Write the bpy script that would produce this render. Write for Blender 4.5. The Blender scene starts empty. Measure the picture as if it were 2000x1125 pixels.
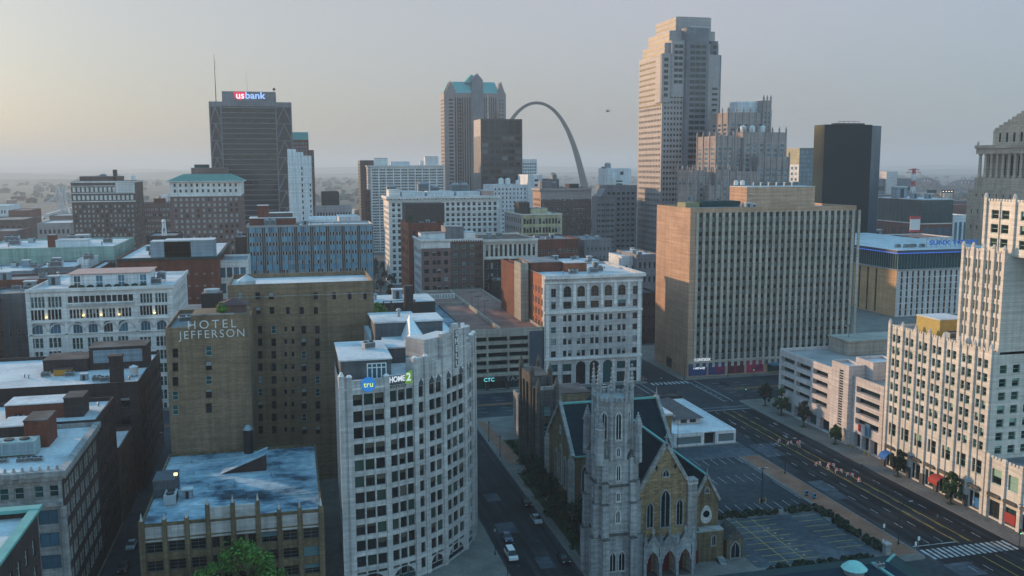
import bpy, bmesh, math, random
from mathutils import Vector, Matrix
S = bpy.context.scene
COL = S.collection
rnd = random.Random(7)
R = math.radians
# ------------------------------------------------------------------ camera
CAM = Vector((0, 0, 82.0))
FPX = 1796.0
PITCH = math.atan((562.5-324.9)/FPX)
HEAD = R(13.63)
ROLL = R(-0.214)
_r0 = Vector((math.cos(HEAD), -math.sin(HEAD), 0))
FW = Vector((math.sin(HEAD)*math.cos(PITCH), math.cos(HEAD)*math.cos(PITCH), -math.sin(PITCH)))
_u0 = Vector((math.sin(HEAD)*math.sin(PITCH), math.cos(HEAD)*math.sin(PITCH), math.cos(PITCH)))
RT = math.cos(ROLL)*_r0+math.sin(ROLL)*_u0
UP = -math.sin(ROLL)*_r0+math.cos(ROLL)*_u0
cd = bpy.data.cameras.new('camera'); cam = bpy.data.objects.new('camera', cd); COL.objects.link(cam)
cd.sensor_width = 36.0; cd.lens = 36.0*FPX/2000.0; cd.clip_start = 1.0; cd.clip_end = 120000.0
cam.matrix_world = Matrix(((RT.x, UP.x, -FW.x, CAM.x), (RT.y, UP.y, -FW.y, CAM.y), (RT.z, UP.z, -FW.z, CAM.z), (0, 0, 0, 1)))
S.camera = cam
S.render.resolution_x = 1024; S.render.resolution_y = 576
# ------------------------------------------------------------------ sky, sun, exposure
SUN_EL = R(10.0); SUN_AZ = R(-44)          # azimuth from +Y towards +X
W = bpy.data.worlds.new('World'); S.world = W; W.use_nodes = True
nt = W.node_tree; nt.nodes.clear()
wo = nt.nodes.new('ShaderNodeOutputWorld'); bg = nt.nodes.new('ShaderNodeBackground')
sky = nt.nodes.new('ShaderNodeTexSky'); sky.sky_type = 'NISHITA'; sky.sun_disc = False
sky.sun_elevation = SUN_EL; sky.sun_rotation = SUN_AZ
sky.altitude = 200; sky.air_density = 1.0; sky.dust_density = 2.5; sky.ozone_density = 3.0
EXPO = 1.5; K = 1.0/(2**EXPO*0.12)
bg.inputs[1].default_value = 0.12
# thin veil of morning haze cloud over the Nishita sky: cream towards the sun, grey blue across from it, added bright blue behind the camera to light street fronts, clearer blue overhead
tcw = nt.nodes.new('ShaderNodeTexCoord'); sxw = nt.nodes.new('ShaderNodeSeparateXYZ'); nt.links.new(tcw.outputs['Generated'], sxw.inputs[0])
def _ramp(fac, stops):
    n = nt.nodes.new('ShaderNodeValToRGB'); cr = n.color_ramp
    while len(cr.elements) < len(stops): cr.elements.new(0.5)
    for e, (p, c) in zip(cr.elements, stops): e.position = p; e.color = (c[0]*K/4, c[1]*K/4, c[2]*K/4, 1)
    nt.links.new(fac, n.inputs[0])
    return n.outputs[0]
def _math(op, a, b):
    n = nt.nodes.new('ShaderNodeMath'); n.operation = op
    for i, v in enumerate((a, b)):
        if isinstance(v, (int, float)): n.inputs[i].default_value = v
        else: nt.links.new(v, n.inputs[i])
    return n.outputs[0]
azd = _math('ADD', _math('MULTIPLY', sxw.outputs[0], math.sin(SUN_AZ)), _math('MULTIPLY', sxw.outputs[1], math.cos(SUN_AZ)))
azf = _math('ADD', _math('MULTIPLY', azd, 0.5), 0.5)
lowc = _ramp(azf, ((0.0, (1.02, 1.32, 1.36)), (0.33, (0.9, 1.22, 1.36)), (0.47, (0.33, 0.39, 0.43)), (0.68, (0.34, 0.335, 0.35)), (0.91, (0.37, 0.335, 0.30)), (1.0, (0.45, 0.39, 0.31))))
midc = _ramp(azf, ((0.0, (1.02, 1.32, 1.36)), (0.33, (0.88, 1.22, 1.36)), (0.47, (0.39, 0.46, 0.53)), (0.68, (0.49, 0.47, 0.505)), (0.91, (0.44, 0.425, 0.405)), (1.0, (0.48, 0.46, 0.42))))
topc = _ramp(azf, ((0.0, (0.24, 0.70, 1.10)), (1.0, (0.23, 0.62, 0.98))))
def _mixc(f, a, b):
    n = nt.nodes.new('ShaderNodeMix'); n.data_type = 'RGBA'
    for i, v in ((0, f), (6, a), (7, b)):
        if isinstance(v, (int, float)): n.inputs[i].default_value = v
        else: nt.links.new(v, n.inputs[i])
    return n.outputs[2]
def _mr(v, a, b):
    n = nt.nodes.new('ShaderNodeMapRange'); n.interpolation_type = 'SMOOTHSTEP'; nt.links.new(v, n.inputs[0]); n.inputs[1].default_value = a; n.inputs[2].default_value = b
    return n.outputs[0]
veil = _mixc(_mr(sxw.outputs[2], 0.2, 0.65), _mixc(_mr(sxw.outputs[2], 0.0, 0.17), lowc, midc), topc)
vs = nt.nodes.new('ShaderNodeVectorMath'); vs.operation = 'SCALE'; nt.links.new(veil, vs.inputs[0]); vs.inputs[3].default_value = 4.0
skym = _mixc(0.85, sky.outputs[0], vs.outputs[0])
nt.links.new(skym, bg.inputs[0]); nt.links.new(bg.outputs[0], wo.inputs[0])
sd = bpy.data.lights.new('sun', 'SUN'); sd.energy = 1.75; sd.angle = R(0.6); sd.color = (1.0, 0.66, 0.38)
so = bpy.data.objects.new('sun', sd); COL.objects.link(so)
SDIR = Vector((math.sin(SUN_AZ)*math.cos(SUN_EL), math.cos(SUN_AZ)*math.cos(SUN_EL), math.sin(SUN_EL)))
so.rotation_euler = SDIR.to_track_quat('Z', 'Y').to_euler(); so.location = SDIR*3000
S.view_settings.view_transform = 'Standard'; S.view_settings.look = 'None'
S.view_settings.exposure = EXPO; S.view_settings.gamma = 1.0
S.cycles.use_denoising = True
S.cycles.max_bounces = 5; S.cycles.diffuse_bounces = 2; S.cycles.glossy_bounces = 3
S.cycles.transmission_bounces = 2; S.cycles.volume_bounces = 1; S.cycles.caustics_reflective = False
S.cycles.sample_clamp_indirect = 4.0
# ------------------------------------------------------------------ pixel helpers (photo is 2000 x 1125)
def ray(x, y): return FW+RT*((x-1000)/FPX)-UP*((y-562.5)/FPX)
def atY(x, y, Y):
    d = ray(x, y); return CAM+d*(Y/d.y)
def atX(x, y, X):
    d = ray(x, y); return CAM+d*(X/d.x)
def atZ(x, y, z=0.0):
    d = ray(x, y); return CAM+d*((z-CAM.z)/d.z)
def pxh(p, h=1.0):                       # pixels that h metres cover at p
    return h*FPX/max(1e-3, (Vector(p)-CAM).dot(FW))
def inframe(p):
    v = Vector(p)-CAM; k = v.dot(FW)
    if k < 1: return False
    return abs(v.dot(RT)/k*FPX) < 1000 and abs(v.dot(UP)/k*FPX) < 562
# ------------------------------------------------------------------ materials
MATS = {}
def _nt(name):
    m = bpy.data.materials.new(name); m.use_nodes = True
    t = m.node_tree; b = t.nodes['Principled BSDF']
    return m, t, b
def mnode(t, op, a, b=None, c=None):
    n = t.nodes.new('ShaderNodeMath'); n.operation = op
    for i, v in enumerate((a, b, c)):
        if v is None: continue
        if isinstance(v, (int, float)): n.inputs[i].default_value = v
        else: t.links.new(v, n.inputs[i])
    return n.outputs[0]
def noise(t, vec, scale, detail=3.0, rough=0.6, sc=None):
    if sc:
        mp = t.nodes.new('ShaderNodeMapping'); mp.inputs['Scale'].default_value = sc
        t.links.new(vec, mp.inputs[0]); vec = mp.outputs[0]
    n = t.nodes.new('ShaderNodeTexNoise'); n.inputs['Scale'].default_value = scale
    n.inputs['Detail'].default_value = detail; n.inputs['Roughness'].default_value = rough
    t.links.new(vec, n.inputs['Vector']); return n.outputs['Fac']
def ramp(t, fac, stops):
    n = t.nodes.new('ShaderNodeValToRGB'); cr = n.color_ramp
    while len(cr.elements) < len(stops): cr.elements.new(0.5)
    for e, (p, c) in zip(cr.elements, stops):
        e.position = p; e.color = (c[0], c[1], c[2], 1)
    t.links.new(fac, n.inputs[0]); return n.outputs[0]
def mix(t, f, a, b, mode='MIX'):
    n = t.nodes.new('ShaderNodeMix'); n.data_type = 'RGBA'; n.blend_type = mode
    for i, v in ((0, f), (6, a), (7, b)):
        if isinstance(v, (int, float)): n.inputs[i].default_value = v
        elif isinstance(v, tuple): n.inputs[i].default_value = (v[0], v[1], v[2], 1)
        else: t.links.new(v, n.inputs[i])
    return n.outputs[2]
def masonry(key, col, col2=None, bw=0.6, bh=0.2, mort=0.75, streak=0.35, rough=0.85, patch=0.3, tint=None):
    """brick, terracotta or ashlar: courses from a brick texture run round the walls, plus rain streaks and patches"""
    if key in MATS: return MATS[key]
    m, t, b = _nt(key); col2 = col2 or tuple(c*0.78 for c in col)
    tc = t.nodes.new('ShaderNodeTexCoord'); sx = t.nodes.new('ShaderNodeSeparateXYZ'); t.links.new(tc.outputs['Object'], sx.inputs[0])
    cx = t.nodes.new('ShaderNodeCombineXYZ')
    t.links.new(mnode(t, 'ADD', sx.outputs[0], sx.outputs[1]), cx.inputs[0]); t.links.new(sx.outputs[2], cx.inputs[1])
    br = t.nodes.new('ShaderNodeTexBrick'); br.inputs['Scale'].default_value = 1.0
    br.inputs['Brick Width'].default_value = bw; br.inputs['Row Height'].default_value = bh
    br.inputs['Mortar Size'].default_value = min(bw, bh)*0.06; br.inputs['Bias'].default_value = 0.0
    br.inputs['Color1'].default_value = (*col, 1); br.inputs['Color2'].default_value = (*col2, 1)
    br.inputs['Mortar'].default_value = (*[c*mort for c in col], 1)
    t.links.new(cx.outputs[0], br.inputs[0])
    st = noise(t, cx.outputs[0], 1.0, 4, 0.6, (0.9, 0.035, 1))
    pt = noise(t, tc.outputs['Object'], 0.09, 4, 0.65)
    cr = noise(t, cx.outputs[0], 1.0, 2, 0.5, (0.05, 1.3, 1))
    c = mix(t, 1.0, br.outputs[0], ramp(t, st, ((0.30, (1-streak*1.15,)*3), (0.60, (1.08,)*3))), 'MULTIPLY')
    tn = tint or (1, 1, 1)
    c = mix(t, 1.0, c, ramp(t, pt, ((0.3, tuple((1-patch)*q for q in tn)), (0.7, (1.12,)*3))), 'MULTIPLY')
    c = mix(t, 1.0, c, ramp(t, cr, ((0.3, (0.78,)*3), (0.7, (1.10,)*3))), 'MULTIPLY')
    t.links.new(c, b.inputs['Base Color']); b.inputs['Roughness'].default_value = rough
    b.inputs['Specular IOR Level'].default_value = 0.3
    MATS[key] = m; return m
def rough_mat(key, stops, scale=0.3, rough=0.9, detail=5, sc=None, scale2=None, amt2=0.3, spec=0.3, metal=0.0):
    """one noise through a colour ramp, plus a finer one: roofs, asphalt, concrete, land"""
    if key in MATS: return MATS[key]
    m, t, b = _nt(key); tc = t.nodes.new('ShaderNodeTexCoord')
    c = ramp(t, noise(t, tc.outputs['Object'], scale, detail, 0.6, sc), stops)
    if scale2:
        f = ramp(t, noise(t, tc.outputs['Object'], scale2, 3, 0.6), ((0.3, (1-amt2,)*3), (0.7, (1+amt2*0.5,)*3)))
        c = mix(t, 1.0, c, f, 'MULTIPLY')
    t.links.new(c, b.inputs['Base Color']); b.inputs['Roughness'].default_value = rough
    b.inputs['Specular IOR Level'].default_value = spec; b.inputs['Metallic'].default_value = metal
    MATS[key] = m; return m
def plain(key, col, rough=0.6, metal=0.0, spec=0.4, var=0.2, vs=1.5):
    if key in MATS: return MATS[key]
    return rough_mat(key, ((0.3, tuple(c*(1-var) for c in col)), (0.7, col)), vs, rough, 3, None, None, 0, spec, metal)
def glass(key, col, rough=0.08, spec=0.6, var=0.5):
    if key in MATS: return MATS[key]
    m, t, b = _nt(key); oi = t.nodes.new('ShaderNodeObjectInfo'); tc = t.nodes.new('ShaderNodeTexCoord')
    f = mnode(t, 'ADD', mnode(t, 'MULTIPLY', oi.outputs['Random'], 0.5), mnode(t, 'MULTIPLY', noise(t, tc.outputs['Object'], 0.35, 2), 0.5))
    c = ramp(t, f, ((0.2, tuple(q*(1-var) for q in col)), (0.8, tuple(q*(1+var) for q in col))))
    t.links.new(c, b.inputs['Base Color']); b.inputs['Roughness'].default_value = rough; b.inputs['Specular IOR Level'].default_value = spec
    MATS[key] = m; return m
def glow(key, col, strength):
    if key in MATS: return MATS[key]
    m, t, b = _nt(key); b.inputs['Base Color'].default_value = (*[c*0.6 for c in col], 1)
    b.inputs['Emission Color'].default_value = (*col, 1); b.inputs['Emission Strength'].default_value = strength*0.36
    MATS[key] = m; return m
# walls
TANBRICK = masonry('tan_brick', (0.31, 0.21, 0.135), (0.235, 0.158, 0.10), 0.9, 0.28, 0.7, 0.22, patch=0.35)
ORANGEBR = masonry('orange_tan_brick', (0.54, 0.345, 0.24), (0.46, 0.285, 0.19), 1.0, 0.3, 0.75, 0.12, patch=0.2)
REDBRICK = masonry('red_brick', (0.20, 0.062, 0.04), (0.15, 0.045, 0.03), 0.8, 0.25, 0.8, 0.35)
ORBRICK = masonry('orange_lit_brick', (0.42, 0.14, 0.07), (0.34, 0.11, 0.055), 0.8, 0.25, 0.8, 0.25)  # sunlit tone of the red brick, mainly for left flanks
BROWNBR = masonry('brown_brick', (0.15, 0.10, 0.085), (0.11, 0.075, 0.065), 0.8, 0.25, 0.8, 0.22)
DARKBR = masonry('dark_brick', (0.06, 0.046, 0.045), (0.042, 0.034, 0.034), 0.8, 0.25, 0.8, 0.35)
PURPBR = masonry('mauve_brick', (0.22, 0.14, 0.13), (0.17, 0.108, 0.10), 0.8, 0.25, 0.85, 0.15)
TERRA = masonry('white_terracotta', (0.80, 0.76, 0.74), (0.72, 0.69, 0.67), 1.2, 0.6, 0.8, 0.14, 0.6, 0.16)
CREAM = masonry('cream_terracotta', (0.70, 0.655, 0.60), (0.63, 0.59, 0.54), 1.2, 0.55, 0.75, 0.1, 0.5, 0.12)
GRAYSTONE = masonry('grey_stone', (0.62, 0.59, 0.58), (0.50, 0.475, 0.47), 1.5, 0.55, 0.75, 0.22, 0.8, 0.3)
OLDSTONE = masonry('weathered_stone', (0.42, 0.41, 0.40), (0.30, 0.295, 0.29), 1.1, 0.45, 0.7, 0.35, 0.85, 0.35)
DARKSTONE = masonry('sooty_stone', (0.15, 0.14, 0.13), (0.10, 0.095, 0.09), 1.1, 0.45, 0.7, 0.5, 0.9, 0.35)
GOLDSTONE = masonry('golden_sandstone', (0.46, 0.33, 0.18), (0.24, 0.17, 0.10), 0.9, 0.38, 0.6, 0.3, 0.9, 0.4)
DRABSTONE = masonry('drab_sandstone', (0.26, 0.19, 0.11), (0.17, 0.125, 0.08), 0.9, 0.38, 0.6, 0.4, 0.9, 0.4)
LIMEST = masonry('limestone', (0.68, 0.50, 0.37), (0.60, 0.44, 0.33), 1.6, 0.7, 0.8, 0.25, 0.8, 0.2)
CONC = masonry('concrete', (0.40, 0.37, 0.32), (0.36, 0.335, 0.29), 3.5, 1.5, 0.85, 0.22, 0.9, 0.25)
PALECONC = masonry('pale_pink_concrete', (0.62, 0.565, 0.555), (0.58, 0.53, 0.52), 4, 2.0, 0.85, 0.14, 0.85, 0.18)
PINKGRAN = masonry('pinkish_granite', (0.36, 0.32, 0.32), (0.33, 0.295, 0.295), 2, 1.0, 0.9, 0.1, 0.5, 0.12)
GREYPANEL = masonry('grey_panels', (0.20, 0.20, 0.22), (0.17, 0.17, 0.19), 2, 1.2, 0.85, 0.25, 0.6, 0.2)
BLUEWHITE = masonry('white_painted_concrete', (0.72, 0.74, 0.76), (0.68, 0.70, 0.73), 3, 3, 0.9, 0.25, 0.7, 0.12)
YELLOW = masonry('yellow_brick', (0.55, 0.49, 0.31), (0.48, 0.43, 0.27), 0.8, 0.25, 0.85, 0.25)
TEALWALL = masonry('pale_green_paint', (0.32, 0.46, 0.40), (0.30, 0.43, 0.38), 3, 1.5, 0.95, 0.3, 0.8, 0.15)
BLACKMET = masonry('dark_metal_cladding', (0.045, 0.042, 0.045), (0.035, 0.033, 0.036), 1.5, 3.5, 0.8, 0.2, 0.45, 0.2)
BRONZE = masonry('bronze_cladding', (0.05, 0.040, 0.044), (0.04, 0.032, 0.036), 1.5, 3.5, 0.8, 0.2, 0.4, 0.2)
SLATEBOX = masonry('slate_grey_stucco', (0.11, 0.125, 0.14), (0.10, 0.112, 0.128), 3, 2, 0.85, 0.35, 0.8, 0.25)
BLUEBOX = masonry('blue_grey_siding', (0.25, 0.31, 0.36), (0.23, 0.29, 0.34), 1, 3, 0.9, 0.2, 0.7, 0.15)
PALEFIN = masonry('pale_fins', (0.50, 0.435, 0.37), (0.455, 0.395, 0.335), 3, 1.2, 0.85, 0.15, 0.85, 0.2)
PLUM = masonry('plum_granite', (0.25, 0.205, 0.205), (0.22, 0.185, 0.185), 2, 1.0, 0.9, 0.12, 0.5, 0.12)
GOTHIC = masonry('rosy_gothic_stone', (0.45, 0.37, 0.35), (0.37, 0.305, 0.29), 1.5, 0.7, 0.8, 0.35, 0.85, 0.3)
CHURCHST = masonry('pale_church_stone', (0.47, 0.47, 0.48), (0.33, 0.335, 0.35), 1.1, 0.45, 0.7, 0.4, 0.85, 0.4)
# roofs and ground
def roofm(key, a, b, c, s=0.12): return rough_mat(key, ((0.30, a), (0.48, b), (0.66, c)), s, 0.8, 6, None, 1.2, 0.18)
WROOF = roofm('white_membrane_roof', (0.40, 0.42, 0.44), (0.58, 0.59, 0.60), (0.68, 0.68, 0.68))
GROOF = roofm('grey_gravel_roof', (0.10, 0.11, 0.12), (0.19, 0.20, 0.21), (0.30, 0.31, 0.32))
DROOF = roofm('black_tar_roof', (0.025, 0.027, 0.03), (0.05, 0.052, 0.055), (0.12, 0.12, 0.125))
BLUEROOF = rough_mat('stained_silver_roof', ((0.33, (0.015, 0.03, 0.04)), (0.40, (0.07, 0.14, 0.20)), (0.44, (0.19, 0.30, 0.37)), (0.52, (0.32, 0.44, 0.51)), (0.66, (0.54, 0.62, 0.67))), 0.10, 0.6, 9, (1, 1.25, 1), 0.7, 0.25)
PINKROOF = rough_mat('pinkish_deck', ((0.3, (0.15, 0.075, 0.062)), (0.5, (0.24, 0.125, 0.105)), (0.7, (0.32, 0.18, 0.15))), 0.10, 0.9, 6, None, 0.9, 0.2)
SALMON = rough_mat('salmon_roof', ((0.3, (0.42, 0.26, 0.23)), (0.7, (0.52, 0.34, 0.30))), 0.3, 0.8, 4)
COPPER = rough_mat('green_copper', ((0.3, (0.10, 0.30, 0.28)), (0.7, (0.16, 0.42, 0.38))), 0.5, 0.6, 4)
DKCOPPER = rough_mat('dark_green_metal', ((0.3, (0.012, 0.04, 0.042)), (0.7, (0.025, 0.065, 0.066))), 0.5, 0.8, 4, spec=0.1)
TEALROOF = rough_mat('teal_roof', ((0.3, (0.09, 0.30, 0.31)), (0.7, (0.14, 0.38, 0.38))), 0.4, 0.6, 4)
SLATE = masonry('slate_shingles', (0.018, 0.036, 0.046), (0.012, 0.025, 0.033), 0.5, 0.3, 0.7, 0.3, 0.85, 0.3)
SLATE.node_tree.nodes['Principled BSDF'].inputs['Specular IOR Level'].default_value = 0.12
ASPH = rough_mat('asphalt', ((0.3, (0.024, 0.028, 0.034)), (0.5, (0.042, 0.049, 0.058)), (0.75, (0.085, 0.093, 0.103))), 0.035, 0.75, 7, None, 0.6, 0.3, spec=0.08)
PALEASPH = rough_mat('worn_pale_asphalt', ((0.3, (0.04, 0.05, 0.062)), (0.5, (0.075, 0.09, 0.108)), (0.72, (0.17, 0.185, 0.20))), 0.06, 0.75, 9, None, 0.7, 0.35, spec=0.08)
DKASPH = rough_mat('fresh_black_asphalt', ((0.3, (0.010, 0.012, 0.014)), (0.5, (0.020, 0.023, 0.027)), (0.72, (0.055, 0.06, 0.066))), 0.55, 0.7, 6, (1, 0.035, 1), 0.12, 0.45, spec=0.08)
PAVE = rough_mat('concrete_pavement', ((0.3, (0.13, 0.12, 0.11)), (0.7, (0.23, 0.21, 0.19))), 0.15, 0.9, 5, None, 1.5, 0.25)
BRICKPAVE = rough_mat('brick_pavement', ((0.3, (0.20, 0.095, 0.06)), (0.7, (0.31, 0.165, 0.11))), 0.2, 0.9, 5, None, 2.0, 0.3)
LAND = rough_mat('far_land', ((0.25, (0.05, 0.065, 0.05)), (0.42, (0.075, 0.09, 0.07)), (0.55, (0.12, 0.12, 0.10)), (0.72, (0.24, 0.22, 0.20))), 0.004, 0.95, 8, (1, 0.45, 1), 0.03, 0.5)  # tones paled so the colour carries part of the distance haze
GRASS = rough_mat('dark_lawn', ((0.3, (0.015, 0.035, 0.015)), (0.7, (0.035, 0.07, 0.03))), 0.4, 0.95, 5)
WATER = rough_mat('river_water', ((0.3, (0.10, 0.095, 0.085)), (0.7, (0.16, 0.15, 0.135))), 0.01, 0.12, 3, None, None, 0, 0.6)
PAINTW = rough_mat('white_road_paint', ((0.30, (0.07, 0.075, 0.08)), (0.46, (0.36, 0.37, 0.38)), (0.7, (0.62, 0.63, 0.64))), 0.8, 0.8, 6)
PAINTY = rough_mat('yellow_road_paint', ((0.28, (0.10, 0.08, 0.04)), (0.42, (0.42, 0.29, 0.06)), (0.7, (0.62, 0.43, 0.08))), 0.8, 0.8, 6)
# metals, frames, glass
STEEL = plain('galvanised_steel', (0.34, 0.36, 0.38), 0.5, 0.5)
ACGREY = plain('unit_grey_paint', (0.38, 0.42, 0.45), 0.6)
DKMET = plain('dark_steel', (0.03, 0.032, 0.035), 0.5, 0.3)
RUST = plain('rusty_steel', (0.09, 0.05, 0.035), 0.8, 0.2)
WHITE = plain('white_paint', (0.78, 0.78, 0.78), 0.5)
FRAMEW = plain('white_window_frame', (0.55, 0.56, 0.56), 0.5)
FRAMEG = plain('grey_window_frame', (0.16, 0.18, 0.19), 0.5)
FRAMED = plain('dark_window_frame', (0.035, 0.04, 0.045), 0.5)
FRAMEGR = plain('green_window_frame', (0.16, 0.36, 0.28), 0.5)
BLIND = plain('window_blind', (0.30, 0.33, 0.34), 0.8)
BLINDT = plain('teal_blind', (0.09, 0.20, 0.23), 0.8)
GDARK = glass('dark_glass', (0.012, 0.018, 0.021), 0.08, 0.4)
GBLUE = glass('blue_glass', (0.05, 0.13, 0.19))
GSKY = glass('pale_blue_glass', (0.12, 0.28, 0.39), 0.15)
GTEAL = glass('teal_glass', (0.012, 0.07, 0.075), 0.1, 0.4)
GGREEN = glass('greenish_glass', (0.03, 0.06, 0.05))
GBLACK = glass('black_glass', (0.002, 0.014, 0.019), 0.05, 0.3)
GGOLD = glass('sunlit_gold_glass', (0.34, 0.26, 0.15), 0.2, 0.9)  # gold of the sun's reflection is put into the glass colour
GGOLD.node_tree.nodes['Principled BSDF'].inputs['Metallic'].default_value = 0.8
GWARM = glow('warm_lit_glass', (1.0, 0.5, 0.16), 0.16)
PALEPANE = plain('pale_curtained_pane', (0.38, 0.40, 0.42), 0.3)
LAMPW = glow('lamp_white', (1.0, 0.86, 0.62), 7.0)
LAMPY = glow('lamp_warm', (1.0, 0.75, 0.35), 1.6)
# ------------------------------------------------------------------ mesh builder
class MB:
    def __init__(s): s.v = []; s.f = []; s.m = []
    def poly(s, pts, m=0):
        i = len(s.v); s.v += [tuple(p) for p in pts]; s.f.append(tuple(range(i, i+len(pts)))); s.m.append(m)
    def box(s, x0, x1, y0, y1, z0, z1, m=0, bottom=True):
        i = len(s.v)
        s.v += [(x0, y0, z0), (x1, y0, z0), (x1, y1, z0), (x0, y1, z0), (x0, y0, z1), (x1, y0, z1), (x1, y1, z1), (x0, y1, z1)]
        fs = [(4, 5, 6, 7), (0, 1, 5, 4), (1, 2, 6, 5), (2, 3, 7, 6), (3, 0, 4, 7)]
        if bottom: fs.append((3, 2, 1, 0))
        for f in fs: s.f.append(tuple(i+k for k in f)); s.m.append(m)
    def prism(s, pl, z0, z1, m=0, mt=None, top=True, bottom=False):
        n = len(pl); i = len(s.v)
        s.v += [(p[0], p[1], z0) for p in pl]+[(p[0], p[1], z1) for p in pl]
        for k in range(n):
            j = (k+1) % n; s.f.append((i+k, i+j, i+n+j, i+n+k)); s.m.append(m)
        if top: s.f.append(tuple(i+n+k for k in range(n))); s.m.append(m if mt is None else mt)
        if bottom: s.f.append(tuple(i+k for k in reversed(range(n)))); s.m.append(m)
    def cone(s, x, y, z0, z1, r0, r1, n=10, m=0, ph=0.0, cap=True):
        i = len(s.v)
        for z, r in ((z0, r0), (z1, r1)):
            for k in range(n):
                a = ph+2*math.pi*k/n; s.v.append((x+r*math.cos(a), y+r*math.sin(a), z))
        for k in range(n):
            j = (k+1) % n; s.f.append((i+k, i+j, i+n+j, i+n+k)); s.m.append(m)
        if cap:
            s.f.append(tuple(i+n+k for k in range(n))); s.m.append(m)
            s.f.append(tuple(i+k for k in reversed(range(n)))); s.m.append(m)
    def bar(s, p, q, r=0.1, m=0, r2=None):
        p = Vector(p); q = Vector(q); d = (q-p)
        if d.length < 1e-6: return
        d.normalize(); a = d.cross(Vector((0, 0, 1)))
        if a.length < 1e-3: a = Vector((1, 0, 0))
        a.normalize(); b = d.cross(a); r2 = r if r2 is None else r2; i = len(s.v)
        for c, rr in ((p, r), (q, r2)):
            for u, w in ((-1, -1), (1, -1), (1, 1), (-1, 1)): s.v.append(tuple(c+a*(u*rr)+b*(w*rr)))
        for f in ((0, 1, 5, 4), (1, 2, 6, 5), (2, 3, 7, 6), (3, 0, 4, 7), (4, 5, 6, 7), (3, 2, 1, 0)):
            s.f.append(tuple(i+k for k in f)); s.m.append(m)
    def mesh(s, name, mats, smooth=False):
        me = bpy.data.meshes.new(name); me.from_pydata(s.v, [], s.f)
        for q in (mats if isinstance(mats, (list, tuple)) else [mats]): me.materials.append(q)
        me.polygons.foreach_set('material_index', s.m)
        if smooth: me.polygons.foreach_set('use_smooth', [True]*len(s.f))
        me.update(); return me
    def build(s, name, mats, parent=None, loc=None, rz=0.0, smooth=False):
        return link(name, s.mesh(name, mats, smooth), parent, loc, rz)
def link(name, data, parent=None, loc=None, rz=0.0):
    o = bpy.data.objects.new(name, data); COL.objects.link(o)
    if parent is not None: o.parent = parent
    if loc is not None: o.location = loc
    if rz: o.rotation_euler = (0, 0, rz)
    return o
def tag(o, label=None, cat=None, group=None, kind=None):
    if label: o['label'] = label
    if cat: o['category'] = cat
    if group: o['group'] = group
    if kind: o['kind'] = kind
    return o
def thing(name, label, cat, loc=(0, 0, 0), rz=0.0, group=None):
    return tag(link(name, None, None, loc, rz), label, cat, group)
def structure(name, mb, mats): return tag(mb.build(name, mats), kind='structure')
def copy_tree(o, parent=None):
    c = o.copy(); COL.objects.link(c)
    if parent is not None: c.parent = parent
    for ch in list(o.children): copy_tree(ch, c)
    return c
def text_mesh(name, s, size, mat, parent=None, loc=(0, 0, 0), rot=(math.pi/2, 0, 0), depth=0.08, align='CENTER', sx=1.0, bold=0.0, space=1.0):
    cu = bpy.data.curves.new(name, 'FONT'); cu.body = s; cu.size = size; cu.extrude = depth; cu.offset = bold
    cu.align_x = align; cu.align_y = 'CENTER'; cu.resolution_u = 3; cu.space_character = space
    ob = bpy.data.objects.new(name, cu); COL.objects.link(ob)
    me = bpy.data.meshes.new_from_object(ob.evaluated_get(bpy.context.evaluated_depsgraph_get()))
    bpy.data.objects.remove(ob)
    me.materials.clear(); me.materials.append(mat)
    for p in me.polygons: p.material_index = 0
    o = link(name, me, parent, loc); o.rotation_euler = rot; o.scale = (sx, 1, 1)
    return o
# ------------------------------------------------------------------ windows
_WT = {}
def win_mesh(style, w, h, var):
    """returns (frame mesh, pane mesh or None); local x across (centred), z up from the sill, +y into the wall"""
    k = (style, round(w, 1), round(h, 1), var)
    if k in _WT: return _WT[k]
    st = STY[style]; w2 = w/2; fr = st.get('fw', 0.09); rec = 0.02
    mb = MB(); fm = st['frame']
    if fr > 0:
        for (a, b, c, d) in ((-w2, -w2+fr, 0, h), (w2-fr, w2, 0, h), (-w2+fr, w2-fr, 0, fr), (-w2+fr, w2-fr, h-fr, h)): mb.box(a, b, rec, rec+0.08, c, d)
        if st.get('mid'): mb.box(-w2+fr, w2-fr, rec+0.01, rec+0.07, h*0.5-fr*0.45, h*0.5+fr*0.45)
        for q in range(1, st.get('cols', 1)):
            x = -w2+w*q/st['cols']; mb.box(x-fr*0.4, x+fr*0.4, rec+0.012, rec+0.068, fr, h-fr)
        for q in range(1, st.get('rows', 1)):
            z = h*q/st['rows']; mb.box(-w2+fr, w2-fr, rec+0.014, rec+0.066, z-fr*0.35, z+fr*0.35)
    if st.get('sill'): mb.box(-w2-0.12, w2+0.12, -st['sill'], rec, -0.14, 0.0)
    pb = MB(); e = fr if fr > 0 else 0
    pb.poly(((-w2+e, rec+0.05, e), (w2-e, rec+0.05, e), (w2-e, rec+0.05, h-e), (-w2+e, rec+0.05, h-e)), 0)
    bl = (0.0, 0.0, 0.5, 0.28, 1.0)[var] if st.get('blind') else 0.0
    if bl > 0:
        z = h-e-(h-2*e)*bl
        pb.poly(((-w2+e, rec+0.043, z), (w2-e, rec+0.043, z), (w2-e, rec+0.043, h-e), (-w2+e, rec+0.043, h-e)), 1)
    g = st['glass'] if var != 1 else st.get('glass2', st['glass'])
    fme = mb.mesh('window', fm) if mb.f else None
    pme = pb.mesh('pane', [g, st.get('blindm', BLIND)])
    _WT[k] = (fme, pme); return _WT[k]
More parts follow.
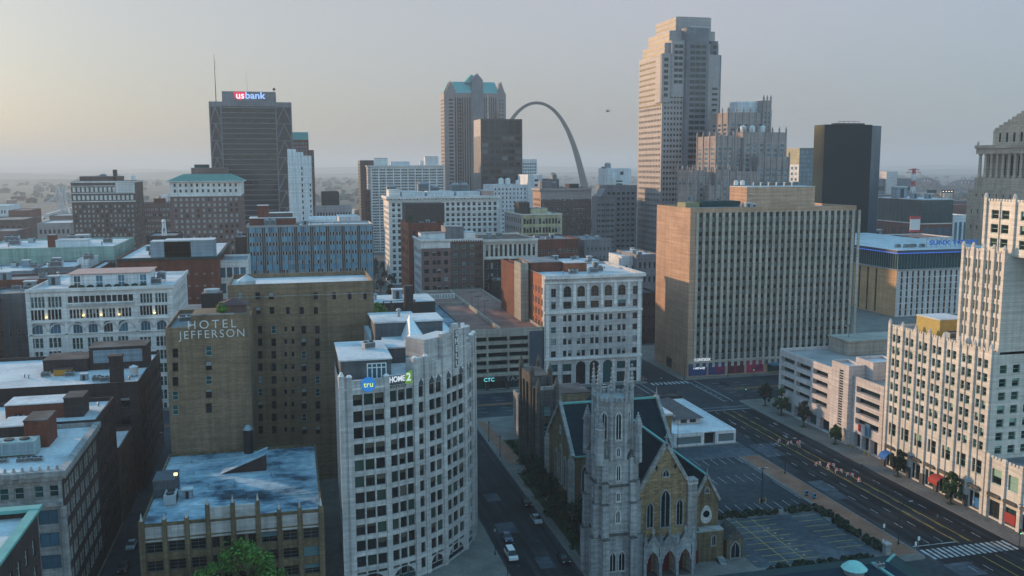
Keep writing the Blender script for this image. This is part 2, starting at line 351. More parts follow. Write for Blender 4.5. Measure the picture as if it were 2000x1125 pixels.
STY = {
    'pale': dict(frame=FRAMEW, glass=PALEPANE, glass2=GDARK, fw=0.0),
    'sash': dict(frame=FRAMED, glass=GDARK, mid=True, blind=True, sill=0.12),
    'sashw': dict(frame=FRAMEW, glass=GDARK, mid=True, blind=True, sill=0.12),
    'teal': dict(frame=FRAMEW, glass=GTEAL, mid=True, blind=True, sill=0.1, blindm=BLINDT),
    'dark': dict(frame=FRAMED, glass=GDARK, fw=0.07),
    'far': dict(frame=FRAMED, glass=GDARK, fw=0),
    'fars': dict(frame=FRAMEW, glass=GBLUE, fw=0, blind=True),
    'black': dict(frame=FRAMED, glass=GBLACK, fw=0),
    'green': dict(frame=FRAMEGR, glass=GDARK, glass2=GGREEN, mid=True, fw=0.14, blind=True, blindm=plain('green_blind', (0.30, 0.48, 0.38), 0.8)),
    'shell': dict(frame=FRAMED, glass=GDARK, glass2=GGREEN, fw=0.08, rows=1, blind=True, blindm=plain('brown_curtain', (0.10, 0.09, 0.07), 0.8)),
    'fin': dict(frame=FRAMED, glass=GBLACK, fw=0, blind=True, blindm=plain('dark_blind', (0.055, 0.06, 0.06), 0.8)),
    'grid': dict(frame=FRAMEG, glass=GDARK, cols=2, rows=3, fw=0.07, blind=True, blindm=BLINDT),
    'white2': dict(frame=FRAMEW, glass=GBLUE, cols=3, fw=0.12, glass2=GDARK),
    'office': dict(frame=FRAMED, glass=GBLUE, fw=0.08, cols=2),
    'shop': dict(frame=FRAMED, glass=GDARK, cols=3, fw=0.12, glass2=GTEAL),
}
WINS = []      # (thing, matrix, w, h, style, var) placed after all solid bodies stand
BODY = []
def cells(mb, o, ud, z0, z1, L, ops, paints, dep, wm=0, rm=0):
    """a wall as cells: holes for openings with reveals, colour areas for paints"""
    us = {0.0, L}; zs = {z0, z1}
    for a, b, c, d in [q[:4] for q in ops]+[q[:4] for q in paints]:
        us |= {min(max(a, 0), L), min(max(b, 0), L)}; zs |= {min(max(c, z0), z1), min(max(d, z0), z1)}
    def dd(x):
        x = sorted(x); r = [x[0]]
        for q in x[1:]:
            if q-r[-1] > 1e-4: r.append(q)
        return r
    us = dd(us); zs = dd(zs); nu = len(us)-1; nz = len(zs)-1
    n = (ud[1], -ud[0])
    def P(u, z, d=0.0): return (o[0]+ud[0]*u-n[0]*d, o[1]+ud[1]*u-n[1]*d, z)
    import bisect
    st = [[wm]*nu for _ in range(nz)]
    def rng(a, b, arr):
        i = bisect.bisect_left(arr, a-1e-3); j = bisect.bisect_left(arr, b-1e-3); return i, j
    for a, b, c, d, m in paints:
        i, j = rng(max(a, 0), min(b, L), us); k, l = rng(max(c, z0), min(d, z1), zs)
        for zz in range(k, min(l, nz)):
            for uu in range(i, min(j, nu)): st[zz][uu] = m
    for q in ops:
        a, b, c, d = q[:4]
        i, j = rng(max(a, 0), min(b, L), us); k, l = rng(max(c, z0), min(d, z1), zs)
        for zz in range(k, min(l, nz)):
            for uu in range(i, min(j, nu)): st[zz][uu] = -1
    for zz in range(nz):
        uu = 0
        while uu < nu:
            m = st[zz][uu]; v = uu
            while v+1 < nu and st[zz][v+1] == m: v += 1
            if m >= 0: mb.poly((P(us[uu], zs[zz]), P(us[v+1], zs[zz]), P(us[v+1], zs[zz+1]), P(us[uu], zs[zz+1])), m)
            uu = v+1
    for q in ops:
        a, b, c, d = q[:4]; D = q[5] if len(q) > 5 and q[5] else dep
        mb.poly((P(a, c), P(a, c, D), P(a, d, D), P(a, d)), rm); mb.poly((P(b, c, D), P(b, c), P(b, d), P(b, d, D)), rm)
        mb.poly((P(a, c), P(b, c), P(b, c, D), P(a, c, D)), rm); mb.poly((P(a, d, D), P(b, d, D), P(b, d), P(a, d)), rm)
        arch = q[4] if len(q) > 4 else None
        if arch:
            w = b-a; cx = (a+b)/2; N = 7; pts = []
            for k in range(N+1):
                if arch == 'round':
                    r = w/2; th = math.pi*k/N; pts.append((cx-r*math.cos(th), d-r+r*math.sin(th)))
                else:
                    hh = w*0.95; s = k/N
                    if s <= 0.5:
                        th = math.acos(1-s*2*0.5); pts.append((a+w*(1-math.cos(th)), d-hh+hh*math.sin(th)/math.sin(math.pi/3)))
                    else:
                        th = math.acos(1-(1-s)*2*0.5); pts.append((b-w*(1-math.cos(th)), d-hh+hh*math.sin(th)/math.sin(math.pi/3)))
            half = N//2+1
            for k in range(N):
                (u0, q0), (u1, q1) = pts[k], pts[k+1]
                q0 = min(q0, d); q1 = min(q1, d)
                mb.poly((P(u0, q0), P(u1, q1), P(u1, d), P(u0, d)), wm)
                mb.poly((P(u0, q0), P(u0, q0, D*0.8), P(u1, q1, D*0.8), P(u1, q1)), rm)
class B:
    """a building: box plan on the street grid; front faces -Y, L faces -X, R faces +X"""
    def __init__(s, name, label, cat, X0, X1, Y0, D, H, mats, parapet=0.9, rec=0.25, roof=None, group=None, z0=0.0):
        s.X0, s.X1, s.Y0, s.D, s.H, s.W = X0, X1, Y0, D, H, X1-X0
        s.t = thing(name, label, cat, (X0, Y0, 0), 0, group); s.mats = mats if isinstance(mats, list) else [mats]
        s.ops = {'F': [], 'L': [], 'R': []}; s.pt = {'F': [], 'L': [], 'R': []}; s.rec = rec; s.par = parapet
        s.roofm = roof or GROOF; s.mb = MB(); s.z0 = z0; s.copem = 0; s.full = True
        s.fc = {'F': ((0, 0), (1, 0), s.W), 'L': ((0, D), (0, -1), D), 'R': ((s.W, 0), (0, 1), D)}
        BODY.append(s)
    def P(s, f, x, y):
        if f == 'F': p = atY(x, y, s.Y0); return p.x-s.X0, p.z
        if f == 'L': p = atX(x, y, s.X0); return s.Y0+s.D-p.y, p.z
        p = atX(x, y, s.X1); return p.y-s.Y0, p.z
    def R(s, x, y, z=None):              # roof point in local coordinates
        p = atZ(x, y, s.H-s.par if z is None else z); return p.x-s.X0, p.y-s.Y0
    def win(s, f, u0, u1, z0, z1, style='dark', arch=None, var=None, dep=None, hole=True):
        o, ud, L = s.fc[f]
        if u0 < 0.05 or u1 > L-0.05 or z1 > s.H-0.05 or u1-u0 < 0.1 or z1-z0 < 0.1: return
        z0 = max(z0, 0.05)
        D = dep or s.rec; n = (ud[1], -ud[0])
        if hole: s.ops[f].append((u0, u1, z0, z1, arch, D+0.03)); d2 = D-0.06
        else: d2 = -0.12
        uc = (u0+u1)/2
        loc = Vector((o[0]+ud[0]*uc-n[0]*d2, o[1]+ud[1]*uc-n[1]*d2, z0))
        if var is None:
            q = rnd.random(); var = 0 if q < 0.52 else 1 if q < 0.77 else 2 if q < 0.88 else 3 if q < 0.97 else 4
        WINS.append((s.t, loc, math.atan2(ud[1], ud[0]), u1-u0, z1-z0, style, var))
    def grid(s, f, a, b, n, m, style='dark', wf=0.6, hf=0.6, pat=None, vo=0.5, arch=None, skip=None, hole=True, m4=False, dep=None):
        """windows in n columns and m rows between two photo points (or (u, z) with m4) of face f"""
        if m4: (u0, z1), (u1, z0) = a, b
        else: (u0, z1), (u1, z0) = s.P(f, *a), s.P(f, *b)
        cw = (u1-u0)/n; ch = (z1-z0)/m
        for i in range(n):
            for j in range(m):
                if skip and skip(i, j): continue
                zt = z1-ch*j-ch*(1-hf)*vo; zb = zt-ch*hf
                for (p, q) in (pat or ((0.5-wf/2, 0.5+wf/2),)):
                    s.win(f, u0+cw*(i+p), u0+cw*(i+q), zb, zt, style, arch, None, dep, hole)
    def paint(s, f, u0, u1, z0, z1, slot): s.pt[f].append((u0, u1, z0, z1, slot))
    def fbox(s, f, u0, u1, z0, z1, out, slot=0, inn=0.02, mb=None):
        o, ud, L = s.fc[f]; n = (ud[1], -ud[0]); mb = mb or s.mb
        a = (o[0]+ud[0]*u0+n[0]*out, o[1]+ud[1]*u0+n[1]*out); b = (o[0]+ud[0]*u1-n[0]*inn, o[1]+ud[1]*u1-n[1]*inn)
        mb.box(min(a[0], b[0]), max(a[0], b[0]), min(a[1], b[1]), max(a[1], b[1]), z0, z1, slot)
    def ring(s, z0, z1, out, mat, name='cornice', faces='FLR', brackets=0):
        mb = MB(); w, d = s.W, s.D
        x0 = -out if 'L' in faces else 0.05; x1 = w+out if 'R' in faces else w-0.05
        mb.box(x0, x1, -out, -0.003, z0, z1)
        if 'L' in faces: mb.box(-out, -0.003, -0.003, d, z0, z1-0.004)
        if 'R' in faces: mb.box(w+0.003, w+out, -0.003, d, z0, z1-0.004)
        if brackets:
            for f in faces:
                L = s.fc[f][2]; k = int(L/brackets)
                for i in range(k):
                    u = (i+0.5)*L/k; s.fbox(f, u-brackets*0.22, u+brackets*0.22, z0-(z1-z0)*0.8, z0-0.004, out*0.7, 0, -0.004, mb)
        mb.build(name, mat, s.t)
    def pent(s, x0, x1, y0, y1, h, mat, roof=None, name='penthouse', zb=None, over=0.0):
        zb = s.H-s.par if zb is None else zb
        mb = MB(); mb.box(x0, x1, y0, y1, zb, zb+h, 0, False)
        o = mb.build(name, [mat], s.t)
        rb = MB(); e = over or 0.12
        rb.box(x0-e, x1+e, y0-e, y1+e, zb+h+0.003, zb+h+0.25)
        rb.build('roof', roof or s.roofm, o); return zb+h+0.25
    def finish(s):
        w, d, H = s.W, s.D, s.H
        for f, (o, ud, L) in s.fc.items():
            cells(s.mb, o, ud, s.z0, H, L, s.ops[f], s.pt[f], s.rec, 0, 0)
        s.mb.poly(((w, d, s.z0), (0, d, s.z0), (0, d, H), (w, d, H)), 0)
        p, e = s.par, 0.35
        if p > 0:
            zr = H-p; mb = s.mb; cm = s.copem
            mb.poly(((0, 0, H), (w, 0, H), (w-e, e, H), (e, e, H)), cm); mb.poly(((w, 0, H), (w, d, H), (w-e, d-e, H), (w-e, e, H)), cm)
            mb.poly(((w, d, H), (0, d, H), (e, d-e, H), (w-e, d-e, H)), cm); mb.poly(((0, d, H), (0, 0, H), (e, e, H), (e, d-e, H)), cm)
            for a, b in (((e, e), (w-e, e)), ((w-e, e), (w-e, d-e)), ((w-e, d-e), (e, d-e)), ((e, d-e), (e, e))):
                mb.poly(((a[0], a[1], zr), (a[0], a[1], H), (b[0], b[1], H), (b[0], b[1], zr)), 0)
            rb = MB(); rb.poly(((e, e, zr), (w-e, e, zr), (w-e, d-e, zr), (e, d-e, zr)))
        else:
            rb = MB(); rb.poly(((0, 0, H), (w, 0, H), (w, d, H), (0, d, H)))
        s.mb.build('wall', s.mats, s.t); rb.build('roof', s.roofm, s.t)
def bpx(name, label, cat, xl, xr, yt, Y0, D, mats, **k):
    """building whose front roof line runs from photo x xl to xr at height yt, standing at depth Y0"""
    a = atY(xl, yt, Y0); b = atY(xr, yt, Y0)
    return B(name, label, cat, a.x, b.x, Y0, D, a.z if 'H' not in k else k.pop('H'), mats, **k)
# ------------------------------------------------------------------ ground, roads, water
def sheet(name, pts, z, mat, top=True):
    mb = MB(); mb.poly([(p[0], p[1], z) for p in pts]); return structure(name, mb, mat)
def rect(x0, y0, x1, y1): return [(x0, y0), (x1, y0), (x1, y1), (x0, y1)]
CITYG = rough_mat('city_ground', ((0.3, (0.05, 0.055, 0.05)), (0.5, (0.11, 0.11, 0.105)), (0.7, (0.22, 0.20, 0.18))), 0.02, 0.9, 8, None, 0.2, 0.4)
sheet('ground', rect(-30000, -400, 30000, 34000), -0.30, LAND)
sheet('city_ground', rect(-900, -150, 1500, 1480), -0.1, CITYG)
sheet('road', rect(-420, -60, 520, 470), 0.0, ASPH)
rb = MB()
rb.poly([(-2600, 1330, -0.2), (-700, 1500, -0.2), (700, 1750, -0.2), (3200, 2050, -0.2), (3600, 2350, -0.2), (700, 2000, -0.2), (-700, 1640, -0.2), (-2600, 1430, -0.2)])
structure('river', rb, WATER)
def pave(x0, y0, x1, y1, mat=PAVE, name='pavement'):
    mb = MB(); c = 1.6; z = 0.13
    pl = [(x0+c, y0), (x1-c, y0), (x1-c*0.3, y0+c*0.3), (x1, y0+c), (x1, y1-c), (x1-c*0.3, y1-c*0.3), (x1-c, y1), (x0+c, y1), (x0+c*0.3, y1-c*0.3), (x0, y1-c), (x0, y0+c), (x0+c*0.3, y0+c*0.3)]
    mb.prism(pl, -0.05, z); return structure(name, mb, mat)
pave(-28.2, 158, 41, 288); pave(55.5, 158, 128.2, 288); pave(151.3, 158, 245, 288); pave(-140, 90, -39.8, 288)
pave(-28.2, 60, 41, 140); pave(55.5, 60, 128.2, 140); pave(151.3, 60, 245, 140)
pave(-86.5, 324, -36, 385); pave(-36, 320, 62, 385); pave(62, 320, 131, 430); pave(145, 321, 236, 390); pave(260, 321, 420, 480)
# lots and lawns on the church block, each a sheet a little above the pavement
sheet('parking_lot', rect(94.5, 191, 121.5, 230), 0.136, ASPH)
sheet('parking_lot', rect(91, 162.5, 119.5, 187.5), 0.136, PALEASPH)
sheet('driveway', rect(90, 230, 128.2, 241.5), 0.137, PALEASPH)
sheet('brick_pavement', rect(122.5, 161, 127.7, 230), 0.139, BRICKPAVE)
sheet('lawn', rect(59, 240, 66, 262), 0.14, GRASS)
sheet('lawn', rect(57.5, 166, 61, 232), 0.139, GRASS)
sheet('brick_pavement', [(57, 240), (61.5, 240), (59.5, 284), (57, 284)], 0.143, BRICKPAVE)
# Olive Street style avenue: dark resurfaced lanes and pale patches
sheet('road_patch', [(131.5, 214), (150.7, 214), (150.7, 277), (135, 277)], 0.005, DKASPH)
sheet('road_patch', rect(129.2, -40, 150.9, 213.9), 0.0045, DKASPH); sheet('road_patch', rect(41.5, 60, 55, 287), 0.0045, DKASPH)
for (x, y, a, b) in ((131.5, 203, 2.2, 4), (131, 196, 2.0, 2.6), (132, 152, 3, 3.0), (133, 145, 2.6, 2.2), (130.5, 262, 3, 2.2), (133, 234, 3.2, 6), (46, 196, 2.2, 3.2), (47, 216, 1.8, 2.6), (49.5, 176, 1.6, 2.8)):
    sheet('road_patch', rect(x-a, y-b, x+a, y+b), 0.009, PALEASPH)
_g = random.Random(31); pm = MB()
for k in range(34):
    x, y = _g.choice(((_g.uniform(130, 150), _g.uniform(100, 285)), (_g.uniform(60, 240), _g.uniform(290, 318)), (_g.uniform(43, 54), _g.uniform(165, 280)))); a, b = _g.uniform(.35, .5), _g.uniform(.35, .5)
    pm.poly([(x+.4*math.cos(q*.628), y+.4*math.sin(q*.628), .0105) for q in range(10)])
structure('manhole_covers', pm, plain('cast_iron', (0.03, 0.03, 0.032), .6))
for k in range(16):
    x, y = _g.choice(((_g.uniform(131, 149), _g.uniform(100, 285)), (_g.uniform(60, 240), _g.uniform(290, 318)))); a, b = _g.uniform(.6, 1.8), _g.uniform(1, 4); sheet('road_patch', rect(x-a, y-b, x+a, y+b), .0085+k*.0001, DKASPH if k % 2 else PALEASPH)
mk = MB(); yl = MB()
def line(mb, x0, y0, x1, y1, w=0.16, dash=None, gap=None, z=0.013):
    d = Vector((x1-x0, y1-y0)); L = d.length; d.normalize(); n = Vector((-d.y, d.x))*w/2; s = 0.0
    while s < L:
        e = min(L, s+(dash or L)); a = Vector((x0, y0))+d*s; b = Vector((x0, y0))+d*e
        mb.poly(((a.x+n.x, a.y+n.y, z), (a.x-n.x, a.y-n.y, z), (b.x-n.x, b.y-n.y, z), (b.x+n.x, b.y+n.y, z)))
        s = e+(gap or 0.01)
for x in (140.0, 143.2): line(yl, x, 60, x, 156.5); line(yl, x, 163.5, x, 276)
for x in (140.3, 142.9): line(yl, x, 164, x, 276, 0.13, 3, 5)
for x in (133.6, 137.0, 146.8): line(mk, x, 60, x, 156, 0.16, 3, 6); line(mk, x, 165, x, 276, 0.16, 3, 6)
for k in range(16): mk.box(129.2+k*1.36, 129.9+k*1.36, 157.6, 162.4, 0.006, 0.014)
line(mk, 129, 164.3, 140, 164.3, 0.3); line(mk, 134, 277.6, 151, 277.6, 0.35); line(mk, 134, 281, 151, 281, 0.2)
for k in range(9): mk.box(131.5+k*1.7, 132.4+k*1.7, 316.5, 320.2, 0.006, 0.014)
for x in (146.4, 149.6): line(mk, x, 288, x, 320, 0.28)
line(mk, 147.4, 288, 147.4, 320, 0.16, 2, 2)
for x in (125, 127.6): line(mk, x, 287, x, 320, 0.28)
for y in (295, 299.5): line(mk, -300, y, 122, y, 0.16, 3, 6); line(mk, 154, y, 330, y, 0.16, 3, 6)
for y in (309, 313.5): line(mk, -300, y, 122, y, 0.16, 3, 6); line(mk, 154, y, 330, y, 0.16, 3, 6)
for y in (303.0, 305.2): line(yl, -300, y, 122, y); line(yl, 154, y, 400, y)
def arrow(x, y, s=1):
    mk.poly(((x-0.12, y+1.5, 0.014), (x-0.12, y-0.6, 0.014), (x+0.12, y-0.6, 0.014), (x+0.12, y+1.5, 0.014)))
    mk.poly(((x-0.45, y-0.6, 0.014), (x, y-1.7, 0.014), (x+0.45, y-0.6, 0.014)))
    mk.poly(((x-0.12, y+0.6, 0.0143), (x+0.12*s, y+0.9, 0.0143), (x-1.0*s, y+0.9, 0.0143), (x-1.0*s, y+0.6, 0.0143)))
for a in ((136.6, 262, 1), (145, 245, -1), (138.5, 238, 1), (149, 258, -1)): arrow(*a)
# lot stalls
z = 0.144
for k in range(11): line(mk, 95.5+k*2.55, 191.4, 95.5+k*2.55, 196.2, 0.13, z=z)
for k in range(11): line(mk, 95.5+k*2.55, 210.5, 95.5+k*2.55, 216, 0.13, z=z)
for k in range(10): line(mk, 97.5+k*2.55, 224.8, 97.5+k*2.55, 229.6, 0.13, z=z)
line(mk, 121, 191.4, 121, 229, 0.13, z=z)
for k in range(8):
    y = 164.5+k*3.05
    line(yl, 94.6, y, 106.8, y, 0.16, z=z)
    if k > 0: line(yl, 112.5, y, 118.8, y, 0.16, z=z)
line(yl, 98.6, 163.4, 98.6, 187, 0.16, z=z); line(yl, 102.6, 163.4, 102.6, 187, 0.16, z=z)
for k in range(6): line(yl, 91.5+k*0.05, 165.5+k*3, 92.6, 165.5+k*3, 0.16, z=z); line(yl, 103.4, 166+k*3, 104.0, 166+k*3, 0.4, z=z)
structure('road_markings', mk, PAINTW); structure('yellow_road_markings', yl, PAINTY)
md = MB(); md.box(-200, 40, 303.6, 304.6, 0, 0.2); md.box(60, 116, 303.6, 304.6, 0, 0.2); md.box(158, 250, 303.6, 304.6, 0, 0.2)
structure('road_median', md, BRICKPAVE)
# ------------------------------------------------------------------ far land: hills, woods
hb = MB(); hr = random.Random(3)
prev = None
for lay, (Y, hz, dd) in enumerate(((5200, 26, 900), (8200, 48, 1400), (12500, 85, 2500), (19000, 120, 4000))):
    n = 80; xs = [-Y*0.9+i*(Y*2.4)/n for i in range(n+1)]
    hs = [hz*(0.35+0.65*abs(math.sin(i*0.37+lay)*math.sin(i*0.11+lay*2)))+hr.uniform(-0.06, 0.06)*hz for i in range(n+1)]
    for i in range(n):
        a, b = xs[i], xs[i+1]; p, q = hs[i], hs[i+1]
        hb.poly(((a, Y, -0.3), (b, Y, -0.3), (b, Y+dd*0.5, q), (a, Y+dd*0.5, p))); hb.poly(((a, Y+dd*0.5, p), (b, Y+dd*0.5, q), (b, Y+dd, -0.3), (a, Y+dd, -0.3)))
structure('hills', hb, LAND)
LEAF = {}
def leafm(key, a, b):
    if key in LEAF: return LEAF[key]
    m, t, bs = _nt(key); g = t.nodes.new('ShaderNodeNewGeometry')
    c = ramp(t, g.outputs['Random Per Island'], ((0.0, a), (1.0, b)))
    t.links.new(c, bs.inputs['Base Color']); bs.inputs['Roughness'].default_value = 0.7; bs.inputs['Specular IOR Level'].default_value = 0.2
    LEAF[key] = m; return m
LF_MID = leafm('green_leaves', (0.02, 0.05, 0.018), (0.055, 0.10, 0.03))
LF_BRIGHT = leafm('bright_green_leaves', (0.012, 0.05, 0.010), (0.10, 0.24, 0.04))
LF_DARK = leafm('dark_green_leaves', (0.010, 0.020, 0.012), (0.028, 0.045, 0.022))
BARK = plain('bark', (0.05, 0.038, 0.03), 0.9)
def blob(mb, c, rx, rz, rg, n=8):
    for k in range(n):
        a = rg.uniform(0, 6.283); e = rg.uniform(-0.4, 1.3); q = Vector((math.cos(a)*math.cos(e), math.sin(a)*math.cos(e), math.sin(e)))
        p = Vector(c)+Vector((q.x*rx, q.y*rx, q.z*rz))*rg.uniform(0.5, 1); u = q.orthogonal().normalized(); v = q.cross(u); s = rx*rg.uniform(0.5, 0.9)
        mb.poly((p-u*s, p-v*s*0.8, p+u*s, p+v*s*0.8))
fw = MB(); fr = random.Random(11)
for k in range(2300):
    Y = 1500+fr.random()**1.6*4200; X = fr.uniform(-0.75, 1.25)*Y+fr.gauss(0, 60)
    yr = 1330+(X+2600)*0.17
    if yr-60 < Y < yr+260: continue
    if math.sin(X*0.004)+math.sin(Y*0.006+X*0.002) < -0.4: continue
    r = fr.uniform(3.5, 7.5)*(1+Y/5000); blob(fw, (X, Y, r*0.5), r*1.6, r*0.9, fr, 7)
tag(fw.build('far_woods', leafm('hazy_leaves', (0.055, 0.07, 0.055), (0.085, 0.10, 0.08))), 'distant dark woods on the plain beyond the river', 'woods', kind='stuff')  # leaf colour lightened to stand in for haze
def make_tree(name, label, H, Rc, leaf, seed, loc, group=None, leafs=900, th=0.35, ls=0.45, cat='tree', cr=1.0):
    g = random.Random(seed); t = thing(name, label, cat, loc, 0, group)
    tb = MB(); tb.cone(0, 0, 0, H*th, H*0.028, H*0.02, 8)
    cl = []
    for k in range(9):
        a = k*2.4+g.uniform(-.3, .3); e = g.uniform(0.35, 1.15); r = Rc*g.uniform(0.5, 0.85)
        p = Vector((math.cos(a)*math.cos(e)*r, math.sin(a)*math.cos(e)*r, H*th+(H*(1-th))*g.uniform(0.25, 0.8)))
        tb.bar((0, 0, H*th*g.uniform(0.75, 1.0)), p, H*0.012, 0, H*0.004); cl.append((p, Rc*g.uniform(0.32, 0.5)*cr))
    tb.bar((0, 0, H*th*0.98), (0, 0, H*0.85), H*0.016, 0, H*0.004); cl.append((Vector((0, 0, H*0.86)), Rc*0.42)); cl.append((Vector((0, 0, H*0.6)), Rc*0.6))
    for k in range(14 if cr == 1 else 34):
        a = g.uniform(0, 6.283); zz = g.uniform(0.12, 0.95); rr = Rc*math.sqrt(max(0.05, 1-(2*zz-0.8)**2))*g.uniform(0.55, 0.92)
        cl.append((Vector((math.cos(a)*rr, math.sin(a)*rr, H*th*0.7+H*(1-th*0.75)*zz)), Rc*g.uniform(0.18, 0.32)*cr))
    tb.build('trunk', BARK, t); cb = MB()
    for k in range(leafs):
        c, r = cl[g.randrange(len(cl))]
        q = Vector((g.gauss(0, 1), g.gauss(0, 1), g.gauss(0, 1))).normalized(); p = c+Vector((q.x*r, q.y*r, q.z*r*0.9))*g.uniform(0.35, 1.08)
        nrm = (q+Vector((g.uniform(-.6, .6), g.uniform(-.6, .6), g.uniform(-.3, .9)))).normalized(); u = nrm.orthogonal().normalized(); v = nrm.cross(u)
        s = ls*g.uniform(0.5, 1.15); cb.poly((p-u*s, p-v*s*0.55, p+u*s, p+v*s*0.55))
    cb.build('crown', leaf, t); return t
# ------------------------------------------------------------------ small things kept ready for copying
def place(proto, label, loc, rz=0, group=None, sc=1.0, first=[]):
    o = proto if proto not in first else copy_tree(proto)
    if proto not in first: first.append(proto)
    o.location = loc; o.rotation_euler = (0, 0, rz); o.scale = (sc, sc, sc); o['label'] = label
    if group: o['group'] = group
    elif 'group' in o: del o['group']
    return o
def mk_ac():
    t = thing('air_conditioner', 'grey box air conditioning unit', 'air conditioner')
    m = MB(); m.box(-1.5, 1.5, -0.9, 0.9, 0.25, 1.7); m.box(-1.3, 1.3, -0.95, 0.95, 0.0, 0.25); m.build('casing', ACGREY, t)
    for x in (-0.75, 0.75):
        f = MB(); f.cone(x, 0, 1.7, 1.95, 0.6, 0.6, 12); f.build('fan', DKMET, t)
    g = MB()
    for k in range(7): g.box(-1.4, 1.4, -0.94, -0.9, 0.4+k*0.17, 0.5+k*0.17)
    g.build('grille', DKMET, t); return t
def mk_vent():
    t = thing('roof_vent', 'small roof vent', 'vent'); m = MB(); m.cone(0, 0, 0, 1.0, 0.22, 0.22, 8); m.build('pipe', STEEL, t)
    c = MB(); c.cone(0, 0, 1.0, 1.3, 0.45, 0.2, 8); c.build('cap', STEEL, t); return t
def mk_tank():
    t = thing('roof_tank', 'white water tank', 'tank'); m = MB(); m.cone(0, 0, 1.2, 5.2, 2.2, 2.2, 14); m.build('tank', WHITE, t)
    c = MB(); c.cone(0, 0, 5.2, 6.2, 2.35, 0.2, 14); c.build('lid', WHITE, t)
    for k in range(4):
        a = k*1.5708+0.78; l = MB(); l.bar((1.7*math.cos(a), 1.7*math.sin(a), 0), (1.7*math.cos(a), 1.7*math.sin(a), 1.2), 0.15); l.build('leg', STEEL, t)
    return t
def mk_cooler():
    t = thing('cooling_tower', 'cooling tower', 'cooling tower'); m = MB(); m.box(-2, 2, -2, 2, 1.2, 4.6); m.build('casing', BLUEBOX, t)
    g = MB()
    for k in range(8): g.box(-1.8, 1.8, -2.06, -2.0, 1.5+k*0.36, 1.68+k*0.36)
    g.build('louvre', DKMET, t); f = MB(); f.cone(0, 0, 4.6, 5.3, 1.5, 1.6, 14); f.build('fan_housing', ACGREY, t)
    for x in (-1.7, 1.7):
        for y in (-1.7, 1.7):
            l = MB(); l.box(x-.12, x+.12, y-.12, y+.12, 0, 1.2); l.build('leg', STEEL, t)
    return t
def mk_hut():
    t = thing('roof_hatch', 'small rooftop box', 'roof hatch'); m = MB(); m.box(-1.2, 1.2, -1, 1, 0, 2.2); m.build('wall', BLUEBOX, t)
    r = MB(); r.box(-1.35, 1.35, -1.15, 1.15, 2.2, 2.4); r.build('roof', WROOF, t)
    d = MB(); d.box(-0.4, 0.4, -1.05, -1.0, 0.05, 1.9); d.build('door', DKMET, t); return t
AC, VENT, TANK, COOL, HUT = mk_ac(), mk_vent(), mk_tank(), mk_cooler(), mk_hut()
def roofstuff(b, where, spots, z=None):
    """spots: (kind, u, v, rz, scale) on the roof of b in local metres"""
    zz = b.H-b.par if z is None else z
    nm = {'ac': (AC, 'grey air conditioning box on '), 'v': (VENT, 'small capped vent pipe on '), 'tank': (TANK, 'round white water tank on '), 'cool': (COOL, 'louvred cooling tower on '), 'hut': (HUT, 'small rooftop hatch box on ')}
    for k, u, v, rz, sc in spots:
        p, l = nm[k]
        place(p, l+where, (b.X0+u, b.Y0+v, zz), rz, l+where, sc)
def scatter(b, where, n, kinds, seed, x=(0.1, 0.9), y=(0.15, 0.85), z=None, sc=(0.8, 1.2)):
    g = random.Random(seed); sp = []
    for k in range(n): sp.append((kinds[k % len(kinds)], b.W*g.uniform(*x), b.D*g.uniform(*y), g.choice((0, 1.5708)), g.uniform(*sc)))
    roofstuff(b, where, sp, z)
# ------------------------------------------------------------------ the buildings
P2 = ((0.14, 0.46), (0.54, 0.86)); P3 = ((0.16, 0.36), (0.40, 0.60), (0.64, 0.84)); P4 = ((0.1, 0.27), (0.31, 0.48), (0.52, 0.69), (0.73, 0.9))
def winpx(b, f, x0, x1, y0, y1, style='sash', arch=None, var=None, hole=True):
    (u0, z1), (u1, z0) = b.P(f, x0, y0), b.P(f, x1, y1)
    b.win(f, u0, u1, z0, z1, style, arch, var, None, hole)
# --- HOTEL (tan brick) : two wings, one thing
hj = B('brick_hotel', 'tall tan brick hotel block with white HOTEL JEFFERSON lettering on its blank end wall', 'hotel', -27.4, -9.6, 213, 27, 46.8, [TANBRICK, OLDSTONE], roof=GROOF)
for (x0, x1, ys) in ((337, 348, ((681.5, 698), (709, 725), (737, 753.5), (765, 781), (792.5, 809.5))), (402, 413.7, ((677, 694.5), (706.5, 722.5), (735, 750), (761.5, 777), (788.5, 805)))):
    for y0, y1 in ys: winpx(hj, 'F', x0-.6, x1+.6, y0-.5, y1+.5, 'teal' if rnd.random() < .3 else 'sash')
a = hj.P('F', 372, 611); bq = hj.P('F', 484.5, 608)
hj.mb.box(a[0], hj.W+0.012, -0.012, 11, 46.8, 49.3, 0)
hj.mb.box(a[0]-0.2, hj.W-3, -0.2, 0.2, 49.3, 49.6, 1)
lt = hj.P('F', 414, 634); text_mesh('lettering', 'HOTEL', 2.75, WHITE, hj.t, (lt[0], -0.08, lt[1]), sx=1.0, bold=-0.03, space=1.35)
lt = hj.P('F', 414, 653); text_mesh('lettering', 'JEFFERSON', 2.6, WHITE, hj.t, (lt[0]+0.1, -0.08, lt[1]), sx=0.95, bold=-0.03, space=1.22)
hut = MB(); q = hj.R(452, 606, 49); x = hj.W-6.2
hut.box(x, hj.W-0.6, 2.5, 8, 49.3, 51.0); hut.build('stair_house', BROWNBR, hj.t)
hr_ = MB(); cx, cy = x+2.8, 5.2
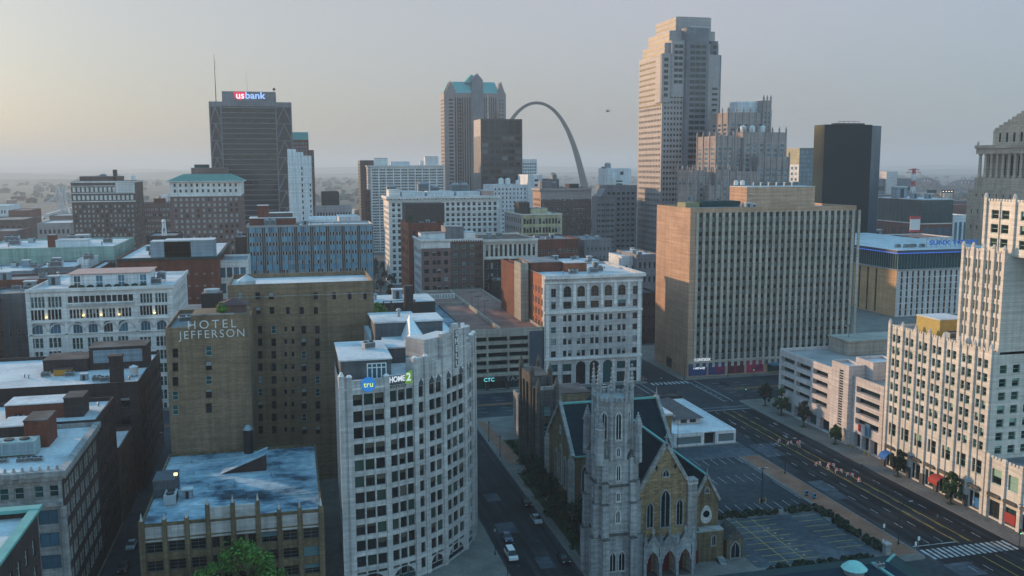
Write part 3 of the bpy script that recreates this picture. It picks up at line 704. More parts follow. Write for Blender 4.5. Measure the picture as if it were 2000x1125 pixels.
for p, q in (((x-.5, 2), (hj.W-.1, 2)), ((hj.W-.1, 2), (hj.W-.1, 8.5)), ((hj.W-.1, 8.5), (x-.5, 8.5)), ((x-.5, 8.5), (x-.5, 2))): hr_.poly(((p[0], p[1], 51.0), (q[0], q[1], 51.0), (cx, cy, 52.3)))
hr_.build('hipped_roof', plain('dark_red_roof', (0.10, 0.05, 0.05), 0.8), hj.t)
# rear wing as part of the same hotel
hb2 = B('brick_hotel', '', 'x', -15.5, 21.0, 240, 24, 52.6, [TANBRICK, OLDSTONE], roof=WROOF, parapet=1.2)
bpy.data.objects.remove(hb2.t); hb2.t = link('rear_wing', None, hj.t, (-15.5+27.4, 27, 0))
def hz(y): return 520+y*0.3199
def hx(x): return 300+x*0.3199
for x0, x1 in ((515, 545), (620, 650), (703, 735), (975, 1005), (1090, 1115), (1185, 1210), (1280, 1302)): winpx(hb2, 'F', hx(x0), hx(x1), hz(160), hz(203), 'sash')
for x0, x1 in ((624, 655), (708, 738), (808, 832), (890, 918), (977, 1004)): winpx(hb2, 'F', hx(x0), hx(x1), hz(250), hz(292), 'sash')
for k in range(9):
    y0 = 366+k*76.5
    for x0, x1 in ((635, 665), (717, 748), (901, 932), (985, 1015)): winpx(hb2, 'F', hx(x0+k*.5), hx(x1+k*.5), hz(y0-1), hz(y0+45), 'teal' if rnd.random() < .12 else 'sash')
    for x0, x1 in ((798, 816), (842, 860)): winpx(hb2, 'F', hx(x0), hx(x1), hz(y0+4), hz(y0+32), 'dark')
hb2.fbox('F', 0.2, hb2.W-0.2, 49.3, 49.5, 0.1, 1)
# low link with its cooling tower left of the rear wing
lk = MB(); lk.box(0.01, 11.8, 27.02, 50, 0, 44.5); lk.build('side_wing', TANBRICK, hj.t)
lr = MB(); lr.box(-0.05, 11.85, 26.9, 50, 44.5, 44.8); lr.build('roof', GROOF, hj.t)
tk = MB(); tk.poly(((hb2.W*0.09, 5, 51.4), (hb2.W*0.09+4, 5, 51.4), (hb2.W*0.09+4, 9, 51.4), (hb2.W*0.09, 9, 51.4)))
x0 = 2.2; tk.box(x0, x0+4.4, 4, 8, 51.4, 52.9); tk.prism([(x0-.2, 3.8), (x0+4.6, 3.8), (x0+2.2, 6)], 52.9, 52.95)
for p, q in (((x0-.2, 3.8), (x0+4.6, 3.8)), ((x0+4.6, 3.8), (x0+4.6, 8.2)), ((x0+4.6, 8.2), (x0-.2, 8.2)), ((x0-.2, 8.2), (x0-.2, 3.8))): tk.poly(((p[0], p[1], 52.9), (q[0], q[1], 52.9), (x0+2.2, 6, 54.6)))
tk.build('skylight', WROOF, hb2.t)
ctw = place(COOL, 'black louvred cooling tower on the hotel roof behind the HOTEL JEFFERSON sign', (-18.8, 234, 46.2), 0, None, 1.2)
hj_black = True
place(AC, 'low grey rooftop unit beside the hotel cooling tower', (-24.5, 229, 44.8), 0.2, None, 1.2)
# --- low roof with blue stains
bl = B('office_building', 'low tan building with stained blue grey roof and pinnacled parapet', 'building', -28, 4.3, 170.5, 42.4, 18.0, [DRABSTONE, GRAYSTONE, DRABSTONE], parapet=0.5, roof=BLUEROOF, rec=0.5)
pr = [0.25, 4.15, 8.0, 11.7, 16.15, 20.6, 24.4, 28.15, 32.05]
for i in range(8):
    a, c = pr[i], pr[i+1]; mid = i in (3, 4)
    for zt in (14.4, 10.9, 7.4, 3.9):
        if mid:
            m_ = (a+c)/2; bl.win('F', a+0.55, m_-0.3, zt-2.1, zt, 'dark'); bl.win('F', m_+0.3, c-0.55, zt-2.1, zt, 'dark')
        else: bl.win('F', a+0.5, c-0.5, zt-2.1, zt, 'grid')
    bl.paint('F', a+0.45, c-0.45, 15.2, 17.4, 1); bl.fbox('F', a+0.45, c-0.45, 14.6, 14.9, 0.12, 1)
    k = int((c-a)/0.62)
    for j in range(k): bl.fbox('F', a+0.6+j*0.58, a+0.95+j*0.58, 15.4, 17.3, 0.10, 1)
    if mid: bl.mb.box(a+0.4, c-0.4, -0.06, 0.35, 17.9, 20.2, 1); bl.mb.cone((a+c)/2, -0.1, 18.6, 18.61, 0.7, 0.7, 10, 1)
for i, x in enumerate(pr):
    top = 19.3 if i in (3, 4, 5) else 18.7
    if i in (3, 4, 5): top = 20.8
    w = 0.5 if i in (0, 8) else 0.38
    bl.mb.box(x-w, x+w, -0.45, 0.5, 0, top, 2); bl.mb.cone(x, 0.0, top, top+1.5, 0.34, 0.03, 4, 1, 0.785)
cells_l = bl.grid('R', (3, 15.5), (40, 3), 9, 4, 'sash', 0.4, 0.6, m4=True)
bl.finish()
w0 = bl.R(437, 912, 17.5); w1 = bl.R(520, 919, 17.5); xa, xb, ya, yb2 = w0[0], w1[0], w1[1], w1[1]+4.2
rr = MB(); rr.poly(((xa, ya, 17.56), (xb, ya, 17.56), (xb, ya, 21.2))); rr.poly(((xb, yb2, 17.56), (xa, yb2, 17.56), (xb, yb2, 21.2))); rr.poly(((xb, ya, 17.5), (xb, yb2, 17.5), (xb, yb2, 21.2), (xb, ya, 21.2)))
sb_ = rr.build('stair_bulkhead', DARKBR, bl.t)
rr = MB(); e = .35
rr.poly(((xa-e, ya-e, 17.62), (xb+e, ya-e, 21.4), (xb+e, yb2+e, 21.4), (xa-e, yb2+e, 17.62))); rr.poly(((xa-e, ya-e, 17.5), (xb+e, ya-e, 21.2), (xb+e, ya-e, 21.4), (xa-e, ya-e, 17.62))); rr.build('sloping_roof', BLUEROOF, sb_)
rr = MB(); rr.box(10.5, 15.4, 17.5, 21.5, 17.51, 18.1); rr.box(9, 32, 10.0, 10.25, 17.52, 17.75); rr.box(9.5, 17.5, 15.6, 15.8, 17.52, 17.7); rr.build('roof_curb', BLUEROOF, bl.t)
scatter(bl, 'the stained blue grey roof', 9, ['v'], 17, (.1, .95), (.1, .9), None, (.4, .7))
rr = MB()
for k in range(7): rr.box(.6, bl.W-.6, 3+k*5.6, 3.07+k*5.6, 17.505, 17.53)
rr.build('roof_seam', plain('dark_seam', (0.06, 0.10, 0.14), .7), bl.t)
rr = MB(); rr.box(0.4, 4.6, 15.0, 21.2, 17.5, 20.9); rr.box(0.3, 4.7, 14.9, 21.3, 20.9, 21.1); rr.build('lift_house', SLATEBOX, bl.t)
place(AC, 'large grey ventilation box beside the lift house on the stained blue roof', (-24, 182.3, 17.5), 1.57, None, 1.25)
place(HUT, 'small blue box hut on the stained blue roof beside the lift house', (-21.2, 184.6, 17.5), 0, None, 0.8)
fl = thing('wall_lamp', 'lit flood lamp on the lift house above the stained blue roof', 'lamp', (-23.3, 185.3, 21.1)); m_ = MB(); m_.cone(0, 0, 0, 1.0, 0.06, 0.06, 6); m_.build('bracket', DKMET, fl); m_ = MB(); m_.box(-0.35, 0.35, -0.35, 0.1, 0.9, 1.4); m_.build('lamp', LAMPY, fl)
ep = thing('exhaust_stack', 'short fat dark exhaust stack at the foot of the hotel end wall', 'stack', (-10.6, 211.4, 17.5)); m_ = MB(); m_.cone(0, 0, 0, 5.5, 1.05, 1.0, 14); m_.build('pipe', DKMET, ep); m_ = MB(); m_.cone(0, 0, 5.5, 6.6, 1.25, 0.5, 14); m_.build('cap', STEEL, ep)
hj.finish(); hb2.finish()
# --- round-cornered tower with the vertical SHELL sign
class Facets(B): pass
SX, SY, SR = 8.4, 172.0, 31.6
sh = B('corner_tower', 'pale stone tower with curved street front and vertical SHELL lettering', 'tower', SX, SX+SR, SY, 66, 41.0, [GRAYSTONE, TERRA, SLATEBOX], rec=0.35, parapet=0, roof=WROOF)
DW = 22.0; XR = 9.6
sh.fc = {'L': ((0, DW), (0, -1), DW)}
def arc(d, r=SR): a = R(d); return (r*math.sin(a), SR-r*math.cos(a))
BAYS = [(0, 3.0, 0, 42.6), (3.0, 16.2, 3, 41.9), (16.2, 27.6, 3, 42.2), (27.6, 32.4, 1, 44.9), (32.4, 41.6, 2, 43.6), (41.6, 57, 3, 48.6), (57, 67.2, 2, 44.6), (67.2, 72.2, 1, 46.0), (72.2, 82, 2, 43.6), (82, 97, 3, 44.0), (97, 103, 0, 45)]
NR = 12; zt0 = 39.2; pitch = 3.22
sh.pilm = MB()
for i, (a, c, n, top) in enumerate(BAYS):
    p, q = Vector(arc(a)), Vector(arc(c)); L = (q-p).length; ud = (q-p)/L
    nm = 'A%d' % i; sh.fc[nm] = ((p.x, p.y), (ud.x, ud.y), L); sh.ops[nm] = []; sh.pt[nm] = []
    pier = {3: 0.62, 2: 0.75, 1: 0.75, 0: 9}[n]; gap = 0.32
    if n:
        w = (L-2*pier-(n-1)*gap)/n
        for r_ in range(NR):
            zz = zt0-r_*pitch-(0.0 if r_ else 0)
            for k in range(n):
                u0 = pier+k*(w+gap)
                lit = None
                sh.win(nm, u0, u0+w, zz-2.2, zz, 'shelllit' if rnd.random() < .0 else 'shell', None, lit)
        # pointed heads over the top row, base arch
        for k in range(n):
            u0 = pier+k*(w+gap); n_ = (ud.y, -ud.x)
            def PP(u, z, d=0.05): return (p.x+ud.x*u+n_[0]*d, p.y+ud.y*u+n_[1]*d, z)
            if i not in (1, 2): sh.mb.poly((PP(u0, zt0+0.1), PP(u0+w, zt0+0.1), PP(u0+w*0.85, zt0+0.9), PP(u0+w/2, zt0+1.6), PP(u0+w*0.15, zt0+0.9)), 2)
        if n >= 2: sh.win(nm, pier, L-pier, 0.4, 3.2, 'shop', 'round')
    # mullion ribs between windows and fat piers at bay joints
    for k in range(n-1):
        u = pier+(k+1)*w+(k+0.5)*gap; v = p+ud*u; nn = Vector((ud.y, -ud.x))
        sh.mb.bar((v.x+nn.x*0.02, v.y+nn.y*0.02, 4), (v.x+nn.x*0.02, v.y+nn.y*0.02, top-0.6), 0.11, 0)
    cells(sh.mb, *sh.fc[nm][:2], 0.0, top, L, sh.ops[nm], [(0, L, 40.1, 40.5, 1)], 0.35, 0, 0)
    nn = Vector((ud.y, -ud.x)); th = 0.9
    bk = [p, q, q-nn*th, p-nn*th]
    sh.mb.poly([(v.x, v.y, top) for v in bk], 0); sh.mb.poly(((bk[3].x, bk[3].y, 40), (bk[3].x, bk[3].y, top), (bk[2].x, bk[2].y, top), (bk[2].x, bk[2].y, 40)), 0)
    sh.mb.poly(((p.x, p.y, 40), (p.x, p.y, top), (bk[3].x, bk[3].y, top), (bk[3].x, bk[3].y, 40)), 0); sh.mb.poly(((q.x, q.y, 40), (bk[2].x, bk[2].y, 40), (bk[2].x, bk[2].y, top), (q.x, q.y, top)), 0)
    # piers
    nxt = BAYS[i+1][3] if i+1 < len(BAYS) else top
    h = max(top, nxt)+0.1; b0 = q+nn*0.32
    sh.mb.prism([(q.x-ud.x*0.5+nn.x*0.3, q.y-ud.y*0.5+nn.y*0.3), (q.x+ud.x*0.5+nn.x*0.3, q.y+ud.y*0.5+nn.y*0.3), (q.x+ud.x*0.5-nn.x*0.8, q.y+ud.y*0.5-nn.y*0.8), (q.x-ud.x*0.5-nn.x*0.8, q.y-ud.y*0.5-nn.y*0.8)], 0, h, 0)
    sh.mb.cone(q.x-nn.x*0.2, q.y-nn.y*0.2, h, h+0.35, 0.62, 0.35, 6, 1)
sh.mb.box(-0.3, 0.7, -0.3, 0.9, 0, 42.9, 0); sh.mb.cone(0.2, 0.3, 42.9, 43.7, 0.6, 0.2, 6, 1)
# left wall, back, roof
sh.grid('L', (2, 39.4), (DW-2, 3.5), 5, 12, 'dark', 0.4, 0.62, m4=True)
cells(sh.mb, (0, DW), (0, -1), 0, 41.2, DW, sh.ops['L'], [], 0.3, 0, 0)
N = 24; pl = [(0.4, 0.4)]+[arc(k*103/N, SR-0.5) for k in range(1, N+1)]+[(arc(103)[0], 66), (XR, 66), (XR, DW), (0.4, DW)]
# blocks behind the parapet beside the sign tower
def shp(d, r): a = R(d); return (r*math.sin(a), SR-r*math.cos(a))
sh.mb.prism([shp(33, SR-0.9), shp(41.5, SR-0.9), shp(41.5, SR-6.5), shp(33, SR-6.5)], 40.5, 48.0, 0, 1)
sh.mb.prism([shp(41.5, SR-0.9), shp(57, SR-0.9), shp(57, SR-6.5), shp(41.5, SR-6.5)], 40.5, 47.6, 0, 1)
sh.mb.prism([shp(28.0, SR-0.9), shp(32, SR-0.9), shp(32, SR-3.5), shp(28.0, SR-3.5)], 40.5, 44.4, 0, 1)
sh.mb.prism([shp(67.5, SR-0.9), shp(72, SR-0.9), shp(72, SR-4), shp(67.5, SR-4)], 40.5, 45.2, 0, 1)
o1, o2 = arc(41.6), arc(57)
ctr = ((o1[0]+o2[0])/2, (o1[1]+o2[1])/2); ang = R(49.3); nn = (math.sin(ang), -math.cos(ang))
sp_ = MB(); sp_.box(-1.15, 1.15, -0.4, 0.5, 39.5, 49.4); sp_.box(-0.85, 0.85, -0.5, 0.3, 49.4, 50.2)
fin = sp_.build('sign_pylon', GRAYSTONE, sh.t, (ctr[0]+nn[0]*0.05, ctr[1]+nn[1]*0.05, 0), ang)
sb = MB(); sb.box(-0.62, 0.62, -0.46, -0.402, 41.0, 48.9); sb.build('sign_board', plain('dark_sign_slot', (0.10, 0.095, 0.10), 0.7), fin)
for k, ch in enumerate('SHELL'): text_mesh('lettering', ch, 1.75, WHITE, fin, (0, -0.52, 48.05-k*1.55), sx=0.95, bold=0.03)
sh.mb.build('wall', sh.mats, sh.t)
rb_ = MB(); rb_.poly([(x, y, 41.0) for x, y in pl]); rb_.build('roof', WROOF, sh.t)
bk_ = MB(); bk_.poly(((XR, DW, 0), (XR, 66, 0), (XR, 66, 41.2), (XR, DW, 41.2))[::-1]); bk_.poly(((0, DW, 0), (XR, DW, 0), (XR, DW, 41.2), (0, DW, 41.2))[::-1])
xr_ = arc(103)[0]; yr_ = arc(103)[1]
bk_.poly(((xr_, yr_, 0), (xr_, 66, 0), (xr_, 66, 41.2), (xr_, yr_, 41.2))); bk_.poly(((xr_, 66, 0), (XR, 66, 0), (XR, 66, 41.2), (xr_, 66, 41.2))); bk_.build('rear_wall', GRAYSTONE, sh.t)
def shz(x, y, z): p = atZ(x, y, z); return (p.x-SX, p.y-SY)
# front roof house with french doors
z = 44.9; fl_ = shz(670, 706, z); br_ = shz(736, 667, z); fr_ = shz(763, 700, z)
hw = MB(); hw.box(0.35, fr_[0], fl_[1], br_[1], 41.0, z, 0); ho = hw.build('roof_house', SLATEBOX, sh.t)
hw = MB(); hw.box(0.1, fr_[0]+0.25, fl_[1]-0.25, br_[1]+0.2, z, z+0.25); hw.build('roof', WROOF, ho)
dm = MB(); dx = fr_[0]-4.6
for x in (0, 0.9, 1.8, 2.7, 3.6): dm.box(dx+x-0.1, dx+x+0.1, fl_[1]-0.1, fl_[1]-0.01, 41.0, 44.2)
for zz in (41.05, 43.3, 44.1): dm.box(dx-0.1, dx+3.7, fl_[1]-0.11, fl_[1]-0.015, zz, zz+0.18)
dm.build('french_doors', WHITE, ho); dg = MB(); dg.box(dx, dx+3.6, fl_[1]-0.05, fl_[1]-0.006, 41, 44.1); dg.build('pane', GBLUE, ho)
# court and rear roof houses
z = 44.2; a_ = shz(757, 681, z); b_ = shz(735, 648, z); c_ = shz(829, 676, z)
hw = MB(); hw.box(a_[0], xr_-9, a_[1], 65.5, 41.0, z, 0); ho = hw.build('roof_house', SLATEBOX, sh.t)
hw = MB(); hw.box(a_[0]-0.2, xr_-8.8, a_[1]-0.2, 65.6, z, z+0.3); hw.build('roof', WROOF, ho)
z2 = 47.6; a2 = shz(732, 632, z2); b2 = shz(854, 613, z2); c2 = shz(862, 624, z2)
hw = MB(); hw.box(a2[0], c2[0], a2[1], b2[1], 30.0, z2, 0); ho = hw.build('roof_house', SLATEBOX, sh.t)
hw = MB(); hw.box(a2[0]-0.2, c2[0]+0.2, a2[1]-0.2, b2[1]+0.2, z2, z2+0.35); hw.build('roof', WROOF, ho)
s1, s2, s3, s4 = shz(783, 657, 44.5), shz(802, 680, 44.5), shz(836, 674, 44.5), shz(826, 652, 44.5); ap = shz(791, 632, 49.5)
sk = MB(); ap = (s1[0]*0.6+s4[0]*0.4, s1[1]*0.6+s4[1]*0.4, 49.3)
for p, q in ((s1, s2), (s2, s3), (s3, s4), (s4, s1)): sk.poly(((p[0], p[1], 44.5), (q[0], q[1], 44.5), ap))
sk.build('pyramid_skylight', WHITE, sh.t)
# signs
def facept(i, u, z, out=0.15):
    (o, ud, L) = sh.fc['A%d' % i]; return (o[0]+ud[0]*u+ud[1]*out, o[1]+ud[1]*u-ud[0]*out, z), math.atan2(ud[1], ud[0])
loc, az = facept(1, sh.fc['A1'][2]*0.50, 41.0)
sg = MB(); sg.cone(0, 0, -0.12, 0.12, 1.42, 1.42, 28); tr = sg.build('round_sign', glow('blue_sign_face', (0.03, 0.22, 0.62), 0.55), sh.t, loc); tr.rotation_euler = (math.pi/2, 0, az)
text_mesh('lettering', 'tru', 1.55, glow('yellow_green_letters', (0.72, 0.85, 0.10), 0.9), tr, (0, 0.0, 0.14), (0, 0, 0), 0.04, sx=1.0, bold=0.0)
loc, az = facept(2, sh.fc['A2'][2]*0.40, 41.3, 0.2)
h2 = link('sign', None, sh.t, loc); h2.rotation_euler = (0, 0, az)
m_ = MB(); m_.box(-2.3, 1.75, -0.05, 0.1, -0.95, 0.8); m_.build('sign_board', SLATEBOX, h2)
text_mesh('lettering', 'HOME', 1.55, glow('white_sign_letters', (0.85, 0.9, 0.95), 0.55), h2, (-0.42, -0.08, 0.1), sx=0.78, bold=0.03)
m_ = MB(); m_.poly(((1.35, -0.06, -0.95), (2.9, -0.06, -1.1), (2.9, -0.06, 1.5), (1.35, -0.06, 0.95))); m_.poly(((1.35, 0.06, 0.95), (2.9, 0.06, 1.5), (2.9, 0.06, -1.1), (1.35, 0.06, -0.95)))
m_.build('green_panel', glow('green_sign_face', (0.22, 0.50, 0.03), 0.3), h2)
text_mesh('lettering', '2', 2.2, glow('white_sign_letters', (0.85, 0.9, 0.95), 0.55), h2, (2.1, -0.12, 0.15), sx=0.9, bold=0.03)
m_ = MB(); m_.box(-1.9, 1.5, -0.1, -0.06, -1.5, -1.08); m_.build('sign_board', DKMET, h2)
text_mesh('lettering', 'SUITES BY HILTON', 0.36, WHITE, h2, (-0.2, -0.16, -1.29), depth=0.02)
rs = MB(); p0 = shp(66, SR-7)
for k in range(7): rs.box(p0[0]-4+k*0.25, p0[0]-1.2+k*0.25, p0[1]-5+k*1.5, p0[1]-4.3+k*1.5, 42.6+0.05*k, 42.75+0.05*k)
rs.build('striped_roof_frame', plain('yellow_green_slats', (0.45, 0.42, 0.16), 0.7), sh.t)
m_ = MB(); m_.box(p0[0]-4, p0[0]+1.8, p0[1]-5.4, p0[1]+5.8, 41.6, 42.3); m_.build('roof_unit', DKMET, sh.t)
place(AC, 'grey unit on the white roof house at the front of the curved tower', (SX+6.6, SY+14.6, 45.15), 0.4, None, 0.8)
place(VENT, 'capped vent on the rear roof house of the curved tower', (SX+a2[0]+6, SY+a2[1]+6, 47.95), 0, None, 1.5)
place(HUT, 'small white box on the court roof of the curved tower', (SX+a_[0]+4.2, SY+a_[1]+17, 44.5), 0.2, None, 0.6)
# --- far-left street wall with deep dark windows
l5 = B('loft_building', 'dark brown loft building with arched top windows at the far left edge', 'building', -160, -104.8, 328, 76, 34.1, [BROWNBR, REDBRICK], rec=0.4, roof=GROOF)
l5.grid('R', (1, 32.2), (75, 29.3), 18, 1, 'dark', 0.55, 0.9, m4=True, arch='round'); l5.grid('R', (1, 28.7), (75, 3), 18, 6, 'dark', 0.55, 0.62, m4=True)
l5.ring(33.4, 34.4, 0.5, REDBRICK, faces='FR'); l5.finish(); scatter(l5, 'the red edged roof of the dark loft building', 5, ['ac', 'v', 'hut'], 3, x=(0.6, 0.95))
# --- ornate white building
orn = B('ornate_building', 'ornate white terracotta building with rows of arches and pink roofed penthouse', 'building', -84.8, -39.2, 328, 47, 42.2, [TERRA, GRAYSTONE], rec=0.45, roof=WROOF)
def oz(y): return 500+y/4
LT, MD, RTW = (50, 130), (132, 260), (264, 336)
for (a, c), n, ar in ((LT, 2, P3), (MD, 4, P3), (RTW, 2, P3)):
    for y0, y1 in ((640, 705), (745, 806), (850, 912), (955, 1015), (1060, 1120), (1165, 1225)):
        sl = (a-190)/25
        orn.grid('F', (a+4, oz(y0)-sl*0.4), (c-4, oz(y1)-sl*0.4), n, 1, 'teal' if y0 > 600 else 'dark', 0.6, 1.0, ar)
    orn.grid('F', (a+4, oz(520)-(a-90)*0.02), (c-4, oz(602)-(a-90)*0.02), n, 1, 'white2', 0.62, 1.0, None, 0.5, 'round')
for (a, c) in (LT, RTW):
    orn.grid('F', (a+6, oz(325 if a < 100 else 295)), (c-6, oz(400 if a < 100 else 360)), 2, 1, 'teal', 0.7, 1.0, P4); orn.grid('F', (a+6, oz(425 if a < 100 else 390)), (c-6, oz(495 if a < 100 else 455)), 2, 1, 'dark', 0.7, 1.0, P4)
orn.grid('F', (132, oz(420)), (260, oz(472)), 4, 1, 'sashw', 0.7, 1.0, P4); orn.grid('F', (131, oz(316)), (261, oz(350)), 12, 1, 'dark', 0.85, 1.0)
u0, u1 = orn.P('F', 130, 600)[0], orn.P('F', 262, 600)[0]
orn.ring(41.5, 42.6, 0.7, TERRA, faces='FR'); orn.fbox('F', 0, orn.W, 27.0, 27.4, 0.3); orn.fbox('F', 0, orn.W, 31.2, 31.6, 0.35); orn.fbox('F', u0, u1, 36.4, 37.2, 0.6, 1)
for u in (0.6, 1.2+u0-2.0, u1+0.3, orn.W-1.0): orn.fbox('F', u, u+0.8, 0.2, 41.4, 0.3)
for a, c, n in ((0.5, u0, 2), (u0, u1, 4), (u1, orn.W-.5, 2)):
    for k in range(n):
        cx = a+(c-a)*(k+0.5)/n; r = (c-a)/n*0.40
        for j in range(12):
            t0, t1 = math.pi*j/12, math.pi*(j+1)/12; zc = orn.P('F', 200, oz(560))[1]-0.6
            orn.mb.poly([(cx-math.cos(t)*rr, -0.12, zc+math.sin(t)*rr) for t, rr in ((t0, r), (t1, r), (t1, r+0.55), (t0, r+0.55))][::-1], 1)
orn.grid('R', (2, 39.5), (45, 4), 11, 9, 'dark', 0.5, 0.6, m4=True)
orn.finish()
ph = orn.R(136, 560, 42); zt = orn.pent(ph[0]+0.4, ph[0]+25.5, 7.5, 24, 4.9, BLUEWHITE, SALMON, over=0.7)
fd = MB()
for k in range(7):
    x = ph[0]+1.6+k*3.5; fd.box(x-0.15, x+0.15, 7.3, 7.5, 41.4, 45.9); fd.box(x+2.15, x+2.45, 7.3, 7.5, 41.4, 45.9)
    if k % 2 == 0:
        fg = MB(); fg.box(x+0.15, x+2.15, 7.4, 7.49, 41.5, 45.6); fg.build('penthouse_window', GBLUE, orn.t); fd.box(x+0.15, x+2.15, 7.3, 7.46, 43.4, 43.6); fd.box(x+1.1, x+1.2, 7.3, 7.47, 41.5, 45.6)
fd.build('penthouse_frame', WHITE, orn.t)
for k in range(9):
    g_ = random.Random(k); q = MB(); blob(q, (0, 0, 0.6), 1.0, 0.8, g_, 60); sh_ = tag(q.build('potted_shrub', LF_DARK), 'dark potted shrub on the terrace of the ornate white building', 'shrub', 'shrubs on the ornate terrace'); sh_.location = (orn.X0+ph[0]+1.5+k*2.8, 328+5.6, 41.3)
roofstuff(orn, 'the right end of the ornate white roof', [('tank', orn.W-10, 18, 0, .8), ('ac', orn.W-7, 14, 0, 1.3), ('cool', orn.W-6, 22, 0, 0.7), ('v', orn.W-13, 12, 0, 1), ('hut', 4, 22, 0, 1.4)])
for k, (x, y) in enumerate(((91, 618), (163, 614), (198, 613), (233, 612), (302, 609), (309, 736))):
    p = orn.P('F', x, y); ul = thing('wall_lamp', 'glowing yellow uplight on the ornate white facade', 'lamp', (orn.X0+p[0], 328-0.3, p[1]-0.6), 0, 'uplights on the ornate facade')
    m_ = MB(); m_.cone(0, 0, 0, 0.5, 0.3, 0.45, 8); m_.build('lamp', LAMPY, ul); m_ = MB(); m_.box(-0.06, 0.06, 0, 0.3, -0.25, 0.1); m_.build('bracket', DKMET, ul)
    lm = bpy.data.lights.new('uplight', 'POINT'); lm.energy = 3; lm.color = (1, 0.85, 0.4); lm.shadow_soft_size = 0.3; lo = bpy.data.objects.new('uplight', lm); COL.objects.link(lo); lo.parent = ul; lo.location = (0, -0.35, 0.9)
# --- dark brick block in front of it (L3) and the two corner blocks at lower left
l3 = B('brick_warehouse', 'long dark brick building with pale flat roof and tall chimney', 'building', -120, -38.2, 243, 40, 28.5, [DARKBR, BROWNBR], roof=WROOF, rec=0.3)
l3.grid('F', (28, 25.5), (81, 3), 10, 5, 'sash', 0.42, 0.55, m4=True); l3.grid('R', (1.5, 26), (39, 4), 9, 6, 'dark', 0.42, 0.6, m4=True)
l3.finish()
a = l3.R(87, 728, 27.6); c = l3.R(170, 728, 27.6); l3.pent(a[0], c[0], a[1]-1, a[1]+9, 3.3, DARKBR, DROOF)
a2_ = l3.R(172, 728, 27.6); c2_ = l3.R(281, 722, 27.6); zt = l3.pent(c[0]+0.2, l3.W-1.0, a[1], a[1]+9, 6.0, DARKBR, DROOF)
fc_ = MB(); fc_.box(c[0]+1.2, l3.W-2, a[1]-0.06, a[1]-0.01, 29.5, 33); fc_.build('painted_panel', BLUEBOX, l3.t)
ch_ = l3.R(229, 748, 27.6); m_ = MB(); m_.box(ch_[0]-1.5, ch_[0]+1.5, ch_[1]-1, ch_[1]+1.5, 27.6, 34.3); m_.box(ch_[0]-1.7, ch_[0]+1.7, ch_[1]-1.2, ch_[1]+1.7, 34.3, 34.8); m_.build('chimney', DARKBR, l3.t)
for k, (x, y, kd) in enumerate(((48, 738, 'v'), (90, 736, 'ac'), (137, 735, 'ac'), (165, 742, 'hut'), (190, 744, 'ac'), (205, 745, 'ac'), (215, 744, 'v'), (253, 742, 'v'), (262, 735, 'tank'))):
    p = l3.R(x, y, 27.6); roofstuff(l3, 'the pale roof of the long dark brick building', [(kd, p[0], p[1], 0, 0.75 if kd != 'tank' else 0.5)], 27.6)
ob = thing('roof_box', 'orange site box on the pale roof of the long dark brick building', 'box', (l3.X0+l3.R(129, 728, 27.6)[0], 243+l3.R(129, 728, 27.6)[1]-3, 27.6)); m_ = MB(); m_.box(-2.2, 2.2, -0.8, 0.8, 0.1, 1.7); m_.build('box', plain('orange_paint', (0.55, 0.24, 0.03)), ob); m_ = MB(); m_.box(-2.3, 2.3, -0.9, 0.9, 1.7, 1.8); m_.build('lid', DKMET, ob)
l1 = B('classical_block', 'grey stone corner block with round crested cornice and pilasters at lower left', 'building', -88, -40.1, 168.8, 31, 30.0, [OLDSTONE, DARKBR, DARKSTONE], roof=WROOF, rec=0.35)
for k in range(8):
    u = l1.W-5.5*(k+1)+0.2
    for zt in (27.2,): l1.grid('F', (u+0.4, zt), (u+5.2, zt-2.1), 2, 1, 'teal', 0.62, 1.0, m4=True)
    for zt in (22.8, 18.7, 14.6, 10.5, 6.4): l1.win('F', u+1.2, u+4.4, zt-2.6, zt, 'office')
    l1.fbox('F', u+4.9, u+5.9, 1, 23.4, 0.45)
    for q in range(4): l1.mb.cone(u+0.6+q*1.38, 0.25, 30.0, 30.7, 0.34, 0.16, 6, 0)
l1.fbox('F', 0, l1.W, 23.6, 24.4, 0.6); l1.fbox('F', 0, l1.W, 28.3, 29.0, 0.55); l1.ring(29.0, 30.0, 0.95, OLDSTONE, faces='FR', brackets=1.4)
l1.paint('R', 0.3, 31, 0, 28, 1); l1.grid('R', (1.2, 27.4), (30, 3), 7, 6, 'teal', 0.5, 0.62, P2, m4=True); l1.finish()
lm_ = B('brick_warehouse', 'dark brick building with white framed windows behind the grey stone corner block', 'building', -88, -40.0, 200, 20, 30.4, [DARKBR, OLDSTONE], roof=WROOF, rec=0.25)
lm_.grid('R', (0.6, 29.6), (19.4, 3), 6, 7, 'sashw', 0.55, 0.7, P2, m4=True); lm_.finish()
scatter(l1, 'the white roof above the grey stone cornice', 8, ['v', 'v', 'hut', 'ac'], 19, (.3, .95), (.3, .95), None, (.5, .9)); scatter(l3, 'the pale roof of the long dark brick building', 8, ['v', 'v', 'ac'], 23, (.3, .97), (.05, .5), None, (.5, .8)); scatter(lm_, 'the roof with white framed windows below', 4, ['v', 'ac'], 24, (.6, .95), (.2, .9), None, (.5, .8))
lb = B('brick_warehouse', 'narrow lower brown brick building in the alley behind the white framed windows', 'building', -70, -39.6, 221, 18, 18, [BROWNBR], roof=WROOF); lb.grid('R', (1, 16), (17, 3), 4, 4, 'dark', 0.5, 0.5, m4=True); lb.finish()
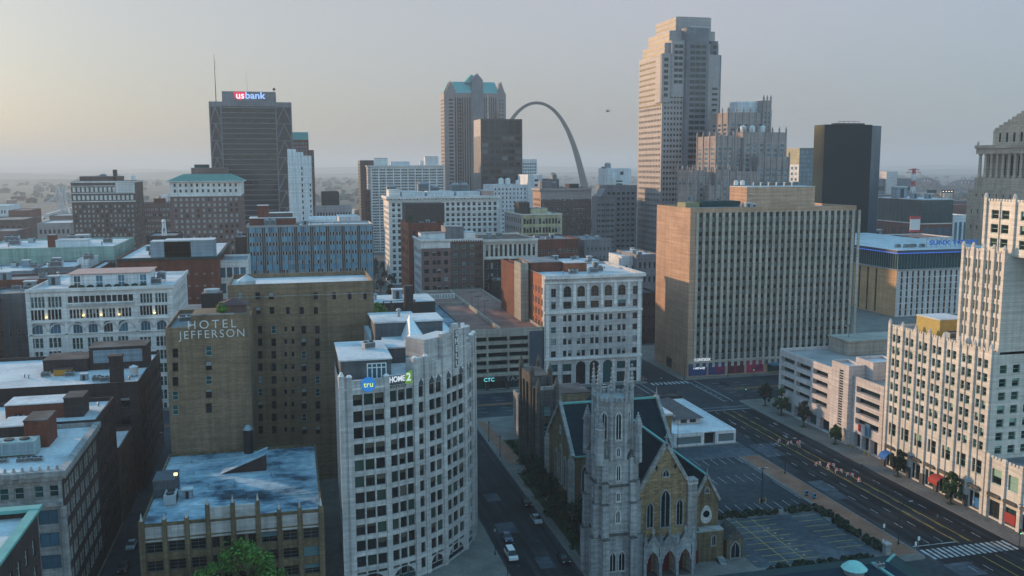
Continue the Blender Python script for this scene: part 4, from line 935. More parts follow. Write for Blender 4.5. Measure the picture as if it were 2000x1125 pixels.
for (x0, y0, x1, y1, h, lab) in ((12, 812, 128, 800, 3.6, REDBRICK), (0, 855, 72, 838, 3.4, DARKBR)):
    a = l1.R(x0, y0+14, 29.1); c = l1.R(x1, y0+14, 29.1)
    l1.pent(a[0], c[0], a[1], a[1]+7, h, lab, WROOF, zb=29.1)
a = l1.R(128, 815, 29.1); l1.pent(a[0]+.3, a[0]+4, a[1]-2, a[1]+4, 4.5, DARKBR, DROOF, zb=29.1); a = l1.R(60, 862, 29.1); l1.pent(a[0]+0.3, a[0]+4.4, a[1]-5, a[1]+2, 5.2, REDBRICK, DROOF, zb=29.1)
lu = thing('roof_plant', 'long pale green ventilation unit on the white roof at lower left', 'ventilation unit', (l1.X0+l1.R(34, 888, 29.1)[0], 168.8+l1.R(34, 888, 29.1)[1], 29.1)); m_ = MB(); m_.box(-5, 3.6, -1.8, 1.8, 0.4, 2.9); m_.build('casing', plain('pale_green_unit', (0.30, 0.42, 0.42)), lu); m_ = MB()
for x in (-3.8, -1.2, 1.4): m_.cone(x, 0, 2.9, 3.1, 0.9, 0.9, 12)
m_.build('fan', DKMET, lu); m_ = MB()
for k in range(6): m_.box(-4.6+k*1.35, -3.5+k*1.35, -1.86, -1.8, 0.7, 2.6)
m_.build('panel', BLUEBOX, lu)
for k, (x, y) in enumerate(((42, 903), (52, 902), (62, 901), (76, 901), (8, 904))): p = l1.R(x, y, 29.1); roofstuff(l1, 'the white roof above the grey stone cornice', [('ac', p[0], p[1], 0, 0.5)], 29.1)
# near corner block with copper edge
l2 = B('copper_edged_block', 'dark brick block with pale green copper roof edge in the lower left corner', 'building', -80, -33.4, 112, 30, 35.5, [DARKBR], roof=WROOF, rec=0.3)
p = atZ(72, 995, 35.5); l2.X0 = p.x-40; l2.W = 40; l2.Y0 = p.y-30; l2.t.location = (l2.X0, l2.Y0, 0); l2.fc = {'F': ((0, 0), (1, 0), 40), 'L': ((0, 30), (0, -1), 30), 'R': ((40, 0), (0, 1), 30)}
l2.grid('R', (1, 33), (29, 3), 8, 8, 'teal', 0.45, 0.6, m4=True); l2.finish()
m_ = MB(); m_.box(-0.5, 40.6, 28.9, 30.6, 35.52, 36.0); m_.box(39.3, 40.6, -0.5, 28.9, 35.52, 35.9); m_.build('copper_cornice', COPPER, l2.t)

STY['shelllit'] = dict(frame=FRAMED, glass=GWARM, fw=0.08)
def sub(b, name, X0, X1, Y0, D, H, mats, z0=0.0, **k):
    q = B(name, '', 'x', X0, X1, Y0, D, H, mats, z0=z0, **k); bpy.data.objects.remove(q.t)
    q.t = link(name, None, b.t, (X0-b.X0, Y0-b.Y0, 0)); return q
def subpx(b, name, xl, xr, yt, Y0, D, mats, zb=None, **k):
    a, c = atY(xl, yt, Y0), atY(xr, yt, Y0)
    return sub(b, name, a.x, c.x, Y0, D, a.z, mats, z0=(atY(xl, zb, Y0).z if zb else 0.0), **k)
# --- white twelve-storey block with red brick flank painted in its sunlit orange
w4 = B('white_office_block', 'pale stone office block with large arched top windows and bare sunlit orange brick flank', 'building', 90.8, 129.4, 324, 44, 42.0, [GRAYSTONE, ORBRICK, TERRA], roof=WROOF, rec=0.4)
def z6(x, y): return (690+x*0.28441, 360+y*0.28441)
u0 = w4.P('F', *z6(1375-47, 700))[0]; u1 = w4.P('F', *z6(1936+47, 700))[0]; cw = (u1-u0)/7
for k in range(7):
    c = u0+cw*(k+0.5); zt = w4.P('F', *z6(1465, 700))[1]
    if k in (0, 6): w4.win('F', c-0.95, c+0.95, zt-4.0, zt-0.8, 'grid')
    else: w4.win('F', c-1.5, c+1.5, zt-4.1, zt, 'grid', 'round')
    zt = w4.P('F', *z6(1465, 806))[1]
    w4.win('F', c-(0.9 if k in (0, 6) else 1.6), c+(0.9 if k in (0, 6) else 1.6), zt-2.7, zt, 'grid')
    for y in (900, 978, 1060, 1142):
        zt = w4.P('F', *z6(1465, y))[1]
        if k in (0, 6): w4.win('F', c-0.95, c+0.95, zt-2.3, zt, 'teal' if rnd.random() < .4 else 'sash')
        else:
            w4.win('F', c-1.65, c-0.3, zt-2.3, zt, 'sash'); w4.win('F', c+0.3, c+1.65, zt-2.3, zt, 'sash')
    if k in (2, 3, 4): w4.win('F', c-1.9, c+1.9, 0.3, 9.2, 'shop', 'round')
    else: w4.win('F', c-1.7, c+1.7, 5.6, 8.4, 'shop', None, 1); w4.win('F', c-1.7, c+1.7, 0.4, 4.4, 'shop')
    if k < 6: w4.fbox('F', c+cw/2-0.5, c+cw/2+0.5, 30.3, 38.6, 0.3, 2)
zc = w4.P('F', *z6(1465, 876))[1]
w4.fbox('F', 0, w4.W, zc-0.5, zc+0.4, 0.55, 2); w4.fbox('F', 0, w4.W, 10.0, 10.9, 0.6, 2); w4.fbox('F', 0, w4.W, 38.8, 39.5, 0.35, 2)
for u in (0.6, w4.W-1.9): w4.fbox('F', u, u+1.3, 0.2, 38.7, 0.25, 2)
w4.ring(40.7, 42.0, 1.0, TERRA, faces='FR', brackets=0)
w4.paint('L', 0, 40.5, 0, 42.0, 1); w4.grid('L', (26, 38), (43, 4), 4, 8, 'dark', 0.4, 0.6, m4=True)  # sunlight on the brick is painted in as orange
w4.finish()
a = w4.R(1144, 540, 41.1); w4.pent(13, 22, 17, 25, 3.4, ORBRICK, WROOF)
w4.pent(0.3, 12.5, 20, 40, 3.6, REDBRICK, GROOF)
roofstuff(w4, 'the white roof of the orange flanked stone block', [('cool', 3.5, 24, 0, 0.6), ('ac', 14, 10, 0, 1), ('ac', 23, 12, 0, 1.1), ('ac', 26, 15, 0, 1.2), ('ac', 16, 13, 1.57, 0.9), ('v', 10, 9, 0, 1), ('v', 31, 22, 0, 1), ('v', 20, 8, 0, 1), ('hut', 30, 30, 0, 1)])
st = sub(w4, 'stair_tower', atY(1017, 515, 344).x, 90.0, 344, 10.5, atY(1017, 514, 344).z, [CONC, CONC], roof=PAVE); st.finish()
st = sub(w4, 'brick_wing', 90.05-3.0, 90.05, 348.5, 30, 43.2, [REDBRICK], roof=GROOF); st.finish()
# --- parking deck left of it
pk = B('parking_deck', 'open concrete parking deck with pinkish bare roof decks and dark slots', 'parking deck', 60.5, 90.2, 324, 112, 23.0, [CONC, DKMET, plain('navy_wall', (0.05, 0.075, 0.105), 0.8)], roof=PINKROOF, parapet=1.0, rec=1.6)
for k in range(5):
    for c in range(3): pk.win('F', 1.2+c*7.9, 8.4+c*7.9, 18.6-k*2.95-0.3, 20.3-k*2.95-0.3, 'black')
pk.paint('F', 24.6, 29.7, 0, 21.6, 2); pk.paint('F', 0.3, 24.4, 0.0, 5.2, 1); pk.fbox('F', 0.3, 24.5, 5.3, 6.1, 0.25, 0)
for c in range(3): pk.win('F', 1.5+c*7.7, 8+c*7.7, 0.3, 3.3, 'shop')
pk.mb.box(13.2, 13.9, 0.4, 108, 22.02, 23.4, 0); pk.mb.box(0.36, 13.2, 70, 70.4, 22.02, 23.0)
pk.finish()
m_ = text_mesh('lettering', 'CTC', 2.0, glow('cyan_sign', (0.15, 0.62, 0.68), 1.0), pk.t, (9.2, -0.32, 4.1), bold=0.02); m_ = text_mesh('lettering', 'TAX', 2.4, STEEL, pk.t, (18.4, -0.3, 4.0), sx=1.2)
text_mesh('lettering', 'RIVER', 1.1, DKMET, pk.t, (4.0, -0.06, 12.3), sx=1.5)
for k in range(3):
    lp = thing('deck_lamp', 'twin headed lamp pole on the pinkish parking deck roof', 'lamp', (74.2, 352+k*13, 22.0), 0, 'lamp poles on the parking deck'); m_ = MB(); m_.cone(0, 0, 0, 7.5, 0.11, 0.08, 6); m_.box(-1.1, 1.1, -.06, .06, 7.35, 7.5); m_.build('pole', DKMET, lp)
    for s in (-1, 1): m_ = MB(); m_.box(s*1.1-0.35, s*1.1+0.35, -.2, .2, 7.3, 7.5); m_.build('lamp_head', DKMET, lp)
gs = thing('graffiti_wall', 'low white wall with dark graffiti strokes at the back of the parking deck', 'wall', (61, 413, 22.0)); m_ = MB(); m_.box(0, 12, 0, 0.25, 0, 2.3); m_.build('wall', WHITE, gs); m_ = MB(); g_ = random.Random(5)
for k in range(16): x = 0.5+k*0.7; m_.bar((x, -0.03, 0.3), (x+g_.uniform(-.5, .8), -0.03, 2.0), 0.09)
m_.build('painted_strokes', DKMET, gs)
# --- low building with steel tank frame, behind the curved tower
lo_ = B('low_commercial_building', 'low dark walled building with patched blue grey roofs and rusty steel frame', 'building', 12, 60.2, 324, 60, 24.5, [SLATEBOX, TEALWALL], roof=roofm('patched_roof', (0.05, 0.08, 0.10), (0.12, 0.18, 0.22), (0.28, 0.34, 0.38)), parapet=0.6)
lo_.finish(); lo_.pent(2, 44, 38, 59.5, 4.6, DKMET, WROOF); lo_.pent(1, 15, 20, 37, 3.5, ORANGEBR, GROOF)
sf = thing('steel_tower', 'dark cylinder chimney in a rusty braced steel frame on the low roof', 'steel frame', (40, 345, 23.9)); m_ = MB()
for x in (-6, -3, 6): 
    for y in (-3, 3): m_.bar((x, y, 0), (x, y, 7.5), 0.2)
for z in (3.7, 7.4):
    for y in (-3, 3): m_.bar((-6, y, z), (6, y, z), 0.14)
for y in (-3, 3): m_.bar((-6, y, 0), (-3, y, 7.4), 0.1); m_.bar((-3, y, 0), (-6, y, 7.4), 0.1); m_.bar((-3, y, 0), (6, y, 7.4), 0.1)
m_.build('frame', RUST, sf); m_ = MB(); m_.cone(3.2, 0, 0, 13.5, 1.9, 1.9, 16); m_.build('chimney', DKMET, sf)
make_tree('roof_tree', 'bright green bushy tree growing on the low roof behind the curved tower', 8.5, 4.2, LF_BRIGHT, 21, (30.5, 337, 23.9), None, 1500, 0.15, 0.5)
sg = thing('skylight_dome', 'pale round dome on the low roof beside the bright green tree', 'dome', (36, 332.5, 23.9)); m_ = MB(); m_.cone(0, 0, 0, 0.8, 2.6, 2.5, 16); m_.cone(0, 0, 0.8, 1.5, 2.4, 0.6, 16); m_.build('dome', WHITE, sg); m_ = MB(); m_.cone(0, 0, -0.05, 0.2, 2.9, 2.8, 16); m_.build('curb', STEEL, sg)
place(HUT, 'white lift house on the back roof beside the dark chimney cylinder', (42, 372, 28.7), 0, None, 1.7); place(VENT, 'wide white vent on the back roof beside the lift house', (33, 370, 28.7), 0, None, 2.2)
# --- wide tan slab with concrete fins
ct = B('tan_slab_tower', 'wide tan brick slab with vertical concrete fins and glowing pink shop screens', 'tower', 148.9, 220.3, 325, 33, 66.0, [ORANGEBR, GREYPANEL, PALEFIN, plain('green_spandrel', (0.10, 0.115, 0.11), 0.5)], roof=WROOF, rec=0.35, parapet=1.0)
def zc_(x, y): return (1260+x*0.37340, 340+y*0.37340)
(fa, fz1), (fb, fz0) = ct.P('F', *zc_(275, 203)), ct.P('F', *zc_(1085, 965))
nb = 26; cw = (fb-fa)/nb; nf = 17; fh = (fz1-fz0)/nf
ct.paint('F', fa, fb, fz0, fz1, 3)
for i in range(nb):
    for j in range(nf): ct.win('F', fa+cw*(i+0.27), fa+cw*(i+0.73), fz1-fh*j-fh*0.52, fz1-fh*j-0.06*fh, 'fin')
for i in range(nb+1):
    u = fa+cw*i; ct.fbox('F', u-cw*0.21, u+cw*0.21, fz0, fz1+0.1, 0.35, 2)
ct.fbox('F', 0, ct.W, 5.6, 6.6, 0.3, 2)
for i, (u0, u1) in enumerate(((0.6, 8.2), (9.0, 16.0), (17.4, 24.2), (25.4, 32.6))):
    cs = ((0.006, 0.03, 0.11), (0.012, 0.022, 0.10), (0.03, 0.006, 0.014), (0.16, 0.01, 0.05))[i]
    m_ = MB(); m_.box(u0, u1, -0.22, -0.05, 0.7, 5.2); o = m_.build('shop_screen', glow('screen_%d' % i, cs, 0.35), ct.t)
    if i in (1, 2, 3): m_ = MB(); m_.box(u0+(3 if i == 1 else 2.2), u1-(0.4 if i != 2 else 3), -0.23, -0.222, 1.3, 3.9); m_.build('screen_glow', rough_mat('pink_image', ((0.35, (0.06, 0.004, 0.03)), (0.65, (0.34, 0.035, 0.10))), 0.9), o)
text_mesh('lettering', 'CONTEGIX', 1.5, glow('pale_letters', (0.75, 0.8, 0.85), 0.9), ct.t, (6.2, -0.36, 6.9), sx=0.9)
text_mesh('lettering', 'Netrality', 1.5, glow('pale_letters', (0.75, 0.8, 0.85), 0.9), ct.t, (4.9, -0.26, 3.7), sx=0.9)
m_ = MB(); m_.box(34, 45, -4.5, -0.01, 3.6, 4.1); m_.build('canopy', plain('blue_canopy', (0.05, 0.16, 0.22), 0.5), ct.t)
ct.win('F', 34.5, 44.5, 0.4, 3.4, 'shop'); ct.win('L', 12, 18, 0.3, 4.5, 'dark')
ct.finish()
a = atZ(1459, 405, 65); p = atY(1440, 366, 342); q = atY(1592, 366, 342)
zt = ct.pent(atY(1459, 366, 342).x-148.9, q.x-148.9, 17, 32, p.z-65.0, ORANGEBR, WROOF)
roofstuff(ct, 'the brick penthouse of the wide tan slab', [('ac', 40+k*3.6, 24, 0, 0.9) for k in range(6)]+[('tank', 33+k*3, 28, 0, 0.4) for k in range(2)], zt)
roofstuff(ct, 'the white roof edge of the wide tan slab', [('hut', 28, 8, 0, 1.0), ('hut', 31, 9, 0, 0.8), ('v', 24, 6, 0, 1.4)])
mc = thing('roof_plant', 'long low green roof plant on the left end of the tan slab roof', 'roof plant', (152, 341, 65)); m_ = MB(); m_.box(2, 8, 0, 8, 0.5, 2.4); m_.build('casing', plain('olive_unit', (0.20, 0.20, 0.11)), mc); m_ = MB(); m_.box(9, 26, 0, 8, 0.5, 2.8); m_.build('frame', DKCOPPER, mc); m_ = MB(); m_.box(1.5, 26.5, -.5, 8.5, 0.1, 0.5); m_.build('base', STEEL, mc)
ds = thing('satellite_dish', 'pair of small white dishes on the corner of the brick penthouse', 'dish', (148.9+atY(1466, 372, 342).x-148.9, 341.2, 69.5)); m_ = MB(); m_.cone(0, 0, 0, 1.5, 0.07, 0.07, 6); m_.build('mast', STEEL, ds)
for s in (-0.5, 0.7):
    m_ = MB(); m_.cone(s, -0.2, 1.2, 1.35, 0.62, 0.2, 12); m_.build('dish', WHITE, ds)
# --- slab with low sun's orange painted on its left flank, glass crown and blue light line
sx0 = atY(1752, 527, 430).x
so_ = B('glass_topped_block', 'striped tan block with a green glass top floor and a glowing blue roof line', 'building', sx0, sx0+62, 430, 118, atY(1752, 527, 430).z, [masonry('sunlit_orange_stucco', (0.58, 0.35, 0.18), (0.53, 0.32, 0.16), 4, 3, 0.9, 0.15, 0.8, 0.12), PALECONC], roof=WROOF, rec=0.4, parapet=0)
so_.paint('F', 0, so_.W, 0, so_.H, 1)
so_.grid('F', (1.5, so_.H-0.8), (60, 0.5), 17, 7, 'black', 0.34, 0.86, m4=True)
so_.D = 118; so_.grid('L', (4, so_.H-1), (104, 0.5), 13, 1, 'black', 0.22, 1.0, m4=True)
so_.finish()
gm = B('x', '', 'x', sx0+1, sx0+61, 431, 116, atY(1752, 496, 430).z, [GTEAL], parapet=0, z0=so_.H+0.01, roof=WROOF); bpy.data.objects.remove(gm.t); gm.t = link('glass_storey', None, so_.t, (1, 1, 0))
for k in range(31): gm.fbox('F', k*2.0-0.06 if k else 0.01, k*2.0+0.06, so_.H+.02, gm.H, 0.1, 0)
gm.finish(); m_ = MB()
for k in range(31): m_.box(1+k*1.98, 1.1+k*1.98, 0.88, 0.99, so_.H+0.02, gm.H)
for k in range(58): m_.box(0.88, 0.99, 1+k*2, 1.12+k*2, so_.H+0.02, gm.H)
m_.build('mullion', STEEL, so_.t); m_ = MB(); m_.box(-0.6, 62.6, -0.6, 118.6, so_.H-0.5, so_.H-0.02); m_.build('ledge', CONC, so_.t)
m_ = MB(); m_.box(-1.2, 63.2, -1.2, 119, gm.H+0.6, gm.H+2.0); m_.build('roof', [WROOF], so_.t)
m_ = MB(); m_.box(-1.25, 63.2, -1.25, 118.9, gm.H+0.05, gm.H+0.58); m_.build('light_line', glow('blue_light_line', (0.04, 0.16, 0.70), 0.55), so_.t)
m_ = MB(); m_.box(-1.28, 63.25, -1.28, 119.05, gm.H+0.62, gm.H+1.9); m_.build('fascia', plain('navy_fascia', (0.03, 0.05, 0.10), 0.5), so_.t)
zr = gm.H+2.0
bs = thing('roof_sign', 'row of blue letters on a frame along the roof of the glass topped block', 'sign', (sx0+24, 438, zr)); text_mesh('lettering', 'SUNX TOWN', 3.7, glow('blue_letters', (0.01, 0.11, 0.42), 0.5), bs, (17, 0, 2.6), depth=0.2, sx=1.35, bold=0.08); m_ = MB()
for k in range(12): m_.bar((k*3.1, 0.2, 0), (k*3.1, 0.2, 5), 0.1)
m_.bar((0, 0.2, 0.8), (34, 0.2, 0.8), 0.1); m_.build('frame', STEEL, bs)
for k, (u, v) in enumerate(((14, 12), (17, 12), (20, 14), (24, 12), (10, 14))): place(AC, 'cream boxed unit on the white roof beside the blue roof letters', (sx0+u, 430+v, zr), 0, 'units beside the blue roof letters', 1.0)
# --- cream terracotta tower at right and its setbacks
mp = B('cream_tower', 'tall cream terracotta office tower with stepped top and green window frames', 'tower', 157, 205, 176, 38.5, 39.0, [CREAM, DARKSTONE], rec=0.35, roof=GROOF, parapet=0.6)
def colset(b, L, zt, zb, n, first=2.6, rows=None, fh=3.28):
    cw = (L-first*0.6)/n
    for i in range(n):
        z = zt; uu = first*0.3+cw*i; j = 0
        while z-2.1 > zb:
            b.win('L', uu+cw*0.2, uu+cw*0.46, z-2.1, z, 'green'); b.win('L', uu+cw*0.56, uu+cw*0.82, z-2.1, z, 'green'); z -= fh; j += 1
    for i in range(n+1):
        uu = first*0.3+cw*i; b.fbox('L', max(0.01, uu-0.45), min(L-0.01, uu+0.45), b.z0+0.1, b.H+0.9, 0.42)
        o, ud, _ = b.fc['L']; y = o[1]-uu
        b.mb.cone(-0.15, y, b.H+0.9, b.H+1.9, 0.55, 0.2, 6)
        if i < n: b.fbox('L', uu+cw*0.5-0.12, uu+cw*0.5+0.12, b.z0+1, b.H+0.4, 0.22)
    k = int(L/0.9)
    for i in range(k): b.fbox('L', 0.1+i*0.9, 0.65+i*0.9, b.H-0.02, b.H+0.55, 0.15)
colset(mp, 38.5, 36.9, 13.5, 7)
for i in range(7):
    u = 0.9+5.27*i
    mp.win('L', u+1.2, u+4.4, 9.2, 12.6, 'green'); mp.win('L', u+0.9, u+4.8, 0.5, 4.6, 'shop', None, i % 2); mp.fbox('L', u+0.8, u+4.9, 5.6, 6.3, 0.8, 1)
    mp.fbox('L', max(0.0, u-0.7), u+0.6, 0.05, 3.0, 0.5, 1)
mp.grid('F', (1, 36.5), (44, 14), 12, 7, 'green', 0.55, 0.62, m4=True); mp.finish()
p1 = atX(1881, 486, 158.5); mp2 = sub(mp, 'upper_tier', 158.5, 204, 176, p1.y-176, p1.z, [CREAM], z0=38.4, rec=0.35, parapet=0.6); colset(mp2, mp2.D, mp2.H-2, 39.5, 4, 1.2); mp2.finish()
p2 = atX(1925, 392, 160); mp3 = sub(mp, 'top_tier', 160, 203, 140, p2.y-140, p2.z, [CREAM], z0=mp2.H-0.6, rec=0.35, parapet=0.6); colset(mp3, mp3.D, mp3.H-2, mp2.H+0.5, 5, 1.2); mp3.finish()
lw = sub(mp, 'street_wing', 157, 204, 150, 25.9, 14.5, [CREAM, DARKSTONE], rec=0.35); 
for i in range(5):
    u = 0.5+5.0*i; lw.win('L', u+1.1, u+4.1, 8.6, 12.2, 'green'); lw.win('L', u+0.8, u+4.4, 0.5, 4.6, 'shop', None, i % 2); lw.fbox('L', u+0.7, u+4.5, 5.6, 6.3, 0.8, 1); lw.fbox('L', u-0.45 if i else 0, u+0.5, 0.05, 15.4, 0.4)
for i in range(24): lw.fbox('L', 0.2+i*1.07, 0.8+i*1.07, 14.45, 15.1, 0.15)
lw.finish()
a = mp.R(1815, 640, 38.4); mp.pent(3.5, 12, 23, 32, 4.2, plain('mustard_render', (0.50, 0.37, 0.12), 0.8), WROOF)
place(AC, 'rooftop unit on the lower tier of the cream tower beside the mustard box', (162, 196, 38.4), 0, None, 1.0)
aw = thing('awning', 'red curved shop awning on the foot of the cream tower', 'awning', (157, 189.5, 3.2)); m_ = MB()
for k in range(6):
    t0, t1 = R(k*15), R(k*15+15); m_.poly([(-2.4*math.sin(t), y, 1.5*math.cos(t)) for t, y in ((t0, 0), (t1, 0), (t1, 3.4), (t0, 3.4))])
m_.build('canopy', plain('red_canvas', (0.40, 0.045, 0.035), 0.8), aw); m_ = MB(); m_.box(-2.4, -2.3, 0, 3.4, -0.5, 0.02); m_.build('valance', plain('red_canvas', (0.40, 0.045, 0.035), 0.8), aw)
aw = thing('awning', 'blue dome shop awning at the left foot of the cream tower', 'awning', (157, 210.2, 3.0)); m_ = MB()
for k in range(6):
    t0, t1 = R(k*15), R(k*15+15); m_.poly([(-2.2*math.sin(t), y, 1.5*math.cos(t)) for t, y in ((t0, 0), (t1, 0), (t1, 3), (t0, 3))])
m_.build('canopy', plain('blue_canvas', (0.02, 0.14, 0.42), 0.8), aw); m_ = MB(); m_.box(-2.2, -2.1, 0, 3, -0.4, 0.02); m_.build('valance', plain('blue_canvas', (0.02, 0.14, 0.42), 0.8), aw)
for k, (y, c1, tx) in enumerate(((178.2, (0.02, 0.17, 0.40), ''), (168.0, (0.35, 0.03, 0.03), ''), (155.6, (0.45, 0.02, 0.03), 'OPEN'))):
    m_ = MB(); m_.box(-0.12, -0.06, -1.6, 1.6, 1.0, 3.4); o = m_.build('shop_poster', plain('poster_%d' % k, c1, 0.5), mp.t, (0, y-176, 0))
# --- pale parking structure right of the avenue
gr = B('parking_structure', 'pale pink concrete parking structure with long dark slots and a stair tower', 'parking structure', 159, 214, 218, 56, 21.0, [PALECONC, DKMET, plain('red_shop', (0.40, 0.03, 0.03), 0.5)], roof=rough_mat('worn_deck', ((0.3, (0.22, 0.205, 0.20)), (0.7, (0.36, 0.335, 0.325))), 0.12, 0.9, 6), parapet=1.1, rec=1.5)
for k in range(4):
    for c in range(3): gr.win('L', 1.2+c*9.6, 9.6+c*9.6, 17.0-k*3.15, 18.7-k*3.15, 'black')
    gr.win('L', 43.5, 54.5, 16.6-k*3.15, 18.4-k*3.15, 'black')
for c in range(4): gr.win('L', 3+c*7.4, 8.6+c*7.4, 0.3, 4.0, 'shop')
gr.paint('L', 26.0, 28.6, 0.3, 4.2, 2)
for c in range(3): gr.win('L', 43.0+c*4, 46.4+c*4, 0.2, 4.4, 'dark')
gr.finish()
tw = sub(gr, 'stair_tower', 157.6, 163, 232.5, 8.8, 23.8, [PALECONC, CONC], roof=WROOF, rec=0.3)
tw.grid('L', (4.0, 22), (6.2, 5), 1, 22, 'black', 0.95, 0.68, m4=True); tw.win('L', 3.6, 6.4, 0.3, 3.6, 'shop'); tw.finish()
lf = sub(gr, 'lift_house', 163.1, 172, 229, 8.5, 25.3, [PALECONC], z0=19.9, roof=WROOF, rec=0.2); lf.win('L', 3.4, 4.8, 20.2, 22.6, 'dark'); lf.finish()
m_ = MB(); m_.box(18, 50, 44, 55.2, 20, 24.4); m_.box(17.5, 50.5, 43.5, 55.6, 24.4, 24.9); m_.build('ramp_canopy', CONC, gr.t)
sg = MB(); sg.box(-0.3, -0.05, 9.6, 10.6, 5.4, 7.4); sg.build('blade_sign', plain('red_sign', (0.5, 0.03, 0.04), 0.5), gr.t); sg = MB(); sg.box(-0.5, -0.05, 5.0, 7.0, 5.0, 8.6); sg.build('blue_banner', plain('blue_banner', (0.06, 0.18, 0.30), 0.6), gr.t)
for k in range(5):
    bo = thing('bollard', 'short yellow bollard at the vehicle entrance of the pale parking structure', 'bollard', (157.4, 221+k*2.2, 0.13), 0, 'yellow bollards at the parking entrance'); m_ = MB(); m_.cone(0, 0, 0, 1.2, 0.13, 0.13, 8); m_.build('post', plain('yellow_paint', (0.55, 0.36, 0.03)), bo); m_ = MB(); m_.cone(0, 0, 1.2, 1.3, 0.13, 0.03, 8); m_.build('cap', plain('yellow_paint', (0.55, 0.36, 0.03)), bo)
lp = thing('deck_lamp', 'tall twin lamp pole on the roof of the pale parking structure', 'lamp', (181, 268, 20)); m_ = MB(); m_.cone(0, 0, 0, 9, 0.12, 0.09, 6); m_.box(-1.2, 1.2, -.06, .06, 8.8, 9); m_.build('pole', DKMET, lp)
for s in (-1, 1): m_ = MB(); m_.box(s*1.2-.35, s*1.2+.35, -.2, .2, 8.75, 8.95); m_.build('lamp_head', STEEL, lp)
# --- court house with columned loggia
cf = atY(1890, 369, 520); cv = B('columned_tower', 'limestone court tower with a columned loggia under a stepped pyramid', 'tower', cf.x, cf.x+50, 430, 90, cf.z, [LIMEST], roof=LIMEST, rec=0.5, parapet=0)
cv.grid('L', (2, cf.z-9), (40, cf.z-40), 7, 3, 'dark', 0.22, 0.26, m4=True); cv.grid('L', (5, cf.z+0.4-3), (40, cf.z-5), 6, 1, 'dark', 0.2, 0.8, m4=True); cv.finish()
x1 = cf.x+3.5; zb = cf.z; yF = atX(1904, 347, x1).y; z1 = atX(1904, 347, x1).z; z2 = atX(1908, 301, x1).z; z3 = atX(1908, 284, x1).z
m_ = MB(); m_.box(3.5, 46, -20, yF-430, zb, z1); m_.build('podium', LIMEST, cv.t); m_ = MB(); m_.box(8, 42, -16, yF-430-4.5, z1, z2); m_.build('cella', [LIMEST], cv.t)
for k in range(8): m_ = MB(); m_.box(7.9, 7.99, yF-430-9-k*6.1, yF-430-7-k*6.1, z1+1.5, z2-1.5); m_.build('window', GDARK, cv.t)
for k in range(9):
    m_ = MB(); m_.cone(0, 0, z1, z1+0.9, 1.35, 1.3, 12); m_.cone(0, 0, z1+0.9, z2-1.2, 1.08, 0.9, 14); m_.cone(0, 0, z2-1.2, z2-0.01, 1.0, 1.4, 12); m_.build('column', LIMEST, cv.t, (5.2, yF-430-2-k*5.0, 0))
m_ = MB(); m_.box(3.4, 46.2, -20, yF-430+0.2, z2, z2+(z3-z2)*0.62); m_.box(2.6, 47, -20, yF-430+0.9, z2+(z3-z2)*0.62, z3); m_.build('entablature', LIMEST, cv.t)
z4 = atX(1940, 255, x1+7).z; yA = atX(1940, 258, x1+7).y
m_ = MB(); m_.box(10.5, 40, -20, yA-430, z3, z4); m_.build('attic', LIMEST, cv.t); m_ = MB()
for k in range(9): m_.box(11+k*1.5, 39.5-k*1.5, -20+k*1.5, yA-430-0.5-k*1.9, z4+k*1.7, z4+k*1.7+1.69)
m_.build('stepped_pyramid', LIMEST, cv.t)
for k in range(4): m_ = MB(); m_.box(10.3, 10.45, yA-430-7-k*6, yA-430-5.6-k*6, z3+1.8, z4-1.8); m_.build('window', GDARK, cv.t)
m_ = MB(); m_.cone(4.2, yF-430-.4, z3, z3+1.0, 0.6, 0.9, 6); m_.cone(4.2, yF-430-.4, z3+1, z3+2.8, 0.9, 0.1, 6); m_.build('corner_ornament', LIMEST, cv.t)
# ------------------------------------------------------------------ middle distance
# blue striped slab
bs_ = bpx('striped_office', 'broad office slab with pale blue glass panels and black vertical stripes', 'office building', 480.5, 728.5, 441, 480, 26, [STEEL, DKMET, CONC], roof=WROOF, rec=0.15)
def zb_(x, y): return (440+x*0.16, 420+y*0.16)
bs_.fbox('F', 0, bs_.W, bs_.H-0.9, bs_.H, 0.3, 0)
cw = bs_.W/8
for i in range(8):
    for (p, q) in ((0.16, 0.53), (0.57, 0.94)):
        for r_ in range(8):
            z1 = bs_.H-1.0-r_*4.75
            if z1 < 6: continue
            w = (q-p)/2
            for h in range(2):
                a = cw*(i+p+h*w)+0.03; c = cw*(i+p+(h+1)*w)-0.06
                bs_.win('F', a, c, z1-2.75, z1-0.02, 'skyp', None, 1 if r_ < 3 else 0); bs_.win('F', a+0.3, c-0.3, z1-4.7, z1-2.82, 'black' if (r_ < 3 or rnd.random() < .35) else 'skyp')
    bs_.paint('F', cw*i, cw*(i+0.158), 0, bs_.H-1, 1); bs_.paint('F', cw*(i+0.53), cw*(i+0.57), 0, bs_.H-1, 1); bs_.paint('F', cw*(i+0.95), cw*(i+1), 0, bs_.H-1, 1)
    bs_.fbox('F', cw*(i+0.045), cw*(i+0.075), 0.1, bs_.H-1, 0.35, 2)
bs_.finish()
bs_.pent(1.5, 24.5, 4, 20, 4.2, REDBRICK, WROOF); bs_.pent(5.5, 11, 9, 15, 10.5, REDBRICK, WROOF); bs_.pent(11.2, 23, 10, 19, 6.5, BROWNBR, WROOF)
roofstuff(bs_, 'the roof of the blue striped slab', [('cool', 10.2, 2.2, 0, 0.75), ('cool', 13.2, 2.2, 0, 0.75), ('hut', 29, 3, 0, 1.3), ('v', 51, 6, 0, 1), ('ac', 25, 4, 0, .8)])
tt = thing('roof_tank', 'long white horizontal tank on the roof of the blue striped slab', 'tank', (bs_.X0+38, 487, bs_.H-.9)); m_ = MB(); 
